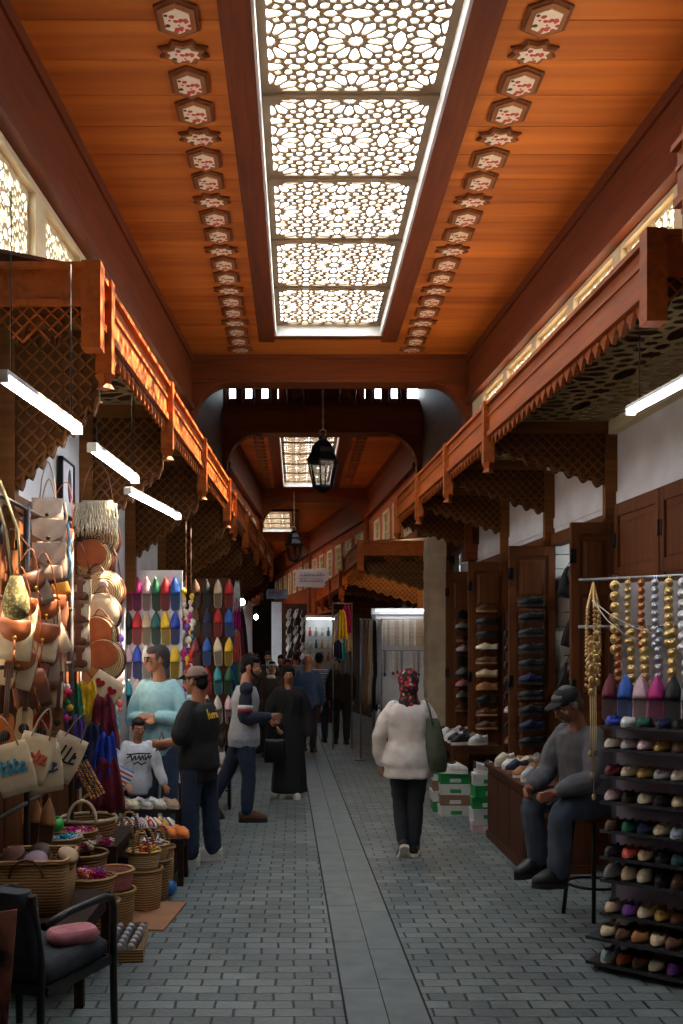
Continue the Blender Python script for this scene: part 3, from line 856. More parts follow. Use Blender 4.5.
def board(name, label, x0, x1, Y, z0, z1, m):
    mb = MB(); mb.bbox((x0, Y, z0), (x1, Y + .03, z1))
    t = thing(name, label, 'display board', ((x0 + x1) / 2, Y, z0))
    mb.tform(Matrix.Translation((-(x0 + x1) / 2, -Y, -z0)))
    mb.build('panel', m, t)
    mb = MB()
    for x in (x0 + .02, x1 - .02): mb.bbox((x - .02 - (x0 + x1) / 2, .03, -z0), (x + .02 - (x0 + x1) / 2, .07, z1 - z0))
    for z in (z0 + .1, z1 - .1): mb.bbox((x0 - (x0 + x1) / 2, .03, z - z0 - .02), (x1 - (x0 + x1) / 2, .06, z - z0 + .02))
    mb.build('stand', W_DARK, t)
    return t
def slipper_grid(rows, px0, px1, py0, dpy, Y, where):
    seen = {}
    for r, row in enumerate(rows):
        for k, c in enumerate(row):
            if c is None: continue
            if c not in HS: HS[c] = hung_slipper(c, c)
            p = pt(px0 + (px1 - px0) * k / (len(row) - 1), py0 + dpy * r, Y)
            dup(HS[c], p, (random.uniform(-.03, .03), random.uniform(-.05, .05), 0),
                '%s pointed slipper, %s from left, %s row, %s' % (c, ORD[k], 'top' if r == 0 else ORD[r] + ' highest', where), 'pointed slippers on ' + where)
BW = mat('white display board', (226, 226, 226), .6, (206, 206, 206), 4)
board('slipper_board', 'white display board hung with rows of bright pointed slippers behind the man in pale blue', -1.64, -1.12, 9.72, .5, 2.58, BW)
slipper_grid([['coral', 'magenta', 'rose', 'green', 'red', 'blue'], ['black', 'red', 'beige', 'teal green', 'yellow', 'royal blue'],
              ['rose', 'royal blue', 'white', 'brown', 'blue', 'yellow'], ['turquoise', 'rose', 'black', 'red', 'green', 'brown']], 128, 175, 592, 34, 9.7, 'white slipper board')
board('slipper_board', 'dark display board hung with pointed slippers, beyond the white slipper board', -1.2, -.76, 11.42, .4, 2.62, W_DARK)
slipper_grid([['brown', 'black', 'beige', 'red'], ['brown', 'navy', 'red', 'blue'], ['burgundy', 'blue', 'cream', 'yellow'], ['orange', 'red', 'turquoise', 'green'], ['black', 'beige', 'white', 'rose']], 196, 229, 592, 29, 11.4, 'dark slipper board')
for h in HS.values(): drop(h)

# ================================================================== bags
CANVAS = mat('cream canvas', (214, 196, 164), .85, (186, 166, 132), 14, bump=.15)
TANL = mat('tan bag leather', (176, 98, 54), .45, (126, 64, 34), 9, bump=.1)
BRNL = mat('brown bag leather', (112, 66, 42), .5, (74, 42, 28), 9, bump=.1)
TAUPE = mat('taupe suede', (150, 128, 112), .8, (118, 98, 84), 14, bump=.1)
STRAW = straw('pale straw', (212, 186, 134), (150, 120, 74), 300)
STRAWR = straw('coiled straw', (216, 192, 144), (150, 120, 78), 260, 'R')
STRAWD = straw('golden straw', (182, 140, 84), (98, 68, 36), 260)
STRAWB = straw('brown straw', (152, 112, 68), (84, 56, 32), 220)
FRINGE = mat('cream fringe', (232, 220, 190), .95, (196, 182, 150), 40, bump=.4)
def superq(w, d, h, taper=.12, n=20, m=7, e=.5):
    """soft-cornered pouch, flat back at y = 0, front towards -Y"""
    mb = MB(); rg = []
    for i in range(m + 1):
        t = i / m; z = -h / 2 + h * t
        k = math.sin(PI * min(max(.06 + .88 * t, .06), .94)) ** .35
        ww = w / 2 * (1 + taper * (.5 - t)) * (.82 + .18 * k); dd = d / 2 * k * (1.15 - .4 * t)
        rg.append([Vector((ww * math.copysign(abs(math.cos(a)) ** e, math.cos(a)), -d / 2 + dd * math.copysign(abs(math.sin(a)) ** e, math.sin(a)), z)) for a in [2 * PI * j / n for j in range(n)]])
    mb.rings(rg, True, True)
    return mb
def strap_loop(par, w, ztop, h, m, r=.008, name='strap', y=-.03):
    mb = MB(); P = [(-w / 2, y, ztop)]
    for k in range(9):
        a = PI * k / 8; P.append((-w / 2 * math.cos(a) * (1 - .55 * math.sin(a)), y, ztop + h * (math.sin(a) ** .6)))
    P.append((w / 2, y, ztop))
    mb.tube(P, r, 6, flat=.5); mb.build(name, m, par)
def saddle_bag(body, flap, w=.2, h=.21):
    t = thing('shoulder_bag', 'x', 'bag')
    b = superq(w, .065, h); b.build('body', body, t)
    mb = MB(); rg = []
    for i in range(11):
        a = i / 10
        ww = w * .4 if a < .55 else w * .4 * math.sqrt(max(.04, 1 - ((a - .55) / .46) ** 2))
        if a < .3:
            q = a / .3 * PI / 2; y = -.02 - .052 * math.sin(q); z = h * .5 + .004 + .012 * math.cos(q) - .012
        else:
            y = -.073 - .006 * math.sin((a - .3) / .7 * PI); z = h * .5 - .01 - (a - .3) / .7 * h * .5
        rg.append([Vector((-ww, y, z)), Vector((ww, y, z)), Vector((ww, y - .006, z + .002)), Vector((-ww, y - .006, z + .002))])
    mb.rings(rg, True, True); f = mb.build('flap', flap, t)
    mb = MB(); mb.ell((0, -.084, .01), (.012, .006, .012), 10, 6); mb.build('stud', mat('brass', (190, 150, 70), .3, metal=.9), f)
    for q in (-1, 1):
        mb = MB(); mb.tube([(q * w * .47, -.03, -h * .42), (q * w * .5, -.035, 0), (q * w * .44, -.03, h * .45)], .008, 5); mb.build('edging', flap, t)
    strap_loop(t, w * .86, h * .42, .3, flap, .006)
    mb = MB(); mb.tube([(0, -.086, 0), (.004, -.09, -.05)], .004, 5)
    for k in range(6): mb.tube([(.004, -.09, -.05), (.004 + .008 * math.cos(k), -.09 + .008 * math.sin(k), -.11)], .0035, 4)
    mb.build('tassel', flap, t)
    return t
def round_bag(style, R=.165):
    t = thing('round_bag', 'x', 'bag')
    mb = MB(); M = Matrix.Rotation(PI / 2, 4, 'X')
    prof = [(R * .9, .0), (R, -.015), (R * 1.0, -.055), (R * .94, -.075), (R * .5, -.085), (.01, -.088)]
    mb.lathe([(r, -z) for r, z in prof], 28, M=M); mb.build('body', STRAWR if style != 'felt' else CANVAS, t)
    if style == 'coil':
        mb = MB(); n = 90; mb.tube([((.012 + R * .86 * k / n) * math.cos(k * .42), -.088, (.012 + R * .86 * k / n) * math.sin(k * .42)) for k in range(n)], .0045, 4); mb.build('coil', BRNL, t)
    if style in ('flap', 'coilflap'):
        mb = MB(); P = []
        for k in range(17):
            a = PI * k / 16; P.append((R * .78 * math.cos(a), R * .95 * math.sin(a) ** .8 * .9 + .01))
        P += [(-R * .6, -R * .2), (-R * .25, -R * .36), (R * .25, -R * .36), (R * .6, -R * .2)]
        mb.prism([(x, z) for x, z in P], -.1, -.086, XZ); mb.build('flap', TANL, t)
        mb = MB(); mb.tube([(0, -.105, -R * .3), (.01, -.11, -R * .75)], .006, 5); mb.tube([(.0, -.105, -R * .3), (-.015, -.11, -R * .7)], .006, 5); mb.build('tassel', BRNL, t)
    if style == 'button':
        mb = MB(); mb.ell((0, -.09, R * .3), (.04, .012, .04), 14, 8); mb.build('button', mat('mother of pearl', (190, 176, 166), .25), t)
    mb = MB(); M2 = Matrix.Rotation(PI / 2, 4, 'X')
    mb.lathe([(R * 1.0, .003), (R * 1.03, .02), (R * 1.03, .05), (R * 1.0, .065)], 28, M=M2); mb.build('side_band', BRNL, t)
    strap_loop(t, R * 1.5, R * .6, .3, BRNL, .007)
    return t
def fringed_bag():
    t = thing('fringed_bag', 'x', 'bag')
    b = superq(.26, .08, .2); b.build('body', CANVAS, t)
    mb = MB()
    for row in range(4):
        for k in range(24):
            x = -.15 + .3 * k / 23; z = .09 - .05 * row - .02 * (x / .15) ** 2
            mb.tube([(x, -.085 - row * .002, z), (x * 1.04 + random.uniform(-.01, .01), -.1, z - .05), (x * 1.08 + random.uniform(-.012, .012), -.095, z - .1)], [.006, .006, .003], 4)
    mb.build('fringe', FRINGE, t)
    strap_loop(t, .24, .08, .32, BRNL, .007)
    return t
def tote(body, print_m, w=.25, h=.28, seed=0, glyph=True):
    """flat cloth tote with a brush-lettered print and two handles"""
    rr = random.Random(seed)
    t = thing('cloth_tote', 'x', 'bag')
    b = superq(w, .04, h, .0, e=.35); b.build('body', body, t)
    if glyph:
        mb = MB(); x = -w * .33; z = 0
        while x < w * .33:   # brushed script strokes that read as a printed word
            hh = rr.choice((.03, .05, .07))
            mb.bar((x, -.043, z - .02), (x + .012, -.043, z + hh), .012, .006, (0, 1, 0))
            mb.bar((x, -.043, z - .02), (x + .03, -.043, z - .012 + rr.uniform(-.01, .01)), .012, .006, (0, 1, 0))
            if rr.random() < .5: mb.ell((x + .015, -.043, z + hh * .5), (.014, .004, .014), 8, 4)
            x += .032
        mb.build('print', print_m, t)
    strap_loop(t, w * .5, h * .42, .16, TAUPE, .007, 'handle', -.012); strap_loop(t, w * .5, h * .42, .16, TAUPE, .007, 'handle', -.034)
    return t
def buckle_satchel(w=.21, h=.2):
    t = thing('canvas_satchel', 'x', 'bag')
    b = superq(w, .07, h, 0, e=.3); b.build('body', CANVAS, t)
    mb = MB()
    for s in (-1, 1):
        for z in (.055, -.045):
            mb.ell((s * w * .14 + (.02 if z < 0 else 0), -.073, z), (.04, .006, .03), 10, 6)
        mb.bbox((s * w * .14 - .02, -.078, -.05), (s * w * .14 + .02, -.068, .06))
    mb.build('applique', BRNL, t)
    mb = MB(); mb.bbox((-w * .49, -.074, h * .42), (w * .49, -.004, h * .52)); mb.build('top_band', BRNL, t)
    strap_loop(t, w * .9, h * .45, .25, BRNL, .006)
    return t
def backpack(trim):
    t = thing('small_backpack', 'x', 'bag')
    b = superq(.23, .11, .24, .1); b.build('body', TAUPE, t)
    mb = MB(); P = [(-.11, .12), (.11, .12), (.1, .02), (0, -.035), (-.1, .02)]
    mb.prism(P, -.127, -.11, XZ); mb.build('flap', mat('grey suede', (168, 148, 132), .8, (136, 116, 102), 14), t)
    mb = MB(); mb.ell((0, -.13, -.0), .014, 8, 6); mb.build('button', BLACKM, t)
    mb = MB(); q = superq(.17, .05, .1, .1); q.tform(Matrix.Translation((0, -.09, -.07))); q.build('pocket', TAUPE, t)
    mb = MB(); mb.tube([(-.12, -.06, .1), (-.135, -.07, 0), (-.12, -.06, -.11), (0, -.075, -.135), (.12, -.06, -.11), (.135, -.07, 0), (.12, -.06, .1)], .012, 6); mb.build('piping', trim, t)
    strap_loop(t, .12, .1, .3, TAUPE, .01, 'strap', -.02)
    return t
def hang(proto, px, py, Y, rz, label, group='bags hanging at the bag stall', tilt=0, scale=1, swap=None):
    return dup(proto, pt(px, py, Y), (0, tilt, rz), label, group, scale, swap)

# the stall's carrying boards: a folded door leaf behind the round bags, a slatted rack along the wall
def leaf(name, label, hinge, w, ang, z1, m=None, z0=.02, panels=((.06, .45), (.5, .78), (.82, .95))):
    """panelled timber door leaf; hinge at local x = 0"""
    t = thing(name, label, 'door', hinge, ang)
    m = m or W_DOOR
    mb = MB(); H = z1 - z0
    mb.bbox((0, -.01, z0), (w, .03, z1))
    mb.build('panel', m, t)
    mb = MB()
    for x0, x1 in ((0, .07), (w - .07, w)): mb.bbox((x0, -.03, z0), (x1, .0, z1))
    for a in (0, .46, .79, .965):
        mb.bbox((.07, -.028, z0 + H * a), (w - .07, .0, z0 + H * min(a + .035, 1)))
    mb.build('rails', m, t)
    mb = MB()
    for a, b in panels:
        mb.hexa([(.1, -.012, z0 + H * a), (w - .1, -.012, z0 + H * a), (w - .1, -.012, z0 + H * b), (.1, -.012, z0 + H * b), (.13, -.026, z0 + H * a + .03), (w - .13, -.026, z0 + H * a + .03), (w - .13, -.026, z0 + H * b - .03), (.13, -.026, z0 + H * b - .03)])
    mb.build('raised_field', m, t)
    for a in (.12, .5, .88):
        mb = MB(); mb.lathe([(.014, 0), (.014, .12)], 8, (0, -.035, z0 + H * a)); mb.bbox((0, -.036, z0 + H * a), (.04, -.028, z0 + H * a + .12))
        mb.build('hinge', BLACKM, t)
    return t
leaf('door_leaf', 'folded wooden door leaf behind the column of round straw bags', (-1.64, 7.6, 0), .25, 0, 2.68)
leaf('door_leaf', 'wooden door leaf against the left wall behind the shoulder bags', (-1.63, 5.35, 0), .9, PI / 2, 2.7)
leaf('door_leaf', 'wooden door leaf against the left wall behind the small backpacks', (-1.63, 6.4, 0), .9, PI / 2, 2.7)
# posters above the backpack column
mb = MB()
t = thing('framed_poster', 'white framed poster on the wall above the hanging backpacks', 'poster', pt(51, 488, 7.0))
mb = MB(); mb.bbox((-.0, -.17, -.2), (.02, .17, .2)); mb.build('sheet', mat('poster paper', (228, 228, 232), .5, (210, 210, 216)), t)
mb = MB()
for a in ((-.2, -.185), (.185, .2)): mb.bbox((0, -.19, a[0]), (.03, .19, a[1]))
for a in ((-.19, -.17), (.17, .19)): mb.bbox((0, a[0], -.2), (.03, a[1], .2))
mb.build('frame', BLACKM, t)
mb = MB(); mb.ell((.021, .06, .03), (.003, .06, .12), 10, 8); mb.mi = 1; mb.ell((.023, .07, -.02), (.003, .03, .05), 8, 6); mb.build('picture', [mat('poster ink', (60, 58, 62), .6), mat('poster pink', (206, 70, 120), .6)], t)
t.location = (-1.645, 7.05, pt(0, 488, 7.0).z)

P_SAD = saddle_bag(CANVAS, TANL); P_SADB = saddle_bag(BRNL, TANL); P_SADT = saddle_bag(TAUPE, BRNL)
P_R = {k: round_bag(k) for k in ('coil', 'flap', 'button', 'felt', 'coilflap')}
P_FR = fringed_bag(); P_BS = buckle_satchel(); P_BPB = backpack(mat('blue cord', (70, 120, 150), .6)); P_BPY = backpack(mat('taupe cord', (120, 100, 90), .6))
hang(P_FR, 98, 515, 7.3, 0, 'cream fringed bag hanging at the top of the column of round straw bags')
for st, px, py, tilt, lab in (('coil', 102, 540, .0, 'round straw bag partly under the cream fringed bag'), ('coilflap', 94, 560, .0, 'round coiled straw bag with brown flap, second round bag from the top'),
                        ('button', 106, 592, .05, 'round straw bag with a shell button, midway down the column'), ('felt', 102, 614, -.1, 'plain round straw bag hanging directly below the shell-buttoned one'),
                        ('flap', 99, 637, .1, 'round straw bag with tan flap, second round bag from the bottom'), ('flap', 106, 660, -.1, 'round straw bag with tan flap, lowest in the column of round bags')):
    hang(P_R[st], px, py, 7.35 - (py - 540) * .0016, -.1, lab, tilt=tilt, scale=.93)
for k, (px, py) in enumerate(((77, 590), (75, 613), (75, 635), (76, 657))):
    hang(P_BS, px, py, 6.9, .1, 'square cream satchel with brown applique, %s of four hanging beside the round straw bags' % ('topmost', 'second highest', 'third highest', 'lowest')[k])
hang(P_BPY, 48, 517, 5.95, .2, 'taupe backpack with folded flap, highest of the three hanging backpacks', scale=.82)
hang(P_BPB, 49, 540, 5.92, .2, 'taupe backpack with blue cord edging, middle of the three hanging backpacks', scale=.9)
hang(P_BPB, 50, 563, 5.9, .2, 'taupe backpack with blue cord edging, lowest of the three hanging backpacks', scale=.9)
sad = [(62, 545, 6.6, .7, 0, 'small tan bag beside the middle backpack'), (32, 590, 6.0, 1.0, 2, 'taupe shoulder bag right of the netted bag'), (58, 585, 6.5, .5, 3, 'mustard bag hanging below the lowest backpack'),
       (18, 615, 5.75, .8, 0, 'cream shoulder bag with tan flap below the netted bag'), (42, 618, 6.1, .9, 0, 'cream shoulder bag with tan flap below the taupe bag'), (57, 612, 6.5, .6, 1, 'brown shoulder bag below the mustard bag'),
       (12, 640, 5.6, .7, 0, 'cream bag with tan flap at the left edge, second from the top there'), (38, 642, 6.0, .9, 0, 'cream shoulder bag, middle of the second column of leather bags'), (58, 640, 6.4, .5, 0, 'cream shoulder bag with tan flap beside the second square satchel'),
       (16, 668, 5.7, .6, 0, 'cream shoulder bag with orange-tan flap, lowest on the left edge'), (40, 666, 6.05, .9, 2, 'taupe half-round bag below the middle cream bag'), (56, 668, 6.4, .4, 0, 'cream shoulder bag with tan flap beside the lowest square satchel'),
       (30, 690, 5.85, .9, 1, 'brown shoulder bag in the lowest row of leather bags'), (54, 690, 6.3, .5, 0, 'cream shoulder bag with brown flap in the lowest row of leather bags')]
MUST = mat('mustard leather', (196, 140, 44), .5, (150, 100, 30), 10)
for px, py, Y, rz, k, lab in sad:
    pr = (P_SAD, P_SADB, P_SADT, P_SAD)[k]
    hang(pr, px - (7 if px > 53 else 0), py, Y - .45, rz * .6, lab, swap={CANVAS: MUST, TANL: MUST} if k == 3 else None, tilt=random.uniform(-.4, .4), scale=random.uniform(.9, 1.02))
# netted bag with long straps at the left edge
t = thing('netted_bag', 'olive netted bag on two long straps at the left edge of the photo', 'bag', pt(16, 600, 5.0), 0, 'bags hanging at the bag stall')
mb = MB(); mb.lathe([(.02, -.1), (.055, -.085), (.07, -.04), (.06, .03), (.04, .09), (.03, .12)], 14); mb.build('body', spots('netting', (92, 84, 48), [(150, 138, 84), (120, 108, 62)], 60, .9, .5), t)
mb = MB()
for s in (-1, 1): mb.tube([(.02 * s, 0, .11), (-.02 + .03 * s, .0, .35), (-.1 + .02 * s, 0, .6)], .007, 5)
mb.build('strap', mat('olive strap', (112, 104, 70), .8), t)
# totes with lettering
INK = {'blue': mat('blue print', (40, 140, 176), .7), 'orange': mat('orange print', (206, 84, 40), .7), 'black': mat('black print', (24, 24, 26), .7), 'navy': mat('navy print', (44, 52, 82), .7)}
for k, (px, py, Y, rz, tl, ink, lab) in enumerate(((14, 768, 5.4, .3, -.25, 'blue', 'cream cloth tote with blue lettering at the left edge'), (33, 758, 5.6, .4, .3, 'orange', 'cream cloth tote with orange lettering beside the blue-lettered one'),
                                   (44, 768, 5.8, .5, -.1, 'navy', 'cream cloth tote with dark lettering tucked behind the orange-lettered one'), (64, 757, 6.0, .25, .45, 'black', 'tilted cream cloth tote with bold black lettering'))):
    hang(tote(CANVAS, INK[ink], .19, .26, k), px, py, Y - .4, rz, lab, 'lettered cloth totes at the bag stall', tl)
# scarlet-heart cushion pouch
t = thing('heart_pouch', 'tilted cream pouch with three red hearts under the round straw bags', 'pouch', pt(104, 692, 7.0), rot=(0, .55, 0))
superq(.23, .06, .25, 0, e=.3).build('body', CANVAS, t)
for hx, hz in ((-.05, .05), (.05, .04), (.0, -.05)):
    mb = MB(); mb.prism([(hx + .0022 * 16 * math.sin(a) ** 3, hz + .0022 * (13 * math.cos(a) - 5 * math.cos(2 * a) - 2 * math.cos(3 * a) - math.cos(4 * a))) for a in [2 * PI * k / 24 for k in range(24)]], -.068, -.058, XZ)
    mb.build('heart', mat('red felt', (150, 20, 30), .9), t)
# draped cloths between the bags and the baskets
def cloth(name, label, c, p, w, h, rz, seed):
    rr = random.Random(seed); mb = MB(); rg = []; n = 14
    for i in range(9):
        z = -h * i / 8; r = []
        for j in range(n):
            u = j / (n - 1); sp = .45 + .55 * (i / 8) ** .6
            r.append(Vector(((u - .5) * w * sp, .03 * math.sin(u * 19 + seed) * sp - .02 * math.sin(i + u * 5), z - .04 * abs(u - .5) * (i / 8) + .02 * math.sin(u * 9 + seed))))
        rg.append(r + [v + Vector((0, .006, 0)) for v in reversed(r)])
    mb.rings(rg, True, True)
    t = tag(mb.build(name, mat('%s cloth' % c, PAL[c], .85, tuple(int(k * .7) for k in PAL[c]), 30, bump=.1), loc=p, rotz=rz), label, 'scarf', 'scarves hanging at the bag stall')
    return t
for k, (c, px, py, w, h, lab) in enumerate((('yellow', 87, 700, .2, .3, 'yellow scarf hanging behind the heart pouch'), ('burgundy', 104, 714, .22, .35, 'dark red scarf hanging below the heart pouch'), ('green', 72, 700, .2, .4, 'dark green scarf left of the yellow one'),
         ('violet', 76, 735, .2, .38, 'violet scarf hanging below the dark green one'), ('navy', 93, 742, .22, .4, 'navy scarf hanging between the violet and the royal blue ones'), ('royal blue', 106, 752, .2, .36, 'royal blue scarf at the right end of the hanging scarves'), ('burgundy', 108, 778, .24, .34, 'dark red cloth hanging lowest, above the straw baskets'))):
    cloth('scarf', lab, c, pt(px, py - 18, 6.9 - .03 * k), w, h, .1, k)
# small guitars hanging in a row
def guitar(m):
    t = thing('toy_guitar', 'x', 'guitar')
    P = []
    for k in range(40):
        a = 2 * PI * k / 40; z = math.cos(a); r = .055 + .018 * math.cos(2 * a) - .012 * z
        P.append((r * math.sin(a) * 1.05, .11 * z * .92))
    mb = MB(); mb.prism(P, -.04, 0, XZ, True); mb.build('body', m, t)
    mb = MB(); mb.lathe([(.024, .041), (.024, .043), (.001, .043)], 16, M=Matrix.Rotation(PI / 2, 4, 'X')); mb.build('sound_hole', SOLE_D, t)
    mb = MB(); mb.bbox((-.012, -.046, .08), (.012, -.02, .27)); mb.bbox((-.02, -.045, .26), (.02, -.025, .33)); mb.build('neck', BRNL, t)
    mb = MB()
    for x in (-.008, 0, .008): mb.tube([(x, -.047, -.06), (x, -.048, .3)], .001, 4)
    mb.bbox((-.03, -.048, -.066), (.03, -.04, -.056)); mb.build('strings', STEEL, t)
    return t
G1 = guitar(mat('orange varnish', (196, 104, 40), .3, (150, 72, 26)))
for px, py, Y, c, lab in ((5, 735, 5.45, (196, 104, 40), 'orange toy guitar at the left edge above the totes'), (24, 728, 5.6, (222, 190, 140), 'pale wood toy guitar between the orange and the red ones'), (41, 732, 5.8, (170, 36, 30), 'red toy guitar right of the pale one'), (57, 722, 6.1, (136, 84, 46), 'brown toy guitar, smallest in the row')):
    dup(G1, pt(px, py, Y - .3), (0, .06, .25), lab, 'toy guitars hanging in a row', 1.15 if px < 50 else .9, {MATS['orange varnish']: mat('varnish %d' % px, c, .3, tuple(int(k * .75) for k in c))})
drop(G1)
# a bunch of coloured pompoms hanging under the leather bags
t = thing('pompom_tassel', 'bunch of bright pompoms hanging among the leather bags', 'tassel', pt(66, 700, 6.2))
for k, c in enumerate(((226, 226, 226), (200, 30, 90), (200, 40, 40), (40, 120, 60), (230, 180, 40), (60, 70, 170), (190, 40, 120))):
    mb = MB(); mb.ell((.02 * math.sin(k * 2.1), .02 * math.cos(k * 1.7), .08 - .032 * k), .024, 10, 8); mb.build('pompom', mat('pompom %d' % k, c, .95, bump=.5, scale=90), t)
mb = MB(); mb.tube([(0, 0, .3), (0, 0, -.12)], .003, 4); mb.build('cord', BRNL, t)
for p_ in (P_SAD, P_SADB, P_SADT, P_FR, P_BS, P_BPB, P_BPY, *P_R.values()): drop(p_)
for o in [o for o in C.objects if o.parent is None and o.get('label') == 'x' and o.name.startswith('cloth_tote')]: drop(o)

# the rail the bags hang from
t = thing('bag_rack', 'dark hanging rack carrying the shoulder bags and backpacks', 'rack', (-1.52, 4.5, 0))
RAIL = mat('dark rail', (52, 44, 40), .5)
for y in (.0, 1.1, 2.2):
    mb = MB(); mb.tube([(0, y, 0), (0, y, 2.62)], .018, 8); mb.bbox((-.1, y - .03, 0), (.12, y + .03, .02)); mb.build('post', RAIL, t)
for z in (.95, 1.35, 1.72, 2.08, 2.6):
    mb = MB(); mb.tube([(.0, -.02, z), (0, 2.22, z)], .012, 8); mb.build('rail', RAIL, t)
W_BLACKISH = wood('blackened wood', (54, 34, 22), (32, 20, 13), 'x', .6)
# ================================================================== low goods in front of the left stall
def basket(name, label, loc, R, H, m, rim=None, handles=False, flare=.12, group=None, oval=1.0, rz=0, lid=False):
    t = thing(name, label, 'basket', loc, rz, group)
    mb = MB(); prof = [(.02, 0), (R * (1 - flare) * .96, 0), (R * (1 - flare), .02), (R * (1 - flare * .4), H * .5), (R, H), (R - .012, H), (R * (1 - flare * .4) - .014, H * .5), (R * (1 - flare) - .014, .03), (.02, .025)]
    mb.lathe(prof, 22, sy=oval); mb.build('body', m, t)
    mb = MB(); mb.tube([(R * math.cos(2 * PI * k / 24), R * oval * math.sin(2 * PI * k / 24), H) for k in range(25)], .013, 6, cap=False); mb.build('rim', rim or m, t)
    if handles:
        for s in (-1, 1):
            mb = MB(); mb.tube([(R * .5 * math.cos(a) , s * R * oval * (.98 - .1 * math.sin(a)), H + .14 * math.sin(a)) for a in [PI * k / 10 for k in range(11)]], .011, 6); mb.build('handle', rim or m, t)
    if lid:
        mb = MB(); mb.lathe([(R * 1.02, H), (R * 1.0, H + .02), (R * .6, H + .045), (.02, H + .055)], 22, sy=oval); mb.build('lid', m, t)
    return t
def tufts(name, label, loc, R, cols, n, group, seed=1, up=.04):
    """a heap of wool tufts, one thing per heap"""
    rr = random.Random(seed)
    t = thing(name, label, 'wool tassels', loc, 0, group)
    for k in range(n):
        a = rr.uniform(0, 2 * PI); r = R * math.sqrt(rr.random()) * .85
        mb = MB(); c = cols[k % len(cols)]; x, y = r * math.cos(a), r * math.sin(a)
        for j in range(9):
            d = Vector((rr.uniform(-1, 1), rr.uniform(-1, .6), rr.uniform(.1, 1.1))).normalized() * rr.uniform(.035, .06)
            mb.tube([(x, y, up), (x + d.x * .6, y + d.y * .6, up + d.z * .8), (x + d.x, y + d.y, up + d.z * .75)], [.008, .009, .004], 5)
        mb.ell((x, y, up), .022, 8, 6)
        mb.build('tuft', mat('%s wool' % c, PAL[c], .95, tuple(int(q * .7) for q in PAL[c]), 80, bump=.4), t)
    return t
def table(name, label, x0, x1, y0, y1, h, m, cat='table', shelf=None):
    t = thing(name, label, cat, ((x0 + x1) / 2, (y0 + y1) / 2, 0)); a, b = (x1 - x0) / 2, (y1 - y0) / 2
    mb = MB(); mb.bbox((-a, -b, h - .03), (a, b, h)); mb.build('top', m, t)
    for sx in (-1, 1):
        for sy in (-1, 1):
            mb = MB(); mb.bbox((sx * a - sx * .045, sy * b - sy * .045, 0), (sx * a, sy * b, h - .03)); mb.build('leg', m, t)
    mb = MB(); mb.bbox((-a + .01, -b + .012, h - .1), (a - .01, -b + .03, h - .03)); mb.bbox((-a + .01, b - .03, h - .1), (a - .01, b - .012, h - .03)); mb.bbox((a - .03, -b + .03, h - .1), (a - .012, b - .03, h - .03)); mb.bbox((-a + .012, -b + .03, h - .1), (-a + .03, b - .03, h - .03)); mb.build('apron', m, t)
    return t
GB = 'straw baskets in front of the left stall'
# the long straw hamper at the left edge, on a low bench
table('low_bench', 'dark low bench under the long straw hamper at the left edge', -1.6, -1.08, 5.02, 5.75, .42, W_BLACKISH, 'bench')
t = thing('straw_hamper', 'long rectangular straw hamper full of trinkets at the left edge', 'basket', (-1.41, 5.35, .42), .05, GB); t.scale = (.86, .9, .95)
mb = MB(); rg = []
def rr_(w, d, z, e=.22, n=32): return [Vector((w / 2 * math.copysign(abs(math.cos(a)) ** e, math.cos(a)), d / 2 * math.copysign(abs(math.sin(a)) ** e, math.sin(a)), z)) for a in [2 * PI * (j + .5) / n for j in range(n)]]
mb.rings([rr_(.42, .4, 0), rr_(.45, .44, .12), rr_(.47, .46, .3), rr_(.445, .435, .3), rr_(.42, .41, .1), rr_(.38, .36, .03)], True, True); mb.build('body', STRAWD, t)
mb = MB(); q = rr_(.462, .452, .3); mb.tube(q + [q[0]], .016, 6, cap=False); mb.build('rim', STRAWD, t)
for s in (-1, 1):
    mb = MB(); mb.tube([(.1 * math.cos(a), -.235 * s, .22 + .1 * math.sin(a)) for a in [PI * k / 8 for k in range(9)]], .009, 6); mb.build('handle', BRNL, t)
def drum(label, loc, R, H, c, tilt):
    t = thing('hand_drum', label, 'drum', loc, rot=tilt, group='small hand drums in the long straw hamper')
    mb = MB(); mb.lathe([(R, 0), (R, H)], 20); mb.build('shell', BRNL, t)
    mb = MB(); mb.lathe([(R * 1.01, H - .012), (R * 1.01, H + .004), (.01, H + .006)], 20); mb.build('skin', mat('drum skin %d' % int(R * 1000 + c[0]), c, .6), t)
    mb = MB(); mb.lathe([(R * 1.02, H * .45), (R * 1.03, H * .5), (R * 1.02, H * .55)], 20); mb.build('ribbon', mat('yellow ribbon', (226, 186, 40), .5), t)
drum('mauve-topped hand drum lying in the long straw hamper', (-1.37, 5.24, .66), .06, .07, (150, 122, 140), (.7, .15, 0))
drum('brown hand drum at the left in the long straw hamper', (-1.5, 5.36, .65), .065, .08, (110, 66, 44), (.5, -.3, 0))
drum('cream hand drum at the right in the long straw hamper', (-1.25, 5.32, .66), .055, .08, (190, 160, 120), (.4, .5, 0))
drum('dark hand drum at the back in the long straw hamper', (-1.4, 5.46, .66), .06, .07, (70, 44, 34), (.8, -.1, 0))
for k, (px, py, Y) in enumerate(((4, 822, 5.85), (19, 820, 5.85), (33, 819, 5.88), (47, 822, 5.9))):
    pr = hung_slipper('tan', 'tan') if k == 0 else pr
    dup(pr, pt(px, py, Y), (0, .1, .3), 'tan leather slipper standing toe-up behind the straw hamper, %s from left' % ORD[k], 'tan slippers standing toe-up', .95)
drop(pr)
table('slipper_bench', 'dark bench behind the straw hamper carrying tan slippers', -1.62, -1.36, 5.78, 6.58, .52, W_BLACKISH, 'bench')
basket('straw_basket', 'dark straw basket of blue wool behind the long hamper', (-1.45, 6.08, .52), .13, .14, STRAWB, group=GB)
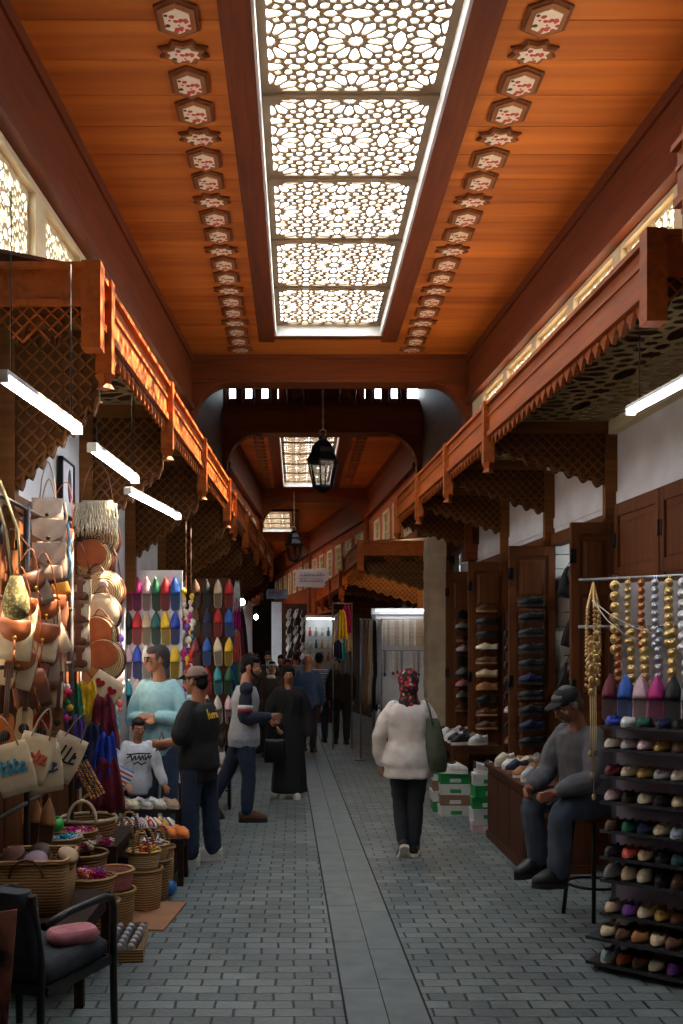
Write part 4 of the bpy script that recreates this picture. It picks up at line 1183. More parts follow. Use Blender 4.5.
tufts('wool_pompoms', 'bright blue wool tassels behind the long hamper', (-1.45, 6.08, .6), .12, ['turquoise', 'blue', 'turquoise', 'pale blue'], 12, 'wool pompoms in baskets', 15)
basket('straw_basket', 'dark straw basket of hot pink wool, right of the blue one', (-1.42, 6.4, .52), .13, .12, STRAWB, group=GB)
tufts('wool_pompoms', 'hot pink wool tassels right of the bright blue ones', (-1.42, 6.4, .58), .13, ['magenta', 'magenta', 'coral', 'rose', 'magenta'], 13, 'wool pompoms in baskets', 16)
t = thing('bead_straps', 'sheaf of yellow and red beaded straps hanging by the scarves', 'straps', pt(80, 764, 6.5), rot=(0, -.5, 0))
for k in range(5):
    mb = MB()
    for j in range(16): mb.ell((.022 * k - .04, -.01 * (k % 2), -.016 * j), (.01, .008, .009), 6, 4)
    mb.build('strap', mat('bead strap %d' % k, [(206, 160, 50), (150, 40, 36), (190, 150, 60), (60, 50, 40), (176, 60, 40)][k], .5, [(120, 40, 30), (210, 170, 70), (60, 40, 30), (200, 160, 60), (220, 180, 80)][k], 60, contrast=.1), t)
mb = MB(); mb.tube([(-.05, 0, .02), (0, 0, .16), (.06, 0, .02)], .005, 5); mb.build('ring', BRNL, t)
mb = MB(); mb.ell((0, 0, .045), (.045, .045, .045), 14, 10); mb.lathe([(.02, .085), (.012, .1), (.002, .102)], 8)
tag(mb.build('green_ball', mat('green plastic', (60, 190, 80), .35), loc=(-1.5, 6.22, .67)), 'bright green ball above the blue wool tassels', 'ball')
# round baskets
bk = [('dark-filled wide straw basket with a cream rim above the other baskets', 84, 842, 6.7, .17, .17, STRAWB, True), ('flat pink-lidded straw basket beside the long hamper', 82, 878, 6.0, .13, .1, STRAWD, False),
      ('straw basket with pink and blue wool beside the long hamper', 80, 864, 6.25, .15, .13, STRAWD, False)]
t = basket('straw_basket', 'wide straw basket with a cream rim, highest of the baskets', (-1.42, 6.75, .5), .19, .17, STRAWB, CANVAS, True, group=GB)
table('basket_bench', 'dark bench behind the round baskets', -1.62, -1.2, 6.62, 7.4, .5, W_BLACKISH, 'bench')
basket('straw_basket', 'low straw basket topped with pink and purple wool, nearest of the round ones', (-1.25, 6.02, .3), .15, .14, STRAWD, group=GB)
tufts('wool_pompoms', 'pink and purple wool pompoms in the nearest round basket', (-1.25, 6.02, .4), .12, ['magenta', 'violet', 'rose', 'coral', 'magenta'], 11, 'wool pompoms in baskets', 3)
t = basket('straw_basket', 'tall straw basket standing under the nearest round one', (-1.25, 6.02, .0), .17, .29, STRAWB, group=GB)
basket('straw_basket', 'straw basket with a pink band in the middle row of baskets', (-1.2, 6.45, .26), .14, .12, mat('pink straw', (186, 112, 110), .8, (140, 76, 74), 30, bump=.3), STRAWD, group=GB)
basket('straw_basket', 'lidded straw basket standing below the pink-banded one', (-1.2, 6.45, 0), .15, .25, STRAWD, lid=False, group=GB)
tufts('wool_pompoms', 'blue and hot pink wool pompoms behind the nearest round basket', (-1.3, 6.42, .52), .13, ['turquoise', 'magenta', 'magenta', 'cream', 'cream'], 10, 'wool pompoms in baskets', 5)
basket('straw_basket', 'deep straw basket with white and blue wool', (-1.38, 6.4, .3), .16, .2, STRAWB, group=GB)
t = table('low_bench', 'low crate bench under the deep straw basket', -1.58, -1.36, 6.15, 6.6, .3, W_BLACKISH, 'bench')
basket('straw_basket', 'tall golden straw basket at the front of the right-hand group', (-1.07, 6.95, 0), .13, .28, STRAWD, group=GB)
basket('straw_basket', 'small straw basket set on the tall golden one', (-1.07, 6.95, .285), .115, .12, STRAW, STRAWD, True, group=GB)
basket('straw_basket', 'tall brown straw basket, middle of the right-hand group', (-1.04, 7.22, 0), .12, .29, STRAWB, group=GB)
basket('straw_basket', 'small pale basket set on the tall brown one', (-1.04, 7.22, .295), .11, .1, STRAW, STRAWD, False, group=GB)
basket('straw_basket', 'handled straw basket beside the dark stool', (-1.03, 7.47, 0), .11, .33, STRAWD, STRAWB, True, group=GB)
tufts('wool_tassels', 'purple, yellow and red wool tassels in the small basket', (-1.07, 6.97, .37), .1, ['violet', 'yellow', 'red', 'magenta', 'orange'], 9, 'wool tassels in baskets', 8)
tufts('wool_tassels', 'magenta and white wool tassels in the pale basket', (-1.04, 7.22, .36), .1, ['magenta', 'violet', 'white', 'green'], 8, 'wool tassels in baskets', 9)
basket('straw_basket', 'round straw basket with a looped handle behind the wool tassels', (-1.25, 7.3, .3), .13, .16, STRAW, STRAWD, True, group=GB)
table('low_bench', 'low crate bench under the looped-handle basket', -1.36, -1.17, 7.1, 7.5, .3, W_BLACKISH, 'bench')
# tray of small knitted slippers on the paving
t = thing('low_tray', 'low straw tray of small grey slippers on the paving', 'tray', (-1.04, 6.05, 0), .1)
mb = MB(); mb.bbox((-.12, -.3, 0), (.12, .3, .02)); mb.bbox((-.12, -.3, .02), (-.105, .3, .07)); mb.bbox((.105, -.3, .02), (.12, .3, .07)); mb.bbox((-.105, -.3, .02), (.105, -.285, .07)); mb.bbox((-.105, .285, .02), (.105, .3, .07)); mb.build('base', STRAWD, t)
KN = mat('grey knit', (120, 118, 120), .9, (70, 68, 72), 40, bump=.3)
for r in range(6):
    for c in range(3):
        tt = thing('knit_slipper', 'small grey knitted slipper, %s row from the front, %s from left, low straw tray' % (ORD[r], ORD[c]), 'slipper', (-1.11 + .068 * c, 5.83 + .085 * r, .02), .15, 'small knitted slippers in the tray')
        mb = MB(); mb.ell((0, 0, .035), (.03, .045, .033), 10, 8); mb.build('upper', KN, tt)
        mb = MB(); mb.ell((0, -.012, .063), (.016, .018, .012), 8, 6); mb.build('cuff', mat('white fluff', (224, 222, 216), .95, bump=.4, scale=90), tt)
tag((lambda m: (m.bbox((-.16, -.35, 0), (.16, .35, .012)), m.build('cardboard_mat', mat('cardboard', (160, 112, 78), .85, (134, 90, 60), 6), loc=(-.98, 6.75, .0), rotz=-.1))[1])(MB()), 'flat brown cardboard laid on the paving beside the baskets', 'cardboard')
mb = MB(); mb.ell((0, 0, .055), (.055, .055, .055), 16, 10)
for k in range(6): mb.tube([(.056 * math.cos(a) * math.cos(k * PI / 6), .056 * math.cos(a) * math.sin(k * PI / 6), .055 + .056 * math.sin(a)) for a in [2 * PI * j / 16 for j in range(17)]], .002, 4)
tag(mb.build('blue_ball', mat('blue plastic', (44, 124, 196), .35), loc=(-.94, 7.33, 0)), 'bright blue ball on the paving at the foot of the dark stool', 'ball')
# white paper folded beside the hamper
tag((lambda m: (m.bbox((-.09, -.12, 0), (.09, .12, .16)), m.bbox((-.1, -.13, .155), (.1, .13, .175)), m.build('white_box', mat('white card', (212, 210, 206), .7), loc=(-1.24, 5.62, 0), rotz=.2))[2])(MB()), 'white cardboard box on the paving below the nearest round basket', 'box')
# dark stool with orange slippers, stepped shoe stand behind
table('dark_stool', 'dark wooden stool carrying orange slippers at the corner of the left stall', -1.07, -.87, 7.6, 7.95, .36, W_BLACKISH, 'stool')
for k in range(2):
    put_shoe('slipper', 'orange', (-1.0 + .1 * k, 7.74, .36), (0, 0, .5), 'orange leather slipper on the dark stool, %s' % ('left one' if k == 0 else 'right one'), 'orange slippers on the stool', 'tan')
t = thing('stepped_stand', 'stepped dark wooden stand of striped slippers and white shoes before the boy', 'stand', (-1.28, 8.05, 0))
mb = MB()
for k, (z, y0) in enumerate(((.24, -.28), (.36, -.02), (.48, .2))): mb.bbox((-.3, y0, z - .03), (.3, y0 + .27, z))
mb.build('step', W_BLACKISH, t)
for s in (-1, 1):
    mb = MB(); mb.prism([(-.28, 0), (.45, 0), (.45, .45), (.2, .45), (.2, .33), (-.02, .33), (-.02, .21), (-.28, .21)], s * .27, s * .27 + .03, Matrix(((0, 0, 1, 0), (1, 0, 0, 0), (0, 1, 0, 0), (0, 0, 0, 1)))); mb.build('side_board', W_BLACKISH, t)
STR = [bands('stripes a', [(226, 222, 214), (40, 120, 150), (226, 222, 214), (190, 60, 90)], 26, 'y'), bands('stripes b', [(232, 226, 214), (200, 50, 60), (240, 236, 228), (60, 90, 160), (226, 190, 60)], 20, 'x'), bands('stripes c', [(236, 180, 60), (70, 90, 150), (226, 222, 214)], 24, 'x'), bands('stripes d', [(226, 120, 50), (230, 222, 210), (60, 120, 170)], 22, 'y')]
def striped(k, loc, rot, label, group): return dup(shoe('slipper', STR[k], 'white', 'striped_slipper'), loc, rot, label, group)
for r, (z, y) in enumerate(((.24, 7.9), (.36, 8.14), (.48, 8.36))):
    for c in range(5):
        x = -1.51 + .112 * c
        if r == 2: put_shoe('flat', ['white', 'cream', 'silver', 'white', 'beige'][c], (x, y + .02, z), (0, 0, .6), 'white low shoe on the top step before the boy, %s from left' % ORD[c], 'white shoes on the stepped stand', 'white')
        else: striped((r * 2 + c) % 4, (x, y, z), (0, 0, .6), 'striped cloth slipper on the %s step before the boy, %s from left' % (('lowest', 'middle')[r], ORD[c]), 'striped slippers on the stepped stand')
tt = thing('striped_bag', 'folded pale bag with red and blue stripes held at the boy\'s side', 'bag', pt(122, 778, 8.52), rot=(.2, .5, .2))
superq(.15, .05, .2, 0, e=.3).build('body', bands('stripes e', [(228, 226, 222), (60, 110, 160), (228, 226, 222), (196, 70, 80)], 14, 'z'), tt)
strap_loop(tt, .1, .08, .1, TAUPE, .005, 'handle')
# heap of pale slippers left of the path farther on, shoe bags hanging behind the raglan man
for k in range(8):
    put_shoe('slipper', ['white', 'beige', 'violet', 'white', 'cream', 'white', 'violet', 'black'][k], (-.93 + .12 * (k % 2), 10.3 + .16 * (k // 2), .34 if k < 4 else .56) if False else (-.96 + .11 * (k % 2), 11.1 + .02 * k, .28 + .17 * (k // 2)), (1.0, 0, .1),
             '%s slipper on the small rack behind the striding man, %s row from the bottom, %s' % (['white', 'beige', 'violet', 'white', 'cream', 'white', 'violet', 'black'][k], ORD[k // 2], ('left', 'right')[k % 2]), 'slippers on the small rack', 'white')
t = thing('slipper_rack', 'small dark rack of pale slippers below the dark slipper board', 'rack', (-.9, 11.25, 0))
for s in (-.14, .14):
    mb = MB(); mb.bbox((s - .012, -.05, 0), (s + .012, .12, 1.05)); mb.build('side', BLACKM, t)
for k in range(4):
    mb = MB(); mb.hexa([(-.13, -.16, .13 + .17 * k), (.13, -.16, .13 + .17 * k), (.13, .1, .35 + .17 * k), (-.13, .1, .35 + .17 * k), (-.13, -.16, .14 + .17 * k), (.13, -.16, .14 + .17 * k), (.13, .1, .36 + .17 * k), (-.13, .1, .36 + .17 * k)]) if False else mb.bbox((-.13, -.02, .2 + .17 * k), (.13, .1, .215 + .17 * k)); mb.build('shelf', BLACKM, t)
# foreground armchair
t = thing('metal_armchair', 'black metal armchair with a dark cushion at the lower left corner', 'chair', (-1.2, 4.49, 0), 2.75)
CUSH = mat('dark patterned cushion', (48, 58, 66), .85, (24, 28, 36), 18, bump=.2); BLK = mat('black tube', (20, 20, 22), .4)
for s in (-1, 1):
    mb = MB(); mb.tube([(s * .27, .27, .66), (s * .27, .1, .68), (s * .27, -.18, .68), (s * .27, -.235, .665), (s * .27, -.255, .62), (s * .27, -.255, .3), (s * .27, -.265, 0)], .018, 8); mb.build('arm', BLK, t)
    mb = MB(); mb.tube([(s * .25, .32, .8), (s * .25, .26, .5), (s * .26, .28, 0)], .018, 8); mb.build('leg', BLK, t)
mb = MB(); mb.bar((-.26, -.24, .38), (.26, -.24, .38), .02, .04); mb.bar((-.26, .25, .38), (.26, .25, .38), .02, .04); mb.bar((-.265, -.24, .38), (-.265, .25, .38), .02, .04); mb.bar((.265, -.24, .38), (.265, .25, .38), .02, .04); mb.build('seat_frame', BLK, t)
mb = MB(); mb.rings([rr_(.48, .48, .39), rr_(.53, .52, .42), rr_(.53, .52, .46), rr_(.46, .46, .49)], True, True); mb.build('seat', CUSH, t)
mb = MB(); rg = []
for i in range(9):
    a = i / 8; z = .44 + .37 * a; y = .25 + .07 * a + .015 * math.sin(a * PI); w = .26 - .03 * a ** 6
    rg.append([Vector((-w, y, z)), Vector((-w * .9, y - .05, z)), Vector((w * .9, y - .05, z)), Vector((w, y, z)), Vector((w * .9, y + .04, z)), Vector((-w * .9, y + .04, z))])
mb.rings(rg, True, True); mb.build('backrest', CUSH, t)
mb = MB(); rg = []
for i in range(9):
    a = i / 8; z = .05 + .8 * a
    rg.append([Vector((-.28 + .02 * math.sin(a * 7), y, z)) for y in (.2, .3, .4)] + [Vector((-.3 + .02 * math.sin(a * 7), y, z)) for y in (.4, .3, .2)])
tt = tag((lambda m: (m.rings([[Vector(((u - .5) * (.5 - .1 * (i / 8)), .03 * math.sin(u * 14 + i * .4), -.75 * i / 8)) for u in [j / 11 for j in range(12)]] + [Vector(((u - .5) * (.5 - .1 * (i / 8)), .03 * math.sin(u * 14 + i * .4) + .012, -.75 * i / 8)) for u in [j / 11 for j in reversed(range(12))]] for i in range(9)], True, True),
    m.build('draped_shawl', mat('rose brown shawl', (150, 92, 76), .9, (40, 30, 30), 7, contrast=.12), loc=(-1.36, 3.9, .78), rotz=.1))[1])(MB()), 'rose-brown shawl hanging in the lower left corner of the photo', 'shawl')
tag((lambda m: (m.rings([rr_(.2, .14, .0, .6), rr_(.24, .17, .03, .6), rr_(.2, .14, .06, .6)], True, True), m.build('pink_cloth', mat('pink cloth', (200, 130, 140), .9, (160, 96, 106), 20, bump=.2), loc=(-1.02, 4.52, .49), rotz=.6))[1])(MB()), 'folded pink cloth on the seat of the black armchair', 'cloth')

# strings of small bright trinkets hung at the ends of the slipper boards
def trinket_string(label, px, Y, z0, z1, seed):
    rr = random.Random(seed); x = (px - VX) / F * Y
    t = thing('trinket_string', label, 'trinkets', (x, Y, z1), group='strings of bright trinkets')
    mb = MB(); mb.tube([(0, 0, z0 - z1), (0, 0, 3.66 - z1)], .003, 4); mb.build('cord', BRNL, t)
    z = -.03
    while z > z0 - z1:
        c = rr.choice(('white', 'rose', 'magenta', 'yellow', 'red', 'turquoise', 'violet', 'cream', 'coral')); s = rr.uniform(.022, .04)
        mb = MB(); dx = rr.uniform(-.03, .03)
        mb.ell((dx, -.02, z), (s, s * .6, s * 1.2), 8, 6); mb.lathe([(.002, z - s * 2.4), (s * .7, z - s * 2.1), (s * .3, z - s)], 8, (dx, -.02, 0)); mb.build('trinket', leather(c), t)
        z -= rr.uniform(.05, .08)
trinket_string('string of bright trinkets at the left edge of the white slipper board', 118, 9.0, 1.3, 2.35, 1)
trinket_string('string of bright trinkets between the scarves and the white slipper board', 114, 8.6, .95, 2.1, 2)
trinket_string('string of bright trinkets at the right edge of the white slipper board', 186, 9.75, .8, 2.4, 3)
trinket_string('string of bright trinkets just left of the dark slipper board', 191, 10.6, 1.0, 2.4, 4)
# ================================================================== right side: shoe rack, belts, shops
leaf('wooden_shutter', 'panelled wooden shutter on the right wall above the belts, nearest the photo edge', (wr(7.3) - .03, 7.3, 0), 1.0, -PI / 2 + .05, 3.0)
leaf('wooden_shutter', 'panelled wooden shutter on the right wall beside the first bracket post', (wr(8.2) - .03, 8.2, 0), .88, -PI / 2 + .05, 3.0)
leaf('door_leaf', 'open wooden door leaf behind the gold belts', (2.27, 8.26, 0), .38, 0, 2.86)
leaf('door_leaf', 'open wooden door leaf hung with black shoes, behind the seated man', (2.12, 9.96, 0), .46, 0, 2.84)
leaf('door_leaf', 'open wooden door leaf hung with beige and brown shoes', (2.0, 11.62, 0), .48, 0, 2.82)
leaf('door_leaf', 'open wooden door leaf beside the stone pillar', (1.99, 13.3, 0), .44, 0, 2.84)
mb = MB()
for Y0, Y1 in ((8.35, 9.97), (10.1, 11.67), (11.8, 13.35)): slab(mb, off(wr, -.04), off(wr, .06), Y0, Y1, 2.84, 2.96)
for Y in (8.36, 10.1, 11.63, 11.8, 13.3): slab(mb, off(wr, -.05), off(wr, .08), Y, Y + .06, 0, 2.9)
struct(mb.build('door_frames', W_DOOR))
# pale slatted wall inside the first shop
mb = MB()
for k in range(18): mb.bbox((2.56, 10.0, .3 + .145 * k), (4.4, 10.05, .3 + .145 * k + .135))
struct(mb.build('wall_slats', mat('pale slat board', (214, 210, 200), .6, (196, 190, 178), 4)))
P_SB = saddle_bag(mat('black bag', (26, 26, 28), .5), mat('black bag flap', (20, 20, 22), .4), .24, .24)
for k, (x, z, lab) in enumerate(((2.76, 2.45, 'highest'), (2.8, 1.95, 'second'), (2.75, 1.5, 'third'))):
    dup(P_SB, (x, 9.92, z), (0, .3, 0), 'black bag hanging on the pale slatted wall inside the shop, %s from the top' % lab, 'black bags inside the shop', 1.25)
drop(P_SB)
tube_lamp((2.75, 9.6, 2.86), (3.4, 9.6, 2.86), 'small tube light inside the shop behind the open door leaf', 2.94)
# stone pillar
mb = MB()
for k in range(22):
    o = .0 if k % 2 else .006
    mb.bbox((1.86 - o, 14.15 - o, .155 * k), (2.12, 14.6, .155 * k + .15))
mb.bbox((1.87, 14.16, 0), (2.12, 14.59, 3.4))
struct(mb.build('pillar_1', STONE))

# ---- shoe rack
RK = (1.86, 5.84, 0); RA = -math.radians(40)
RM = Matrix.Translation(RK) @ Matrix.Rotation(RA, 4, 'Z')
t = thing('shoe_rack', 'tall metal shoe rack at the right edge, crowded with flats', 'rack', RK, RA)
SH = [.05, .19, .31, .5, .63, .78, .945, 1.09, 1.245, 1.375]
RW = 1.0; RMET = mat('rack metal', (70, 70, 76), .45, (46, 46, 52), 12, metal=.5)
for k, z in enumerate(SH):
    d = .3 if k < 2 else .2
    mb = MB(); mb.bbox((-.04 if k < 2 else 0, -d, z - .008), (RW, .0, z)); mb.bbox((-.04 if k < 2 else 0, -d - .006, z - .014), (RW, -d, z + .004)); mb.build('shelf', RMET, t)
mb = MB(); mb.bbox((0, .0, .02), (RW, .015, 1.4)); mb.build('back_panel', mat('lavender grey panel', (136, 130, 146), .7, (112, 106, 122), 4), t)
for x in (.0, RW):
    mb = MB(); mb.bbox((x - .015, -.0, 0), (x + .015, .05, 2.25)); mb.build('post', RMET, t)
    mb = MB(); mb.bbox((x - .015, -.25, 0), (x + .015, .0, .03)); mb.build('foot', RMET, t)
for z in (2.224, 1.945):
    mb = MB(); mb.tube([(-.2, -.04, z), (RW + .02, -.04, z)], .01, 8); mb.build('rod', STEEL, t)
mb = MB(); mb.bbox((.0, .01, 1.5), (RW, .025, 2.2)); mb.build('upper_panel', mat('upper white panel', (190, 188, 192), .7, (170, 168, 174), 4), t)
ROWS = [['pale blue', 'rust', 'brown', 'cream', 'purple', 'brown', 'teal'], ['beige', 'brown', 'tan', 'beige', 'brown', 'green', 'tan'], ['beige', 'purple', 'cream', 'gold', 'brown', 'red', 'beige'], ['grey', 'beige', 'cream', 'black', 'brown', 'beige', 'grey'],
        ['black', 'coral', 'beige', 'black', 'teal', 'burgundy', 'brown'], ['brown', 'green', 'navy', 'beige', 'pale blue', 'tan', 'grey'], ['rose', 'black', 'cream', 'black', 'beige', 'cream', 'silver'], ['burgundy', 'cream', 'gold', 'silver', 'cream', 'navy', 'gold'],
        ['cream', 'silver', 'rose', 'gold', 'brown', 'cream', 'silver'], ['royal blue', 'white', 'green', 'navy', 'black', 'gold', 'grey']]
for r, row in enumerate(ROWS):
    for k, c in enumerate(row):
        yy = -.17 if r < 2 else -.1
        p = RM @ Vector((.05 + .094 * k, yy, SH[r]))
        put_shoe('flat' if r != 3 else 'loafer', c, p, (0, 0, RA + random.uniform(-.1, .1)), '%s %s, %s from left, %s shelf from the floor, shoe rack' % (c, 'flat' if r != 3 else 'loafer', ORD[k], ORD[r]), 'shoes on the shoe rack', 'white' if c in ('white', 'pale blue') else 'dark', .87)
if 'toe_up' not in HS:
    pass
for k, c in enumerate(('burgundy', 'blue', 'rose', 'magenta', 'black', 'silver', 'violet')):
    h = hung_slipper(c, c)
    p = RM @ Vector((.02 + .09 * k, -.1, 1.375 + .17))
    dup(h, p, (-.12, 0, RA), '%s pointed slipper standing toe-up on the top shelf, %s from left' % (c, ORD[k]), 'toe-up slippers on the shoe rack', (.9, 1, .84)); drop(h)
# disc belts
GOLD = mat('gold discs', (226, 196, 134), .3, (184, 146, 84), 30, metal=.8, bump=.3); SILV = mat('silver discs', (206, 208, 214), .3, (150, 152, 160), 30, metal=.8, bump=.3); COPP = mat('copper discs', (204, 132, 84), .3, (150, 88, 50), 30, metal=.8, bump=.3)
def belt(R, n, sp, m, dark=True):
    t = thing('disc_belt', 'x', 'belt')
    MX = Matrix.Rotation(PI / 2, 4, 'X')
    for k in range(n):
        mb = MB(); mb.lathe([(R, .0), (R, .005), (R * .75, .012), (R * .5, .01), (R * .35, .016), (.002, .02)], 14, (0, 0, -R - sp * k), MX); mb.build('disc', m, t)
    mb = MB()
    for x in (-.006, .006): mb.tube([(x, .006, .02), (x, .006, -R * 2 - sp * (n - 1))], .002, 4)
    mb.build('chain', m, t)
    return t
BT = {}
for row, (z, specs) in enumerate(((2.224, [(.03, 7, .062, GOLD), (.02, 9, .042, GOLD), (.022, 9, .044, COPP), (.022, 9, .044, SILV), (.028, 8, .048, GOLD), (.032, 7, .06, SILV), (.026, 8, .05, GOLD), (.03, 7, .06, GOLD), (.024, 8, .048, SILV)]),
                          (1.945, [(.024, 8, .046, COPP), (.026, 7, .052, GOLD), (.03, 7, .05, GOLD), (.025, 8, .05, SILV), (.03, 7, .055, GOLD), (.03, 7, .056, SILV), (.022, 9, .044, COPP), (.028, 7, .056, GOLD), (.026, 8, .05, GOLD)]))):
    for k, (R, n, sp, m) in enumerate(specs):
        key = (R, n, sp, m.name)
        if key not in BT: BT[key] = belt(R, n, sp, m)
        nm = m.name.split()[0]
        p = RM @ Vector((.03 + .078 * k + .02 * row, -.058, z - .012))
        dup(BT[key], p, RA, '%s disc belt hanging from the %s rod, %s from left' % (nm, ('upper', 'lower')[row], ORD[k]), 'disc belts over the shoe rack')
for b_ in BT.values(): drop(b_)
# bunch of gold chains at the rack's street end
t = thing('chain_bunch', 'bunch of long gold chain belts hanging at the street end of the shoe rack', 'chains', tuple(RM @ Vector((-.1, -.06, 2.2))))
for k in range(7):
    a = .9 * k; R = .035 + .012 * (k % 3); ln = .42 + .06 * (k % 4)
    mb = MB(); P = [(0, 0, 0), (R * math.cos(a), R * math.sin(a), -.15), (R * 1.2 * math.cos(a), R * 1.2 * math.sin(a), -ln)]
    for i in range(26):
        u = i / 25; q = Vector(P[0]).lerp(Vector(P[1]), min(u * 2, 1)) if u < .5 else Vector(P[1]).lerp(Vector(P[2]), u * 2 - 1)
        mb.ell(q, (.009, .009, .012), 6, 4)
    mb.build('chain', GOLD, t)
for k in range(3):
    mb = MB(); x, y = .02 * math.cos(k * 2), .02 * math.sin(k * 2)
    for j in range(5): mb.ell((x - .01, y - .03, -.3 - .07 * j - .03 * k), (.022, .01, .026), 8, 5)
    mb.build('disc', GOLD, t)
for k in range(4):
    mb = MB(); x = -.02 + .014 * k; L_ = 1.0 + .13 * (k % 3)
    mb.tube([(x, .01 * k, -.4), (x + .004, .01 * k, -.9), (x, .01 * k, -L_)], .003, 4); mb.ell((x, .01 * k, -L_), (.012, .012, .02), 8, 6); mb.build('tassel_cord', mat('cream cord', (206, 180, 128), .7), t)
t = thing('string_line', 'thin white cord slung across the disc belts', 'cord', tuple(RM @ Vector((-.09, -.1, 2.1))), RA)
mb = MB(); mb.tube([(0, 0, 0), (.12, -.02, -.09), (.25, -.02, -.16), (.36, .0, -.2)], .003, 5); mb.tube([(0, 0, 0), (.1, -.02, -.12), (.2, -.02, -.2), (.3, .0, -.24)], .003, 5); mb.build('cord', WHITEPAINT, t)

# ---- counter with shoes
t = thing('wooden_counter', 'dark wooden counter in front of the shoe shop, shoes laid on top', 'counter', (2.11, 8.8, 0))
mb = MB(); mb.bbox((-.27, -.78, .06), (.28, .78, .68)); mb.build('body', wood('counter wood', (84, 46, 24), (52, 28, 13), 'z', .5), t)
mb = MB(); mb.bbox((-.3, -.81, .68), (.3, .81, .715)); mb.build('top', wood('counter wood', (84, 46, 24), (52, 28, 13), 'z', .5), t)
mb = MB(); mb.bbox((-.285, -.8, 0), (.29, .8, .07)); mb.build('plinth', W_DARK, t)
for y0, y1 in ((-.74, -.26), (-.24, .24), (.26, .74)):
    mb = MB(); mb.bbox((-.283, y0, .12), (-.268, y1, .62)); mb.build('side_panel', wood('counter wood', (84, 46, 24), (52, 28, 13), 'z', .5), t)
mb = MB(); mb.bbox((-.24, -.792, .12), (.25, -.778, .62)); mb.build('front_panel', wood('counter wood', (84, 46, 24), (52, 28, 13), 'z', .5), t)
cs = ['silver', 'grey', 'white', 'tan', 'black', 'beige', 'navy', 'tan', 'brown', 'white', 'beige', 'black', 'cream', 'tan', 'grey']
for k, c in enumerate(cs):
    r, q = divmod(k, 3)
    put_shoe('loafer' if k % 2 else 'sneaker', c, (1.95 + .16 * q, 8.28 + .27 * r, .715), (0, 0, -.9 + random.uniform(-.2, .2)), '%s shoe on the wooden counter, %s row from the near end, %s' % (c, ORD[r], ('street side', 'middle', 'shop side')[q]), 'shoes on the wooden counter', 'tan' if c in ('navy', 'black', 'grey') else 'white')
# ---- shoe boxes
GRN = mat('green box card', (30, 140, 74), .6, (24, 116, 60), 5); WHB = mat('white box card', (210, 210, 206), .6, (188, 188, 184), 5); BRB = mat('brown box card', (146, 112, 84), .7, (120, 90, 64), 5); PKB = mat('pink box card', (206, 168, 172), .6, (180, 142, 148), 5)
def shoebox(a, b):
    t = thing('shoe_box', 'x', 'box')
    mb = MB(); mb.bbox((-.16, -.1, 0), (.16, .1, .1)); mb.build('base', a, t)
    mb = MB(); mb.bbox((-.165, -.105, .075), (.165, .105, .115)); mb.build('lid', b, t)
    mb = MB(); mb.bbox((-.06, -.104, .02), (.06, -.1, .06)); mb.build('label_patch', WHB if a is not WHB else GRN, t)
    return t
SB = {'green': shoebox(GRN, GRN), 'white': shoebox(WHB, WHB), 'brown': shoebox(BRB, BRB), 'pink': shoebox(PKB, WHB), 'green-lidded white': shoebox(WHB, GRN)}
for nm, x, y, col, where in (('a', 1.9, 9.9, ['pink', 'white', 'green', 'green', 'white'], 'the stack against the counter'), ('b', 1.72, 10.85, ['white', 'brown', 'white', 'green'], 'the stack behind the walking woman'), ('c', 1.62, 11.2, ['green', 'white', 'brown', 'green-lidded white'], 'the stack farthest from the counter')):
    for k, c in enumerate(col):
        dup(SB[c], (x + random.uniform(-.01, .01), y, .116 * k), random.uniform(-.08, .08) + (PI / 2 if nm == 'c' else 0), '%s shoe box, %s from the floor in %s' % (c, ORD[k], where), 'shoe boxes beside the counter')
for b_ in SB.values(): drop(b_)
t = table('shoe_table', 'dark table of shoes behind the stacked shoe boxes', 1.75, 2.3, 11.2, 12.9, .72, W_DARK)
for k, c in enumerate(['black', 'white', 'black', 'grey', 'white', 'black', 'silver', 'black', 'white', 'navy', 'black', 'beige']):
    r, q = divmod(k, 2)
    put_shoe('sneaker', c, (1.86 + .2 * q, 11.32 + .25 * r, .72), (0, 0, -1.1), '%s shoe on the dark table, %s row from the near end, %s' % (c, ORD[r], ('street side', 'shop side')[q]), 'shoes on the dark table', 'white')
for k, c in enumerate(('white', 'black', 'silver', 'black')):
    p = (1.72, 10.76, .464) if k == 0 else (1.72 + .0, 10.9, .464) if k == 1 else (1.9, 9.83, .58) if k == 2 else (1.9, 9.96, .58)
    put_shoe('sneaker', c, p, (0, 0, 1.2), '%s shoe set on top of the stack %s' % (c, 'behind the walking woman' if k < 2 else 'against the counter'), 'shoes on the shoe boxes', 'white')
# ---- shoes hooked on the door leaves
def column(px0, dx, Y, y0, dy, cols, where, rot=PI / 2, kind='loafer', cols2=1):
    for k, c in enumerate(cols):
        p = pt(px0 + dx * (k % 2) * .0, y0 + dy * k, Y)
        put_shoe(kind, c, p, (.0, random.uniform(-.12, .2), -rot + random.uniform(-.15, .15)), '%s shoe hooked on %s, %s from the top' % (c, where, ORD[k]), 'shoes hooked on ' + where, 'tan' if c in ('beige', 'tan', 'brown') else 'dark')
column(531, 0, 9.84, 607, 15.5, ['black'] * 5 + ['navy', 'black', 'black', 'navy', 'black'], 'the door leaf behind the seated man', kind='sneaker')
column(487, 0, 11.5, 612, 13, ['brown', 'black', 'black', 'cream', 'brown', 'beige', 'tan', 'black', 'brown', 'brown'], 'the middle door leaf')
column(463, 0, 13.2, 619, 11.5, ['black', 'silver', 'brown', 'rose', 'black', 'grey', 'pink', 'silver', 'brown'], 'the leaf by the pillar', kind='sneaker', rot=.9)
t = thing('shoe_pole', 'dark pole rack of shoes between the two door leaves', 'rack', (2.28, 10.75, 0))
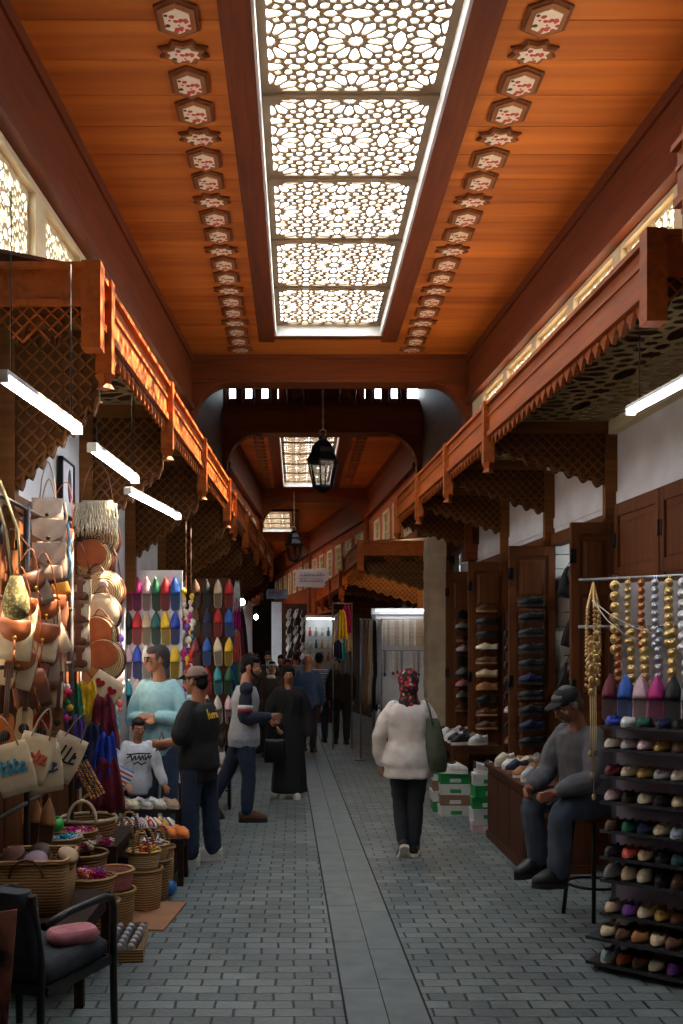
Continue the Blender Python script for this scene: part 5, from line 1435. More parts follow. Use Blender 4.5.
mb = MB(); mb.tube([(0, 0, 0), (0, 0, 2.2)], .02, 8); mb.lathe([(.16, 0), (.16, .02), (.02, .05)], 16); mb.build('pole', BLACKM, t)
for k in range(9):
    mb = MB(); mb.tube([(0, 0, .62 + .165 * k), (0, -.1, .6 + .165 * k)], .008, 5); mb.build('hook', BLACKM, t)
for k, c in enumerate(['black', 'tan', 'black', 'rose', 'black', 'brown', 'black', 'black', 'black']):
    put_shoe('loafer', c, (2.28, 10.62, .62 + .165 * k), (0, .1, -.7), '%s shoe on the pole rack between the door leaves, %s from the bottom' % (c, ORD[k]), 'shoes on the pole rack')

# ================================================================== the street beyond
def wr2(Y): return 2.36 - .05 * (Y - 15)
mb = MB(); slab(mb, wr2, off(wr2, .1), 14.6, 24.5, 0, 3.5)
struct(mb.build('wall_right_mid', PLASTER))
canopy('wooden_canopy', 'carved wooden canopy beyond the stone pillar on the right', lambda Y: .95 - .04 * (Y - 15), wr2, -1, 14.95, 17.7, [15.0, 17.6], 3.42, 2.62, 3.0, True, soffit=False, lobes=8, post=.3, drop_end=.36)
canopy('wooden_canopy', 'low wooden canopy over the lit glass stall, farther along on the right', lambda Y: .8 - .06 * (Y - 18), wr2, -1, 17.95, 24.0, [18.0, 20.0, 22.0, 23.9], 3.2, 2.6, 2.85, True, soffit=False, lobes=7, post=.3, drop_end=.36)
# jewellery board
t = thing('jewellery_board', 'white display board hung with rows of pearl and gold necklaces', 'display board', (1.74, 16.6, 0))
mb = MB(); mb.bbox((-.46, 0, .7), (.46, .03, 2.46)); mb.build('panel', BW, t)
mb = MB(); mb.bbox((-.5, -.06, 2.38), (.5, .04, 2.48)); mb.build('header', WHITEPAINT, t)
for s in (-.46, .46):
    mb = MB(); mb.bbox((s - .03, -.05, 0), (s + .03, .06, 2.4)); mb.build('post', WHITEPAINT if s > 0 else STEEL, t)
mb = MB(); mb.bar((-.44, -.2, 2.44), (.44, -.2, 2.44), .04, .02); mb.build('light_strip', glow('added board light', (240, 246, 255), 9), t)  # extra strip lamp, added to brighten the board
for s in (-.44, .44):
    mb = MB(); mb.bar((s, -.2, 2.455), (s, -.02, 2.455), .02, .01); mb.build('added_light_bracket', STEEL, t)
for z in (2.3, 1.78):
    mb = MB(); mb.tube([(-.46, -.05, z), (.46, -.05, z)], .008, 6); mb.build('rod', STEEL, t)
PEARL = mat('pearl beads', (232, 226, 214), .3, (206, 196, 178), 40); NK = {}
def necklace(L, m, pend):
    t = thing('necklace', 'x', 'necklace'); mb = MB(); n = int(L / .022)
    for s in (-.011, .011):
        for k in range(n): mb.ell((s * (1 - .3 * (k / n)), 0, -.02 - .022 * k), (.0085, .0085, .01), 6, 4)
    mb.build('beads', m, t)
    if pend:
        mb = MB(); mb.ell((0, -.004, -.03 - .022 * n), (.026, .01, .03), 10, 6); mb.build('pendant', mat('pendant %s' % pend, PAL[pend], .4), t)
    return t
nk = [necklace(.46, PEARL, None), necklace(.46, mat('gold beads', (206, 168, 96), .35, metal=.6), None), necklace(.46, mat('rose beads', (206, 170, 156), .4), None), necklace(.36, PEARL, 'burgundy'), necklace(.34, MATS['gold beads'], 'red'), necklace(.38, mat('dark beads', (60, 50, 60), .4), 'royal blue'), necklace(.34, PEARL, None)]
for k in range(22):
    dup(nk[(0, 0, 1, 2, 0, 1)[k % 6] if k < 18 else 1], (1.74 - .42 + .04 * k, 16.54, 2.3), 0, 'bead necklace in the upper row of the white jewellery board, %s' % ('%s from left' % ORD[k] if k < 11 else '%s from right' % ORD[21 - k]), 'necklaces on the jewellery board')
for k in range(13):
    dup(nk[3 + k % 4], (1.74 - .42 + .07 * k, 16.54, 1.78), 0, 'necklace in the lower row of the white jewellery board, %s from left' % ORD[k], 'necklaces on the jewellery board')
for n_ in nk: drop(n_)
t = table('jewellery_table', 'narrow white table of trinkets under the jewellery board', 1.3, 2.18, 16.15, 16.5, .8, WHITEPAINT)
for k, c in enumerate(('silver', 'gold', 'magenta', 'beige', 'white', 'teal', 'coral', 'silver', 'brown')):
    tt = thing('trinket_bowl', '%s trinket bowl on the narrow white table, %s from left' % (c, ORD[k]), 'bowl', (1.36 + .095 * k, 16.28, .8), 0, 'trinket bowls')
    mb = MB(); mb.lathe([(.015, 0), (.02, .01), (.04, .05), (.044, .065), (.038, .06), (.015, .015)], 14); mb.build('bowl', leather(c), tt)
# long scarves and strings on the stand left of the board
t = thing('scarf_stand', 'steel stand of long scarves left of the jewellery board', 'stand', (1.2, 16.1, 0))
for x in (-.17, .17):
    mb = MB(); mb.tube([(x, 0, 0), (x, 0, 2.3)], .014, 8); mb.lathe([(.1, 0), (.1, .015), (.015, .03)], 12, (x, 0, 0)); mb.build('post', STEEL, t)
mb = MB(); mb.tube([(-.19, 0, 2.28), (.19, 0, 2.28)], .012, 8); mb.build('rail', STEEL, t)
for k, c in enumerate(('grey', 'tan', 'beige', 'black', 'silver')):
    cloth('scarf', 'long %s scarf on the steel stand left of the jewellery board' % c, c, Vector((1.06 + .065 * k, 16.1, 2.27)), .1, 1.35 + .1 * (k % 2), 0, k + 20)
for k, (c, x, z) in enumerate((('yellow', .82, 2.15), ('white', .74, 2.1), ('navy', .72, 1.8), ('magenta', .9, 2.25), ('turquoise', .8, 1.75), ('beige', .92, 1.9), ('grey', .88, 1.5))):
    cloth('scarf', '%s cloth hanging before the far lit stall, %s' % (c, ('upper', 'lower')[z < 2.0]), c, Vector((x, 17.9 + .05 * k, z + .35)), .2, .5, 0, k + 40)
t = thing('clothes_rail', 'steel clothes rail holding coloured cloths before the far lit stall', 'rail', (.82, 17.95, 0))
mb = MB(); mb.tube([(-.17, 0, 0), (-.17, 0, 2.64)], .014, 8); mb.tube([(.17, 0, 0), (.17, 0, 2.64)], .014, 8); mb.tube([(-.17, 0, 2.62), (.17, 0, 2.62)], .012, 8); mb.build('frame', STEEL, t)
# lit glass stall far on the right
t = thing('glass_case', 'brightly lit glass display case far along the right side', 'display case', (.62, 24.2, 0))
mb = MB(); mb.bbox((-.42, 0, 0), (.42, .45, .9)); mb.build('base', W_DARK, t)
mb = MB()
for x in (-.42, .4): mb.bbox((x, 0, .9), (x + .02, .45, 2.6))
mb.bbox((-.42, .43, .9), (.42, .45, 2.6)); mb.bbox((-.42, 0, 2.56), (.42, .45, 2.62)); mb.build('frame', WHITEPAINT, t)
for z in (1.2, 1.5, 1.8, 2.1):
    mb = MB(); mb.bbox((-.4, .03, z), (.4, .43, z + .012)); mb.build('shelf', glass('case glass'), t)
mb = MB(); mb.bar((-.38, .08, 2.53), (.38, .08, 2.53), .04, .03); mb.build('light_strip', glow('case light', (236, 246, 255), 9), t)
k = 0
for z in (.9, 1.212, 1.512, 1.812, 2.112):
    for x in (-.3, -.15, 0, .15, .3):
        c = ('silver', 'white', 'teal', 'gold', 'cream', 'grey', 'coral')[k % 7]
        tt = thing('perfume_bottle', '%s bottle in the lit glass case, %s row from the bottom, %s from left' % (c, ORD[int((z - .9) / .3 + .1)], ORD[int((x + .31) / .15)]), 'bottle', (.62 + x, 24.4, z), 0, 'bottles in the glass case')
        mb = MB(); mb.lathe([(.03, 0), (.04, .02), (.04, .12), (.016, .15), (.016, .19), (.022, .19), (.022, .215), (.002, .216)], 10); mb.build('bottle', leather(c), tt); k += 1
# hanging black and white shoes on a far pillar
t = thing('shoe_board', 'tall far board hung with black and white shoes', 'display board', (-.05, 25.4, 0))
mb = MB(); mb.bbox((-.3, 0, .5), (.3, .04, 2.95)); mb.build('panel', W_DARK, t)
mb = MB(); mb.bbox((-.6, .02, 0), (-.34, .3, 3.0)); mb.build('side_board', PLASTER, t)
for r in range(8):
    for q in range(3):
        c = ('white', 'black', 'silver')[(r * 2 + q) % 3]
        put_shoe('sneaker', c, (-.23 + .18 * q, 25.32, 1.2 + .21 * r), (1.1, .4, .3), '%s shoe on the far board, %s row from bottom, %s' % (c, ORD[r], ('left', 'middle', 'right')[q]), 'shoes on the far board', 'white')
# signs
def sign(name, label, p, w, h, m, arrow, ink, rz=0):
    t = thing(name, label, 'sign', p, rz)
    P = [(-w / 2, -h * .42), (w * .3, -h / 2), (w / 2, -h * .05), (w * .36, h / 2), (-w / 2, h * .4)] if arrow else [(-w / 2, -h / 2), (w / 2, -h / 2), (w / 2, h / 2), (-w / 2, h / 2)]
    mb = MB(); mb.prism(P, -.02, .02, XZ); mb.build('board', m, t)
    rr = random.Random(4)
    for row, z in enumerate((h * .14, -h * .16)):
        mb = MB(); x = -w * .38
        while x < w * .28:
            L_ = rr.uniform(.03, .07) * w; mb.tube([(x, -.024, z), (x + L_ * .4, -.024, z - .012), (x + L_, -.024, z + rr.uniform(-.01, .03))], .008, 4)
            if rr.random() < .6: mb.bar((x + L_, -.024, z), (x + L_, -.024, z + .06), .01, .006, (0, 1, 0))
            if rr.random() < .5: mb.ell((x + L_ * .5, -.024, z + .05), .008, 6, 4)
            x += L_ + .02 * w
        mb.build('lettering', ink, t)
    for s in (-.3, .3):
        mb = MB(); mb.tube([(s * w, 0, h * .4), (s * w, 0, h * .4 + .5)], .006, 5); mb.build('hanger', BLACKM, t)
    return t
sign('hanging_sign', 'white arrow-shaped sign with grey script hanging over the crowd', pt(313, 578, 21.0), .74, .42, PLASTER, True, mat('grey ink', (110, 110, 116), .7))
sign('hanging_sign', 'small pale blue sign hanging farther off, left of the arrow-shaped one', pt(277, 594, 27.0), .58, .26, mat('pale blue sign', (178, 186, 214), .6), False, mat('blue ink', (90, 96, 140), .7))
# left side beyond the slipper boards: dark cloths and a bare bulb
rl = ['navy', 'burgundy', 'black', 'royal blue', 'green', 'grey', 'burgundy', 'black']
t = thing('clothes_rail', 'long dark rail of garments along the far left shops', 'rail', (0, 0, 0))
mb = MB(); mb.tube([(-1.25, 12.5, 2.5), (-1.05, 17.1, 2.5)], .012, 8); mb.build('rail', RAIL, t)
for y in (12.55, 14.8, 17.05):
    mb = MB(); mb.tube([(-1.25 + .3 * (y - 12.5) / 7, y, 0), (-1.25 + .3 * (y - 12.5) / 7, y, 2.5)], .014, 8); mb.build('post', RAIL, t)
for k, c in enumerate(rl):
    y = 12.7 + .56 * k
    cloth('garment', '%s garment on the far left rail, %s from the near end' % (c, ORD[k]), c, Vector((-1.2 + .3 * (y - 12.5) / 7, y, 2.49)), .5, 1.3, .2, k + 60)['group'] = 'garments on the far left rail'
for k, (c, z) in enumerate((('magenta', 2.5), ('white', 2.75), ('coral', 2.05))):
    cloth('scarf', '%s scarf hanging beside the bare bulb on the left' % c, c, Vector((-.84, 13.9, z)), .12, .42, 0, k + 80)
t = thing('bare_bulb', 'glowing bare bulb hanging over the left side of the crowd', 'lamp', pt(242, 602, 14.2))
mb = MB(); mb.ell((0, 0, 0), (.042, .042, .05), 14, 10); mb.build('bulb', glow('bulb', (255, 246, 228), 30), t)
mb = MB(); mb.lathe([(.02, .045), (.022, .1), (.006, .12)], 10); mb.tube([(0, 0, .11), (0, 0, 1.0)], .004, 5); mb.build('flex', BLACKM, t)
t = thing('bare_bulb', 'small glowing bulb farther back on the left', 'lamp', pt(256, 617, 22))
mb = MB(); mb.ell((0, 0, 0), (.05, .05, .06), 12, 8); mb.build('bulb', MATS['bulb'], t)
mb = MB(); mb.lathe([(.02, .05), (.022, .12), (.006, .14)], 10); mb.tube([(0, 0, .12), (0, 0, 1.0)], .004, 5); mb.build('flex', BLACKM, t)
t = thing('bare_bulb', 'warm bulb lighting the carved panel above the jewellery board', 'lamp', (1.86, 16.7, 3.06))
mb = MB(); mb.ell((0, 0, 0), (.05, .05, .06), 12, 8); mb.build('bulb', glow('warm bulb', (255, 206, 130), 220), t)
mb = MB(); mb.lathe([(.02, .05), (.022, .12), (.006, .14)], 10); mb.tube([(0, 0, .12), (0, 0, .4)], .004, 5); mb.build('flex', BLACKM, t)
tube_lamp((1.52, 15.9, 2.95), (2.0, 16.05, 2.95), 'short tube light above the jewellery board', 3.25)
# ---- lanterns
def lantern(label, p, top, s=1.0):
    t = thing('hanging_lantern', label, 'lamp', p, .3, 'black iron lanterns')
    def hexr(r, z): return [Vector((r * math.cos(PI / 3 * k), r * math.sin(PI / 3 * k), z)) for k in range(6)]
    mb = MB(); mb.rings([hexr(.25, .0), hexr(.27, .02), hexr(.24, .05), hexr(.19, .13), hexr(.18, .2), hexr(.12, .29), hexr(.06, .33), hexr(.075, .37), hexr(.03, .4)], False, True); mb.build('dome', BLACKM, t)
    b0, b1 = hexr(.15, -.38), hexr(.235, 0)
    mb = MB()
    for k in range(6): mb.bar(b0[k], b1[k], .022, .022); mb.bar(b0[k], b0[(k + 1) % 6], .025, .03); mb.bar(b1[k], b1[(k + 1) % 6], .025, .03)
    mb.build('cage', BLACKM, t)
    for k in range(6):
        mb = MB(); j = (k + 1) % 6; mb.add([b0[k] * .98, b0[j] * .98, b1[j] * .98, b1[k] * .98], [(0, 1, 2, 3)]); mb.build('pane', glass('lantern glass', (226, 232, 236), .15), t)
    mb = MB(); mb.rings([hexr(.16, -.36), hexr(.17, -.4), hexr(.1, -.43), hexr(.02, -.47)], False, True); mb.build('base', BLACKM, t)
    mb = MB(); mb.tube([(.05 * math.cos(a), 0, .44 + .05 * math.sin(a)) for a in [2 * PI * k / 16 for k in range(17)]], .01, 5)
    n = int((top - p[2] - .48) / .07)
    for k in range(n):
        z = .5 + .07 * k
        mb.tube([((.016 * math.cos(a)) if k % 2 else 0, 0 if k % 2 else .016 * math.cos(a), z + .035 + .045 * math.sin(a)) for a in [2 * PI * j / 8 for j in range(9)]], .006, 4)
    mb.build('chain', mat('pale chain', (170, 150, 120), .5, metal=.4), t)
    t.scale = (s,) * 3
lantern('black iron lantern hanging on a chain between the first two cross beams', pt(323, 462, 14.6), 6.9, .98)
lantern('smaller-looking black iron lantern hanging farther down the street', pt(294, 545, 24.0), 5.75, .9)
for o in [o for o in C.objects if o.parent is None and o.get('label') == 'x']: drop(o)
# ================================================================== people
from mathutils.bvhtree import BVHTree
def remesh(mb, name, m, parent, vox, smooth=3, fold=0.0, ff=9.0, stretch=(1, 1, 1), seed=0):
    o = mb.build(name, m, None)
    r = o.modifiers.new('r', 'REMESH'); r.mode = 'VOXEL'; r.voxel_size = vox
    if smooth:
        s = o.modifiers.new('s', 'SMOOTH'); s.factor = .5; s.iterations = smooth
    dg = bpy.context.evaluated_depsgraph_get(); dg.update()
    me = bpy.data.meshes.new_from_object(o.evaluated_get(dg)); old = o.data
    o.modifiers.clear(); o.data = me; bpy.data.meshes.remove(old); me.name = name
    me.materials.clear(); me.materials.append(m)
    if fold:
        off_ = Vector((seed * 3.7, seed * 1.3, 0))
        ns = [v.normal.copy() for v in me.vertices]
        for v, n in zip(me.vertices, ns):
            q = Vector((v.co.x * stretch[0], v.co.y * stretch[1], v.co.z * stretch[2])) * ff + off_
            a = noise.noise(q); b = noise.noise(q * 2.3 + Vector((5, 2, 1)))
            v.co += n * fold * ((1 - abs(a) * 2.2) * .7 + b * .5)
    me.polygons.foreach_set('use_smooth', [True] * len(me.polygons)); me.update()
    if parent is not None: o.parent = parent
    return o
SKIN = mat('skin', (176, 122, 92), .5, (156, 104, 78), 12); SKIN_D = mat('tanned skin', (150, 98, 70), .5, (130, 82, 58), 12); LIPS = mat('lips', (140, 78, 68), .5)
HAIRB = mat('black hair', (20, 17, 16), .7, (11, 10, 9), 40, bump=.4, spec=.2); HAIRG = mat('grey hair', (92, 88, 86), .7, (58, 54, 52), 60, bump=.4)
EYEW = mat('eye white', (220, 214, 208), .3); EYED = mat('iris', (30, 22, 18), .2)
DENIM = mat('blue denim', (58, 78, 104), .85, (38, 54, 78), 10, bump=.15, bscale=120); DENIM_D = mat('dark denim', (36, 50, 74), .85, (24, 34, 52), 10, bump=.15, bscale=120)
def V(*a): return Vector(a)
def smooth_path(pts, rs, k=4):
    P, R = [], []
    n = len(pts)
    for i in range(n - 1):
        p0, p1, p2, p3 = pts[max(i - 1, 0)], pts[i], pts[i + 1], pts[min(i + 2, n - 1)]
        for j in range(k):
            t = j / k
            P.append(.5 * ((2 * p1) + (p2 - p0) * t + (2 * p0 - 5 * p1 + 4 * p2 - p3) * t * t + (3 * p1 - p0 - 3 * p2 + p3) * t ** 3)); R.append(rs[i] + (rs[i + 1] - rs[i]) * t)
    P.append(pts[-1]); R.append(rs[-1])
    return P, R
def limb(mb, pts, rs, n=10):
    P, R = smooth_path([Vector(p) for p in pts], rs)
    mb.tube(P, R, n)
    mb.ell(P[0], R[0] * .98, 10, 8); mb.ell(P[-1], R[-1] * .98, 10, 8)
class Fig:
    """joints of a posed figure; faces -Y, its left is +X"""
    def __init__(s, H, arms, legs, lean=(0, 0), pelvis=None, yaw=0, pitch=0, roll=0, wide=1.0, sh=.1):
        s.H = H; s.wide = wide
        ln = [( .237, .24)] * 2
        s.hipj = [V(.052 * H, 0, 0), V(-.052 * H, 0, 0)]
        s.knee, s.ank = [], []
        for i in (0, 1):
            a, b = Vector(legs[i][0]).normalized(), Vector(legs[i][1]).normalized()
            k = s.hipj[i] + a * .237 * H; s.knee.append(k); s.ank.append(k + b * .24 * H)
        low = min(a.z for a in s.ank)
        z0 = pelvis if pelvis is not None else .045 * H - low
        up = V(0, 0, z0)
        s.hipj = [p + up for p in s.hipj]; s.knee = [p + up for p in s.knee]; s.ank = [p + up for p in s.ank]
        s.spine = V(lean[0], lean[1], 1).normalized(); s.pel = up + V(0, 0, .0)
        s.side = V(1, 0, 0)
        s.neck = s.pel + s.spine * .3 * H
        s.shj = [s.neck - s.spine * .028 * H + s.side * (sh * H * q) for q in (1, -1)]
        s.elb, s.wri, s.fd = [], [], []
        for i in (0, 1):
            a, b = Vector(arms[i][0]).normalized(), Vector(arms[i][1]).normalized()
            e = s.shj[i] + a * .172 * H; s.elb.append(e); s.wri.append(e + b * .15 * H); s.fd.append(b)
        s.HM = Matrix.Rotation(yaw, 3, 'Z') @ Matrix.Rotation(pitch, 3, 'X') @ Matrix.Rotation(roll, 3, 'Y')
        s.head = s.neck + s.spine * .032 * H + s.HM @ V(0, -.012 * H, .072 * H)
    def hp(s, x, y, z): return s.head + s.HM @ (V(x, y, z) * s.H)
TORSO = [(-.06, .078, .066), (-.02, .098, .074), (.03, .094, .072), (.09, .083, .064), (.15, .088, .066), (.2, .098, .07), (.24, .1, .062), (.268, .086, .052), (.29, .058, .044), (.315, .038, .038)]
def torso_rings(mb, f, h0, h1, d=0, belly=0, flare=0, wide=1.0):
    H = f.H; rg = []
    hs = [h0 + (h1 - h0) * k / 16 for k in range(17)]
    for h in hs:
        for (a, x0, y0), (b, x1, y1) in zip(TORSO, TORSO[1:]):
            if h <= b or b == TORSO[-1][0]:
                t = max(0, min(1, (h - a) / (b - a))); t = t * t * (3 - 2 * t); rx = x0 + (x1 - x0) * t; ry = y0 + (y1 - y0) * t; break
        rx = rx * H * wide + d + flare * max(0, (.1 - h)); ry = ry * H * wide + d + flare * .7 * max(0, (.1 - h)) + belly * math.exp(-((h - .07) / .07) ** 2)
        c = f.pel + (f.spine * h * H if h > 0 else V(0, 0, h * H)) + V(0, -belly * .5 * math.exp(-((h - .07) / .07) ** 2), 0)
        y = (f.spine.cross(f.side)).normalized() if h > 0 else V(0, 1, 0)
        rg.append([c + f.side * rx * math.copysign(abs(math.cos(a)) ** .85, math.cos(a)) + y * ry * math.sin(a) for a in [2 * PI * k / 20 for k in range(20)]])
    mb.rings(rg, True, True)
def hand(mb, w, d, pn, thumb, H, curl=.5, spread=1.0):
    """palm + four unequal bent fingers + side thumb; pn = palm normal, thumb = +1/-1 side"""
    d = d.normalized(); pn = (pn - d * pn.dot(d)).normalized(); ac = d.cross(pn) * thumb
    k = H / 1.7
    M = Matrix((ac, pn, d)).transposed()
    mb.ell(w + d * .046 * k, (.04 * k, .016 * k, .05 * k), 12, 8, M)
    mb.tube([w - d * .02 * k, w + d * .03 * k], [.026 * k, .03 * k], 10, flat=.7)
    for i, (o, L) in enumerate(((.03, .066), (.011, .075), (-.009, .07), (-.028, .054))):
        L *= k
        b = w + d * (.085 - .004 * abs(i - 1)) * k + ac * o * k * spread
        P = [b - d * .02 * k]; a = 0
        q = b
        for j, l in enumerate((.42, .32, .26)):
            a += curl * (.5, .9, .6)[j]
            q = q + (d * math.cos(a) + pn * math.sin(a)) * L * l; P.append(q)
        P.insert(1, b)
        mb.tube(P, [.0095 * k, .0095 * k, .009 * k, .0082 * k, .007 * k], 8)
    t0 = w + d * .03 * k + ac * .03 * k
    mb.tube([t0 - ac * .012 * k, t0 + (ac * .8 + d * .6).normalized() * .032 * k + pn * .004, t0 + (ac * .55 + d * .85).normalized() * .062 * k + pn * .014 * k], [.013 * k, .0105 * k, .008 * k], 8)
def body(par, f, skin, vox=.0075, curl=(.5, .5), palm=((-1, 0, 0), (1, 0, 0)), face=True, belly=0):
    H = f.H; mb = MB()
    torso_rings(mb, f, -.06, .285, -.004, belly * .8, wide=f.wide)
    limb(mb, [f.neck - f.spine * .03 * H, f.neck + f.spine * .02 * H, f.hp(0, .008, -.03)], [.04 * H, .034 * H, .034 * H])
    for i in (0, 1):
        limb(mb, [f.shj[i] - f.side * (.02 * H if i == 0 else -.02 * H), f.shj[i] * .5 + f.elb[i] * .5, f.elb[i], f.elb[i] * .6 + f.wri[i] * .4, f.wri[i]], [.03 * H, .027 * H, .0235 * H, .024 * H, .0165 * H])
        limb(mb, [f.hipj[i] + V(0, 0, .01), f.hipj[i] * .5 + f.knee[i] * .5, f.knee[i], f.knee[i] * .65 + f.ank[i] * .35 + V(0, .008, 0), f.ank[i]], [.055 * H, .046 * H, .033 * H, .033 * H, .02 * H])
        mb.ell(f.ank[i] + V(0, -.03, -.02), (.035, .08, .03), 10, 6)
        hand(mb, f.wri[i], f.fd[i], Vector(palm[i]), 1 if i == 0 else -1, H, curl[i])
    Mh = f.HM
    S = lambda r: [q * H for q in r]
    mb.ell(f.hp(0, .008, .012), S((.044, .054, .056)), 16, 12, Mh)       # skull
    mb.ell(f.hp(0, -.016, -.022), S((.037, .036, .042)), 14, 10, Mh)     # face
    mb.ell(f.hp(0, -.032, -.048), S((.02, .018, .014)), 10, 8, Mh)       # chin
    if face:
        mb.ell(f.hp(0, -.05, .012), S((.03, .008, .006)), 10, 6, Mh)       # brow
        mb.tube([f.hp(0, -.05, .008), f.hp(0, -.06, -.008), f.hp(0, -.064, -.015), f.hp(0, -.052, -.021)], [q * H for q in (.005, .007, .0085, .006)], 8)
        mb.ell(f.hp(.007, -.054, -.018), S((.006, .006, .005)), 8, 6, Mh); mb.ell(f.hp(-.007, -.054, -.018), S((.006, .006, .005)), 8, 6, Mh)
        for q in (1, -1): mb.ell(f.hp(.025 * q, -.041, -.012), S((.012, .01, .01)), 8, 6, Mh)
        mb.ell(f.hp(0, -.0515, -.031), S((.014, .006, .0035)), 8, 6, Mh); mb.ell(f.hp(0, -.0505, -.037), S((.012, .006, .004)), 8, 6, Mh)
    for q in (1, -1): mb.ell(f.hp(.045 * q, .004, -.004), S((.006, .013, .019)), 10, 8, Mh)
    remesh(mb, 'body', skin, par, vox, 2)
    if face:
        for q in (1, -1):
            m2 = MB(); m2.ell(f.hp(.0185 * q, -.0475, .003), S((.0085, .006, .0055)), 10, 8, Mh); m2.mi = 1; m2.ell(f.hp(.0185 * q, -.0525, .003), S((.0042, .0022, .0042)), 8, 6, Mh); m2.build('eye', [EYEW, EYED], par)
            m2 = MB(); m2.tube([f.hp(.009 * q, -.055, .0135), f.hp(.02 * q, -.0565, .0165), f.hp(.032 * q, -.048, .013)], .0026 * H, 6); m2.build('eyebrow', HAIRB, par)
        m2 = MB(); m2.tube([f.hp(-.014, -.0515, -.034), f.hp(0, -.0585, -.033), f.hp(.014, -.0515, -.034)], [.001 * H, .0026 * H, .001 * H], 6); m2.build('lips', LIPS, par)
def hair(par, f, m, kind='short', vox=.009):
    H = f.H; mb = MB(); S = lambda r: [q * H for q in r]
    mb.ell(f.hp(0, .017, .024), S((.0465, .0535, .053)), 16, 12, f.HM)
    mb.ell(f.hp(0, .034, -.01), S((.04, .034, .042)), 14, 10, f.HM)
    if kind == 'tied':
        mb.ell(f.hp(0, .0, .04), S((.044, .05, .032)), 14, 10, f.HM); mb.ell(f.hp(0, .07, .02), S((.024, .024, .026)), 12, 8, f.HM)
        for q in (1, -1): mb.ell(f.hp(.038 * q, -.012, .012), S((.012, .026, .034)), 10, 8, f.HM)
    if kind == 'short':
        mb.ell(f.hp(0, -.012, .045), S((.04, .038, .022)), 12, 8, f.HM)
        for q in (1, -1): mb.ell(f.hp(.042 * q, -.008, .008), S((.006, .01, .024)), 8, 6, f.HM)
    return remesh(mb, 'hair', m, par, vox, 2, .0025, 40)
def beard(par, f, m):
    H = f.H; mb = MB(); S = lambda r: [q * H for q in r]
    for q in (1, -1): limb(mb, [f.hp(.037 * q, -.008, -.012), f.hp(.033 * q, -.024, -.038), f.hp(.012 * q, -.046, -.052)], [.007 * H, .009 * H, .01 * H])
    mb.tube([f.hp(-.014, -.05, -.03), f.hp(0, -.056, -.026), f.hp(.014, -.05, -.03)], .0035 * H, 6)
    remesh(mb, 'beard', m, par, .006, 1, .002, 60)
def top(par, f, m, h0=-.03, h1=.283, d=.016, sleeve=.92, name='sweater', sleeves=True, belly=0, flare=0, vox=.011, fold=.006, cuff=.006, seed=0, tight=0):
    H = f.H; mb = MB()
    torso_rings(mb, f, h0, h1, d, belly, flare, wide=f.wide)
    limb(mb, [f.shj[0] * .8 + f.neck * .2 - f.spine * .012 * H, f.shj[1] * .8 + f.neck * .2 - f.spine * .012 * H], [.029 * H + d * .4, .029 * H + d * .4])
    if sleeves:
        for i in (0, 1): sleeve_geo(mb, f, i, sleeve, d, cuff)
    return remesh(mb, name, m, par, vox, 3, fold, 7, (1, 1, .8), seed)
def sleeve_geo(mb, f, i, sleeve, d, cuff=.006, a0=0.0):
    H = f.H
    s0 = f.shj[i] - f.side * (.02 * H if i == 0 else -.02 * H); e = f.elb[i]; w = f.wri[i]
    if sleeve <= .5:
        t = sleeve * 2
        limb(mb, [s0, f.shj[i] * (1 - t * .5) + e * t * .5, f.shj[i] * (1 - t) + e * t], [.03 * H + d * .6, .031 * H + d, .03 * H + d + cuff])
    else:
        t = (sleeve - .5) * 2
        limb(mb, [s0, f.shj[i] * .5 + e * .5, e, e * (1 - t * .6) + w * t * .6, e * (1 - t) + w * t], [.03 * H + d * .5, .0285 * H + d * .9, .026 * H + d * .85, .025 * H + d * .8, .018 * H + d * .5 + cuff])
def trousers(par, f, m, h1=.03, d=.014, wide=0.0, name='trousers', vox=.012, fold=.007, seed=0):
    H = f.H; mb = MB(); torso_rings(mb, f, -.06, h1, d * .8, wide=f.wide)
    for i in (0, 1):
        a = f.ank[i] * .91 + f.knee[i] * .09
        limb(mb, [f.hipj[i], f.hipj[i] * .5 + f.knee[i] * .5, f.knee[i], f.knee[i] * .5 + f.ank[i] * .5, a], [.056 * H + d, .047 * H + d, .035 * H + d + wide * .3, .033 * H + d + wide * .6, .028 * H + d * .8 + wide])
    mb.ell(f.pel + V(0, .025, -.01), (.085 * H, .055 * H, .055 * H), 12, 8)
    return remesh(mb, name, m, par, vox, 3, fold, 8, (1, 1, 1.4), seed)
def shoes(par, f, c, yaws=(0, 0), pitches=(0, 0), sole='white', kind='sneaker', sc=1.08):
    for i in (0, 1):
        u, s, n_ = shoe_mesh(.27 * f.H / 1.7 * sc, .098 * f.H / 1.7 * sc, kind)
        M = Matrix.Translation(f.ank[i] + V(0, 0, 0)) @ Matrix.Rotation(yaws[i], 4, 'Z') @ Matrix.Rotation(pitches[i], 4, 'X') @ Matrix.Translation((0, -.065 * f.H / 1.7, -.045 * f.H))
        for k, (b, m, nm) in enumerate(((u, leather(c, 'shoe leather'), 'shoe'), (s, {'white': SOLE_W, 'dark': SOLE_D, 'tan': SOLE_T}[sole], 'shoe_sole'))):
            b.tform(M); b.build(nm, m, par)
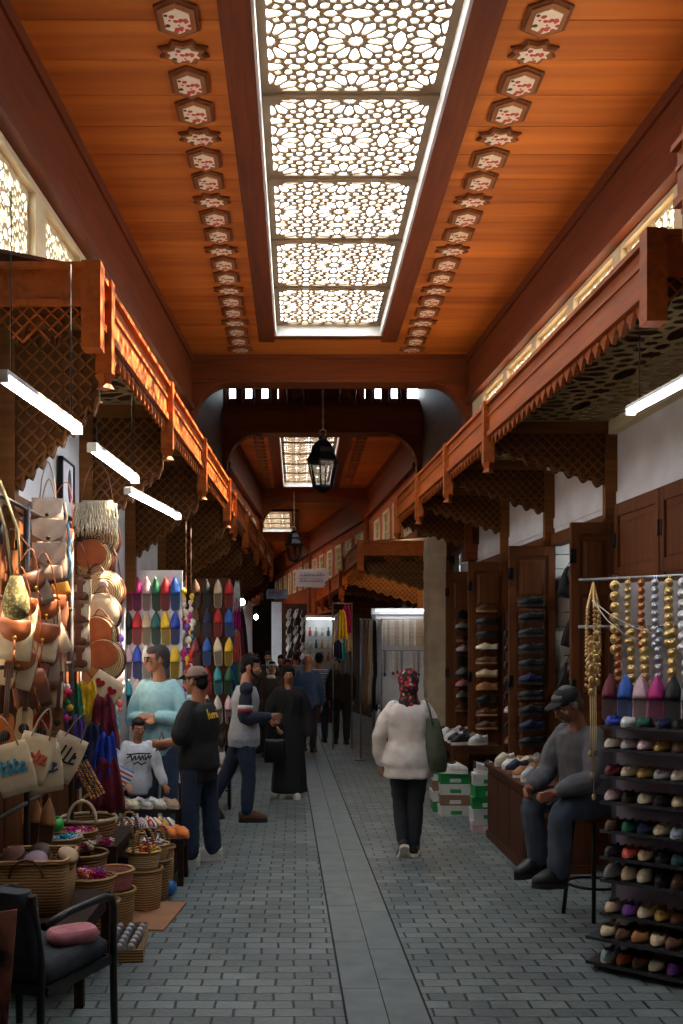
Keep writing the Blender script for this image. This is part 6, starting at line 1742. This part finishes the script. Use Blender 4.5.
def decal(par, target, polys, o, ux, uz, d, m, name='print', lift=.003):
    """flat shapes (polygons in metres) wrapped onto a garment: origin o, axes ux, uz, cast along d"""
    vs = [v.co.copy() for v in target.data.vertices]; bv = BVHTree.FromPolygons(vs, [tuple(p.vertices) for p in target.data.polygons])
    mb = MB(); d = Vector(d).normalized()
    for P in polys:
        pts = []
        for (x, z) in P:
            q = Vector(o) + Vector(ux) * x + Vector(uz) * z - d * .4
            hit = bv.ray_cast(q, d, 1.0)
            pts.append((hit[0] if hit[0] is not None else q + d * .4) - d * lift)
        n = len(pts); mb.add(pts + [p + d * .002 for p in pts], [tuple(range(n)), tuple(reversed(range(n, 2 * n)))] + [(i, (i + 1) % n, n + (i + 1) % n, n + i) for i in range(n)])
    return mb.build(name, m, par)
def strokes(lines, w):
    """broad pen strokes as small quads along polylines"""
    out = []
    for L in lines:
        for (x0, z0), (x1, z1) in zip(L, L[1:]):
            n = max(1, int(math.hypot(x1 - x0, z1 - z0) / (w * 1.2)))
            for k in range(n):
                a = (x0 + (x1 - x0) * k / n, z0 + (z1 - z0) * k / n); b = (x0 + (x1 - x0) * (k + 1) / n, z0 + (z1 - z0) * (k + 1) / n)
                dx, dz = b[0] - a[0], b[1] - a[1]; l = math.hypot(dx, dz) or 1; nx, nz = -dz / l * w / 2, dx / l * w / 2; ex, ez = dx / l * w * .25, dz / l * w * .25
                out.append([(a[0] + nx - ex, a[1] + nz - ez), (a[0] - nx - ex, a[1] - nz - ez), (b[0] - nx + ex, b[1] - nz + ez), (b[0] + nx + ex, b[1] + nz + ez)])
    return out
def person(label, loc, rz, group=None): return thing('person', label, 'person', loc, rz, group)
STAND = [((.02, 0, -1), (0, .02, -1)), ((-.02, 0, -1), (0, .02, -1))]
DOWN = [((.16, 0, -1), (.05, -.12, -1)), ((-.16, 0, -1), (-.05, -.12, -1))]

# 1 man in pale blue with folded arms
t = person('grey-haired man in a pale blue sweater, arms folded, looking left', (-1.27, 9.2, 0), -.38)
f = Fig(1.85, [((.3, -.1, -1), (-.9, -.62, .12)), ((-.3, -.1, -1), (.9, -.62, .02))], STAND, yaw=-.75, pitch=.06)
body(t, f, SKIN_D, curl=(.4, .4), palm=((0, .6, -.6), (0, .6, -.6))); hair(t, f, mat('cropped grey hair', (66, 62, 62), .8, (44, 41, 41), 60, spec=.2))
s_ = top(t, f, mat('pale blue knit', (146, 190, 200), .9, (122, 166, 178), 30, bump=.15), -.07, .29, .02, .93, seed=1, fold=.009)
mb = MB(); mb.tube([f.pel + f.spine * .288 * f.H + V(.058 * f.H * math.cos(a), .052 * f.H * math.sin(a), 0) for a in [2 * PI * k / 20 for k in range(21)]], .009, 6); mb.build('collar', MATS['pale blue knit'], t)
trousers(t, f, DENIM, seed=2); shoes(t, f, 'white')
mb = MB()
for q in (1, -1): mb.ell(f.hp(.02 * q, -.054, .003), [w_ * f.H for w_ in (.015, .005, .012)], 12, 8, f.HM); mb.tube([f.hp(.034 * q, -.05, .006), f.hp(.047 * q, -.0, .006)], .003, 5)
mb.tube([f.hp(-.01, -.058, .008), f.hp(.01, -.058, .008)], .003, 5); mb.build('sunglasses', BLACKM, t)

# 2 boy in a white printed sweatshirt
t = person('small boy in a white sweatshirt with dark script, reaching over the shoes', (-1.4, 8.72, 0), .3)
f = Fig(1.22, [((.25, -.3, -1), (.2, -.75, -.75)), ((-.25, -.2, -1), (.3, -.75, -.6))], STAND, lean=(0, -.06), yaw=.1, pitch=.22)
body(t, f, SKIN, .0065, (.5, .6), ((-.2, .2, -1), (.2, .2, -1))); hair(t, f, HAIRB)
s_ = top(t, f, mat('white jersey', (206, 210, 218), .9, (184, 188, 198), 30, bump=.1), -.08, .285, .018, .93, name='sweatshirt', seed=3)
decal(t, s_, strokes([[(-.1, .0), (-.07, .025), (-.06, -.02), (-.035, .02), (-.03, -.015)], [(-.02, -.01), (.0, .02), (.01, -.02), (.03, .02), (.04, -.015)], [(.05, .025), (.055, -.02), (.085, .02), (.09, -.01), (.11, .015)], [(-.05, -.055), (-.01, -.035), (.02, -.06), (.06, -.04)], [(-.1, .03), (.0, .04), (.1, .032)]], .011), f.pel + f.spine * .19 * f.H, V(1, 0, 0), V(0, 0, 1), (0, 1, 0), INK['black'])
trousers(t, f, DENIM_D, seed=4); shoes(t, f, 'grey')

# 3 person in a black T-shirt with a backward cap
t = person('person in black T-shirt and tan cap, facing away left, yellow script on back', (-.83, 8.4, 0), -2.05)
f = Fig(1.67, [((.2, -.15, -1), (-.25, -1, -.12)), ((-.2, -.1, -1), (.3, -1, -.1))], [((.06, -.03, -1), (.02, .03, -1)), ((-.12, .06, -1), (-.06, .06, -1))], yaw=.12, pitch=.12, wide=1.06)
body(t, f, SKIN_D, curl=(.9, .9), palm=((-1, 0, 0), (1, 0, 0))); hair(t, f, HAIRB)
TEE = mat('black jersey', (22, 22, 25), .9, (15, 15, 18), 20)
s_ = top(t, f, TEE, -.1, .288, .026, .4, name='tshirt', seed=5, fold=.009, cuff=.012)
decal(t, s_, strokes([[(-.085, .045), (-.078, -.035)], [(-.08, -.005), (-.06, .012), (-.052, -.03)], [(-.04, -.012), (-.016, -.006), (-.024, .012), (-.038, .002), (-.034, -.025), (-.014, -.026)], [(-.004, .012), (.002, -.026)], [(0, 0), (.014, .012), (.022, .006)], [(.05, .008), (.034, .01), (.03, -.02), (.046, -.024), (.052, .01), (.058, -.026)], [(.066, .03), (.07, .035)]], .012), f.pel + f.spine * .235 * f.H + V(-.02, 0, 0), V(-1, 0, 0), V(0, 0, 1), (0, -1, 0), mat('yellow print', (226, 176, 40), .6), lift=.004)
trousers(t, f, DENIM_D, wide=.012, seed=6); shoes(t, f, 'white', (.6, .4))
mb = MB(); S = lambda r: [q * f.H for q in r]
mb.ell(f.hp(0, .012, .032), S((.052, .06, .045)), 16, 12, f.HM); o_ = remesh(mb, 'cap', mat('tan cap', (138, 112, 100), .85, (112, 90, 82), 20), t, .01)
mb = MB(); mb.rings([[f.hp(math.sin(a) * .05 * (1 + q * .05), -.045 - q * .055 * math.cos(a), .034 - .012 * q) for a in [-1.2 + 2.4 * k / 10 for k in range(11)]] + [f.hp(math.sin(a) * .05 * (1 + q * .05), -.045 - q * .055 * math.cos(a), .029 - .012 * q) for a in [1.2 - 2.4 * k / 10 for k in range(11)]] for q in (0, .5, 1)], True, True); mb.build('cap_brim', mat('dark cap brim', (58, 48, 56), .85), t)
mb = MB(); mb.tube([f.hp(.053 * math.cos(a), .012 + .061 * math.sin(a), .022) for a in [2 * PI * k / 24 for k in range(25)]], .007, 6); mb.build('cap_band', MATS['dark cap brim'], t)
mb = MB(); mb.ell(f.hp(-.03, .052, -.002), S((.016, .013, .02)), 10, 8, f.HM); mb.build('hair_tie', mat('pink elastic', (206, 56, 110), .7), t)
mb = MB(); p_ = (f.wri[0] + f.wri[1]) * .5 + V(0, -.1, -.04); mb.ell(p_, (.055, .07, .045), 12, 8); mb.tube([p_ + V(-.05, 0, .02), p_ + V(0, 0, .12), p_ + V(.05, 0, .02)], .006, 6)
tag((lambda o: (setattr(o, 'location', t.location), setattr(o, 'rotation_euler', t.rotation_euler), o)[2])(mb.build('small_purse', BRNL)), 'small brown purse held by the person in the black T-shirt', 'purse')

# 4 striding man in a raglan shirt
t = person('dark-haired man in grey raglan shirt with navy sleeves, striding right', (-.56, 10.5, 0), 1.62)
f = Fig(1.76, [((.08, .1, -1), (.05, -.9, -.15)), ((-.1, .05, -1), (.12, -1, .05))], [((.03, .42, -1), (0, .55, -1)), ((-.03, -.12, -1), (0, .05, -1))], lean=(0, -.05), yaw=-.1, pitch=.18)
body(t, f, SKIN, curl=(.7, .7), palm=((-1, 0, .3), (1, 0, .3))); hair(t, f, HAIRB); beard(t, f, HAIRB)
RG = mat('heather grey jersey', (168, 172, 178), .9, (146, 150, 158), 40); NV = mat('navy jersey', (30, 36, 54), .9, (22, 27, 42), 20)
top(t, f, RG, -.07, .285, .024, .0, flare=.2, sleeves=False, name='raglan_shirt', seed=7, fold=.008)
for i in (0, 1):
    mb = MB(); sleeve_geo(mb, f, i, .95, .021); mb.ell(f.shj[i], .031 * f.H + .02, 12, 8); remesh(mb, 'sleeve', NV, t, .011, 2, .006, 8, seed=i)
    for k, (m, a, b) in enumerate(((mat('white stripe', (214, 214, 214), .9), .56, .7), (mat('red stripe', (150, 30, 44), .9), .7, .8))):
        mb = MB(); A, B = f.shj[i].lerp(f.elb[i], a), f.shj[i].lerp(f.elb[i], b); mb.tube([A, B], [.0285 * f.H + .029, .0275 * f.H + .029], 18); mb.build('sleeve_stripe', m, t)
trousers(t, f, DENIM_D, seed=8); shoes(t, f, 'brown', (0, 0), (.65, 0), 'dark')
mb = MB(); p_ = f.wri[1] + f.fd[1] * .1 + V(.03, 0, .03); mb.box(p_, (.075, .012, .15), Matrix.Rotation(.6, 3, 'X')); mb.box(p_ + V(0, -.007, 0), (.068, .002, .14), Matrix.Rotation(.6, 3, 'X'))
tag((lambda o: (setattr(o, 'location', t.location), setattr(o, 'rotation_euler', t.rotation_euler), o)[2])(mb.build('phone', BLACKM)), 'dark phone held by the striding man in the raglan shirt', 'phone')

# 5 woman in a long black robe
t = person('woman in a long black robe and white sneakers walking towards the camera', (-.1, 12.1, 0), .05)
f = Fig(1.62, [((.2, .0, -1), (.08, -.15, -1)), ((-.22, .02, -1), (.25, -.7, -.5))], [((.02, -.06, -1), (0, .02, -1)), ((-.02, .06, -1), (0, .08, -1))], yaw=-.08, pitch=.1)
body(t, f, SKIN, curl=(.5, .8), palm=((-1, 0, 0), (1, 0, 0))); hair(t, f, HAIRB, 'tied')
ROBE = mat('black robe cloth', (20, 20, 23), .85, (13, 13, 16), 12)
mb = MB(); torso_rings(mb, f, -.02, .285, .022)
rg = []
for k in range(13):
    z = .075 + (f.pel.z - .075 + .05) * k / 12; u = 1 - k / 12
    rg.append([V((.17 + .045 * u) * math.cos(a) * (1 + .06 * u * math.sin(a * 5 + 1)), (.135 + .07 * u) * math.sin(a) * (1 + .08 * u * math.sin(a * 6)), z) for a in [2 * PI * j / 36 for j in range(36)]])
mb.rings(rg, True, True)
for i in (0, 1): sleeve_geo(mb, f, i, .94, .032, .02)
limb(mb, [f.shj[0] * .75 + f.neck * .25, f.shj[1] * .75 + f.neck * .25], [.05, .05]); remesh(mb, 'robe', ROBE, t, .013, 3, .008, 7, (1.4, 1.4, .35), 9)
shoes(t, f, 'white')
mb = MB(); q_ = superq(.26, .1, .28, .1); q_.tform(Matrix.Translation(f.wri[1] + V(-.02, -.02, -.28))); mb = q_; mb.tube([f.wri[1] + V(-.1, -.06, -.14), f.wri[1] + V(-.02, -.05, .02), f.wri[1] + V(.06, -.06, -.14)], .008, 6)
tag((lambda o: (setattr(o, 'location', t.location), setattr(o, 'rotation_euler', t.rotation_euler), o)[2])(mb.build('handbag', BLACKM)), 'black handbag hanging from the arm of the woman in the black robe', 'bag')

# 6 woman walking away in a white tunic
t = person('woman walking away in white tunic, patterned red headscarf and dark trousers', (.98, 8.75, 0), PI - .05)
f = Fig(1.64, [((.34, .06, -1), (-.02, -.3, -1)), ((-.3, .0, -1), (.3, -.95, -.1))], [((-.03, -.1, -1), (-.06, .3, -1)), ((.04, .02, -1), (.06, .05, -1))], lean=(0, -.03), yaw=.05, wide=1.12, sh=.1)
body(t, f, SKIN, curl=(.9, .5), palm=((-1, 0, 0), (1, 0, 0)))
TUN = mat('white tunic cloth', (214, 206, 198), .9, (192, 184, 176), 14)
s_ = top(t, f, TUN, -.1, .285, .02, .95, name='tunic', flare=.26, seed=10, fold=.011, cuff=.012)
trousers(t, f, mat('dark trousers', (34, 40, 46), .85, (24, 29, 34), 10), wide=-.004, d=.01, seed=11)
shoes(t, f, 'black', (.1, -.1), (.9, 0))
SCF = spots('patterned headscarf', (28, 22, 24), [(176, 26, 44), (200, 40, 56), (30, 26, 30), (190, 160, 130), (40, 60, 56), (150, 20, 40)], 34, .8, .5)
mb = MB(); S = lambda r: [q * f.H for q in r]
mb.ell(f.hp(0, .012, .014), S((.056, .065, .064)), 16, 12, f.HM); mb.ell(f.hp(0, .03, -.028), S((.052, .05, .045)), 14, 10, f.HM); limb(mb, [f.hp(0, .02, -.04), f.neck + V(0, .015, .01), f.neck + V(0, .03, -.02)], [.075, .085, .085])
mb.ell(f.hp(0, .07, -.02), S((.026, .02, .03)), 12, 8, f.HM); mb.ell(f.neck + V(-.02, .06, -.02), (.085, .04, .06), 12, 8); remesh(mb, 'headscarf', SCF, t, .009, 2, .007, 16, seed=2)
# her olive shoulder bag (+X in her frame is her left, which the photo shows on the right... she faces away)
OL = mat('olive bag cloth', (66, 72, 52), .8, (48, 54, 38), 10, bump=.15)
bg_ = thing('shoulder_bag', 'large olive slouchy bag on the shoulder of the woman in white', 'bag', t.location, t.rotation_euler[2])
sd = -1
c_ = V(sd * .27, .07, f.pel.z + .1)
mb = MB(); rg = []
for k in range(11):
    u = k / 10; z = f.pel.z - .1 + .46 * u; w_ = .19 * math.sin(PI * (.1 + .85 * (1 - u))) ** .6 * (1 - .72 * u ** 1.3); d_ = .075 * (1 - .6 * u) * math.sin(PI * (.15 + .8 * (1 - u))) ** .5
    rg.append([V(sd * (.25 - .05 * u) + (d_ + .03) * math.cos(a), .17 - .05 * u + w_ * .6 * math.sin(a), z) for a in [2 * PI * j / 20 for j in range(20)]])
mb.rings(rg, True, True); remesh(mb, 'body', OL, bg_, .01, 2, .008, 10)
mb = MB(); mb.tube([V(sd * .2, .17, f.pel.z + .3), V(sd * .17, .12, f.shj[1].z + .01), V(sd * .15, .0, f.shj[1].z + .07), V(sd * .17, -.1, f.shj[1].z), V(sd * .21, .06, f.pel.z + .32)], .014, 8, flat=.5); mb.build('strap', OL, bg_)

# 7 seated shopkeeper
t = person('seated man in dark cap and grey jacket, hands together in his lap', (2.0, 6.75, 0), -1.08)
f = Fig(1.68, [((.16, -.35, -1), (-.35, -.9, -.35)), ((-.16, -.35, -1), (.35, -.9, -.35))], [((.12, -.95, -.12), (.02, -.12, -1)), ((-.12, -.95, -.06), (0, .1, -1))], lean=(0, -.26), pelvis=.8, yaw=-.1, pitch=.5)
body(t, f, SKIN_D, curl=(.8, .8), palm=((-1, 0, 0), (1, 0, 0))); hair(t, f, HAIRG)
top(t, f, mat('grey jacket cloth', (92, 92, 96), .9, (70, 70, 75), 14), -.03, .288, .03, .94, name='jacket', seed=12, fold=.01, belly=.03)
trousers(t, f, mat('grey blue jeans', (62, 74, 88), .85, (44, 54, 66), 10, bump=.15, bscale=120), seed=13, wide=.01)
shoes(t, f, 'black', (0, 0), (-.1, .1), 'dark')
mb = MB(); S = lambda r: [q * f.H for q in r]
mb.ell(f.hp(0, .008, .034), S((.052, .06, .04)), 16, 12, f.HM); mb.ell(f.hp(0, -.05, .03), S((.042, .05, .009)), 14, 8, f.HM); remesh(mb, 'cap', mat('black cap cloth', (26, 26, 30), .9, (18, 18, 22), 20), t, .009)
st = thing('bar_stool', 'tall dark stool under the seated man in the cap', 'stool', (2.02, 6.77, 0), -1.08)
mb = MB(); mb.lathe([(.17, .66), (.18, .68), (.17, .71), (.02, .715)], 18); mb.build('seat', W_DARK, st)
for k in range(4):
    a = PI / 4 + PI / 2 * k; mb = MB(); mb.tube([(.13 * math.cos(a), .13 * math.sin(a), .67), (.2 * math.cos(a), .2 * math.sin(a), 0)], .014, 8); mb.build('leg', BLACKM, st)
mb = MB(); mb.tube([(.178 * math.cos(a), .178 * math.sin(a), .22) for a in [2 * PI * k / 20 for k in range(21)]], .01, 6); mb.build('foot_ring', BLACKM, st)

# 8.. people farther down the street
def walker(label, px, pyf, H, rz, jacket, legs_m, hair_m=HAIRB, hat=None, d=.03, seed=0, long=False, skin=SKIN, h0=-.08, wide=1.0, bald=False, kind='short', stride=.1, group=None):
    Y = F * EYE / (pyf - VY)
    t = person(label, ((px - VX) / F * Y, Y, 0), rz, group)
    f = Fig(H, [((.17, .05, -1), (.02, -.3, -1)), ((-.17, -.05, -1), (-.02, -.25, -1))], [((.03, -stride, -1), (0, .03, -1)), ((-.03, stride, -1), (0, .12, -1))], wide=wide, yaw=.1 * math.sin(seed), pitch=.05)
    body(t, f, skin, .011, face=abs(rz) < 1.2)
    if not bald: hair(t, f, hair_m, kind, .011)
    top(t, f, jacket, h0, .288, d, .95, name='jacket', seed=seed, fold=.01, vox=.016)
    if long:
        mb = MB(); rg = []
        for k in range(9):
            z = .1 + (f.pel.z - .05) * k / 8; u = 1 - k / 8; rg.append([V((.17 + .06 * u) * math.cos(a), (.13 + .07 * u) * math.sin(a) * (1 + .06 * math.sin(5 * a)), z) for a in [2 * PI * j / 28 for j in range(28)]])
        mb.rings(rg, True, True); remesh(mb, 'skirt', legs_m, t, .018, 2, .01, 7, (1.4, 1.4, .35), seed)
    else: trousers(t, f, legs_m, seed=seed + 1, vox=.016)
    shoes(t, f, 'black', sole='dark')
    if hat:
        S = lambda r: [q * f.H for q in r]
        mb = MB(); mb.ell(f.hp(0, .012, .03), S((.053, .062, .045)), 14, 10, f.HM)
        if hat[1] == 'scarf': mb.ell(f.hp(0, .02, -.03), S((.053, .055, .05)), 14, 10, f.HM); mb.ell(f.neck, (.08, .08, .06), 12, 8)
        remesh(mb, 'headscarf' if hat[1] == 'scarf' else 'cap', hat[0], t, .012, 2)
    return t, f
BJ = mat('black jacket cloth', (24, 24, 27), .85, (16, 16, 19), 14); DT = mat('charcoal trousers', (34, 35, 40), .85, (24, 25, 29), 12); BLJ = mat('blue shirt cloth', (64, 92, 130), .85, (46, 70, 104), 12)
CHK = bands('checked shirt', [(120, 132, 150), (60, 70, 92), (176, 182, 192), (70, 82, 106)], 14, 'z', .85); BRJ = mat('brown jacket cloth', (64, 50, 42), .85, (46, 36, 30), 12); GRJ = mat('grey coat cloth', (78, 80, 86), .85, (58, 60, 66), 12); REDS = mat('red headscarf cloth', (156, 28, 36), .85, (120, 18, 28), 12)
WHS = mat('white headscarf cloth', (214, 210, 206), .85, (188, 184, 180), 12)
walker('man in a black jacket and dark cap walking away, right of the crowd', 341, 744, 1.74, PI, BJ, DT, hat=(BJ, 'cap'), seed=21, wide=1.08)
walker('man in a checked shirt walking away, left of the man in the black jacket', 319, 742, 1.74, PI + .1, CHK, DENIM_D, seed=22)
walker('balding man in a blue shirt walking away behind the woman in the robe', 308, 752, 1.72, PI - .2, BLJ, DT, seed=23, bald=True)
walker('woman in dark clothes with red headscarf in the crowd', 287, 748, 1.64, .2, BJ, BJ, hat=(REDS, 'scarf'), seed=24, long=True)
walker('woman in a dark coat and white headscarf in the crowd, left of the robed woman', 271, 757, 1.62, .3, BRJ, BJ, hat=(WHS, 'scarf'), seed=25, long=True)
walker('man in a dark brown jacket behind the striding man, facing the camera', 256, 752, 1.72, -.3, BRJ, DT, seed=26)
walker('bald man in a black jacket, farthest left of the crowd', 251, 742, 1.76, PI + .3, BJ, DT, seed=27, bald=True)
walker('man in a grey coat deep in the crowd, facing away', 296, 730, 1.76, PI, GRJ, DT, seed=28)
walker('man in a black jacket deep in the crowd, facing the camera', 268, 728, 1.75, 0, BJ, DT, seed=29)
walker('woman in brown with a dark headscarf, farthest in the crowd', 281, 722, 1.66, 0, BRJ, BRJ, hat=(BJ, 'scarf'), seed=30, long=True)
walker('man in a dark blue shirt at the very back of the street', 305, 716, 1.74, PI, mat('navy shirt cloth', (34, 40, 62), .85), DT, seed=31)
# ================================================================== lamps

def tube_px(a, b, z, label, z1):
    P = []
    for px, py in (a, b):
        Y = (z - EYE) * F / (VY - py); P.append(((px - VX) / F * Y, Y, z))
    tube_lamp(P[0], P[1], label, z1)
tube_px((2, 377), (77, 430), 2.92, 'white fluorescent tube hanging nearest on the left', 3.72)
tube_px((92, 448), (135, 480), 2.92, 'white fluorescent tube hanging second on the left', 3.72)
tube_px((128, 491), (178, 517), 2.92, 'white fluorescent tube hanging third on the left, above the slipper board', 3.72)
tube_lamp((1.86, 5.55, 3.14), (1.98, 4.4, 3.14), 'white fluorescent tube hanging on the right above the shoe rack', 3.72)
# ================================================================== camera, daylight
cam = bpy.data.cameras.new('camera'); co = bpy.data.objects.new('camera', cam); C.objects.link(co)
co.location = (0, 0, EYE); co.rotation_euler = (PI / 2, 0, 0)
cam.sensor_fit = 'VERTICAL'; cam.sensor_height = 36; cam.lens = F / 1024 * 36
cam.shift_x = (341.5 - VX) / 1024; cam.shift_y = (VY - 512) / 1024
cam.clip_end = 200
sc = bpy.context.scene; sc.camera = co
w = bpy.data.worlds.new('sky'); sc.world = w; w.use_nodes = True
bg = w.node_tree.nodes['Background']; bg.inputs['Color'].default_value = (.8, .92, 1, 1); bg.inputs['Strength'].default_value = 11.0
su = bpy.data.lights.new('sun', 'SUN'); so = bpy.data.objects.new('sun', su); C.objects.link(so)
su.energy = 60; su.angle = .012; su.color = (1, .82, .6)
so.rotation_euler = Vector((-.6, -.1, -1)).to_track_quat('-Z', 'Y').to_euler()
vs = sc.view_settings; vs.view_transform = 'Standard'; vs.look = 'None'; vs.gamma = 1; vs.exposure = .3; vs.use_curve_mapping = False
sc.cycles.use_denoising = True
sc.cycles.max_bounces = 8; sc.cycles.diffuse_bounces = 5; sc.cycles.glossy_bounces = 3; sc.cycles.transparent_max_bounces = 8
sc.cycles.sample_clamp_indirect = 6
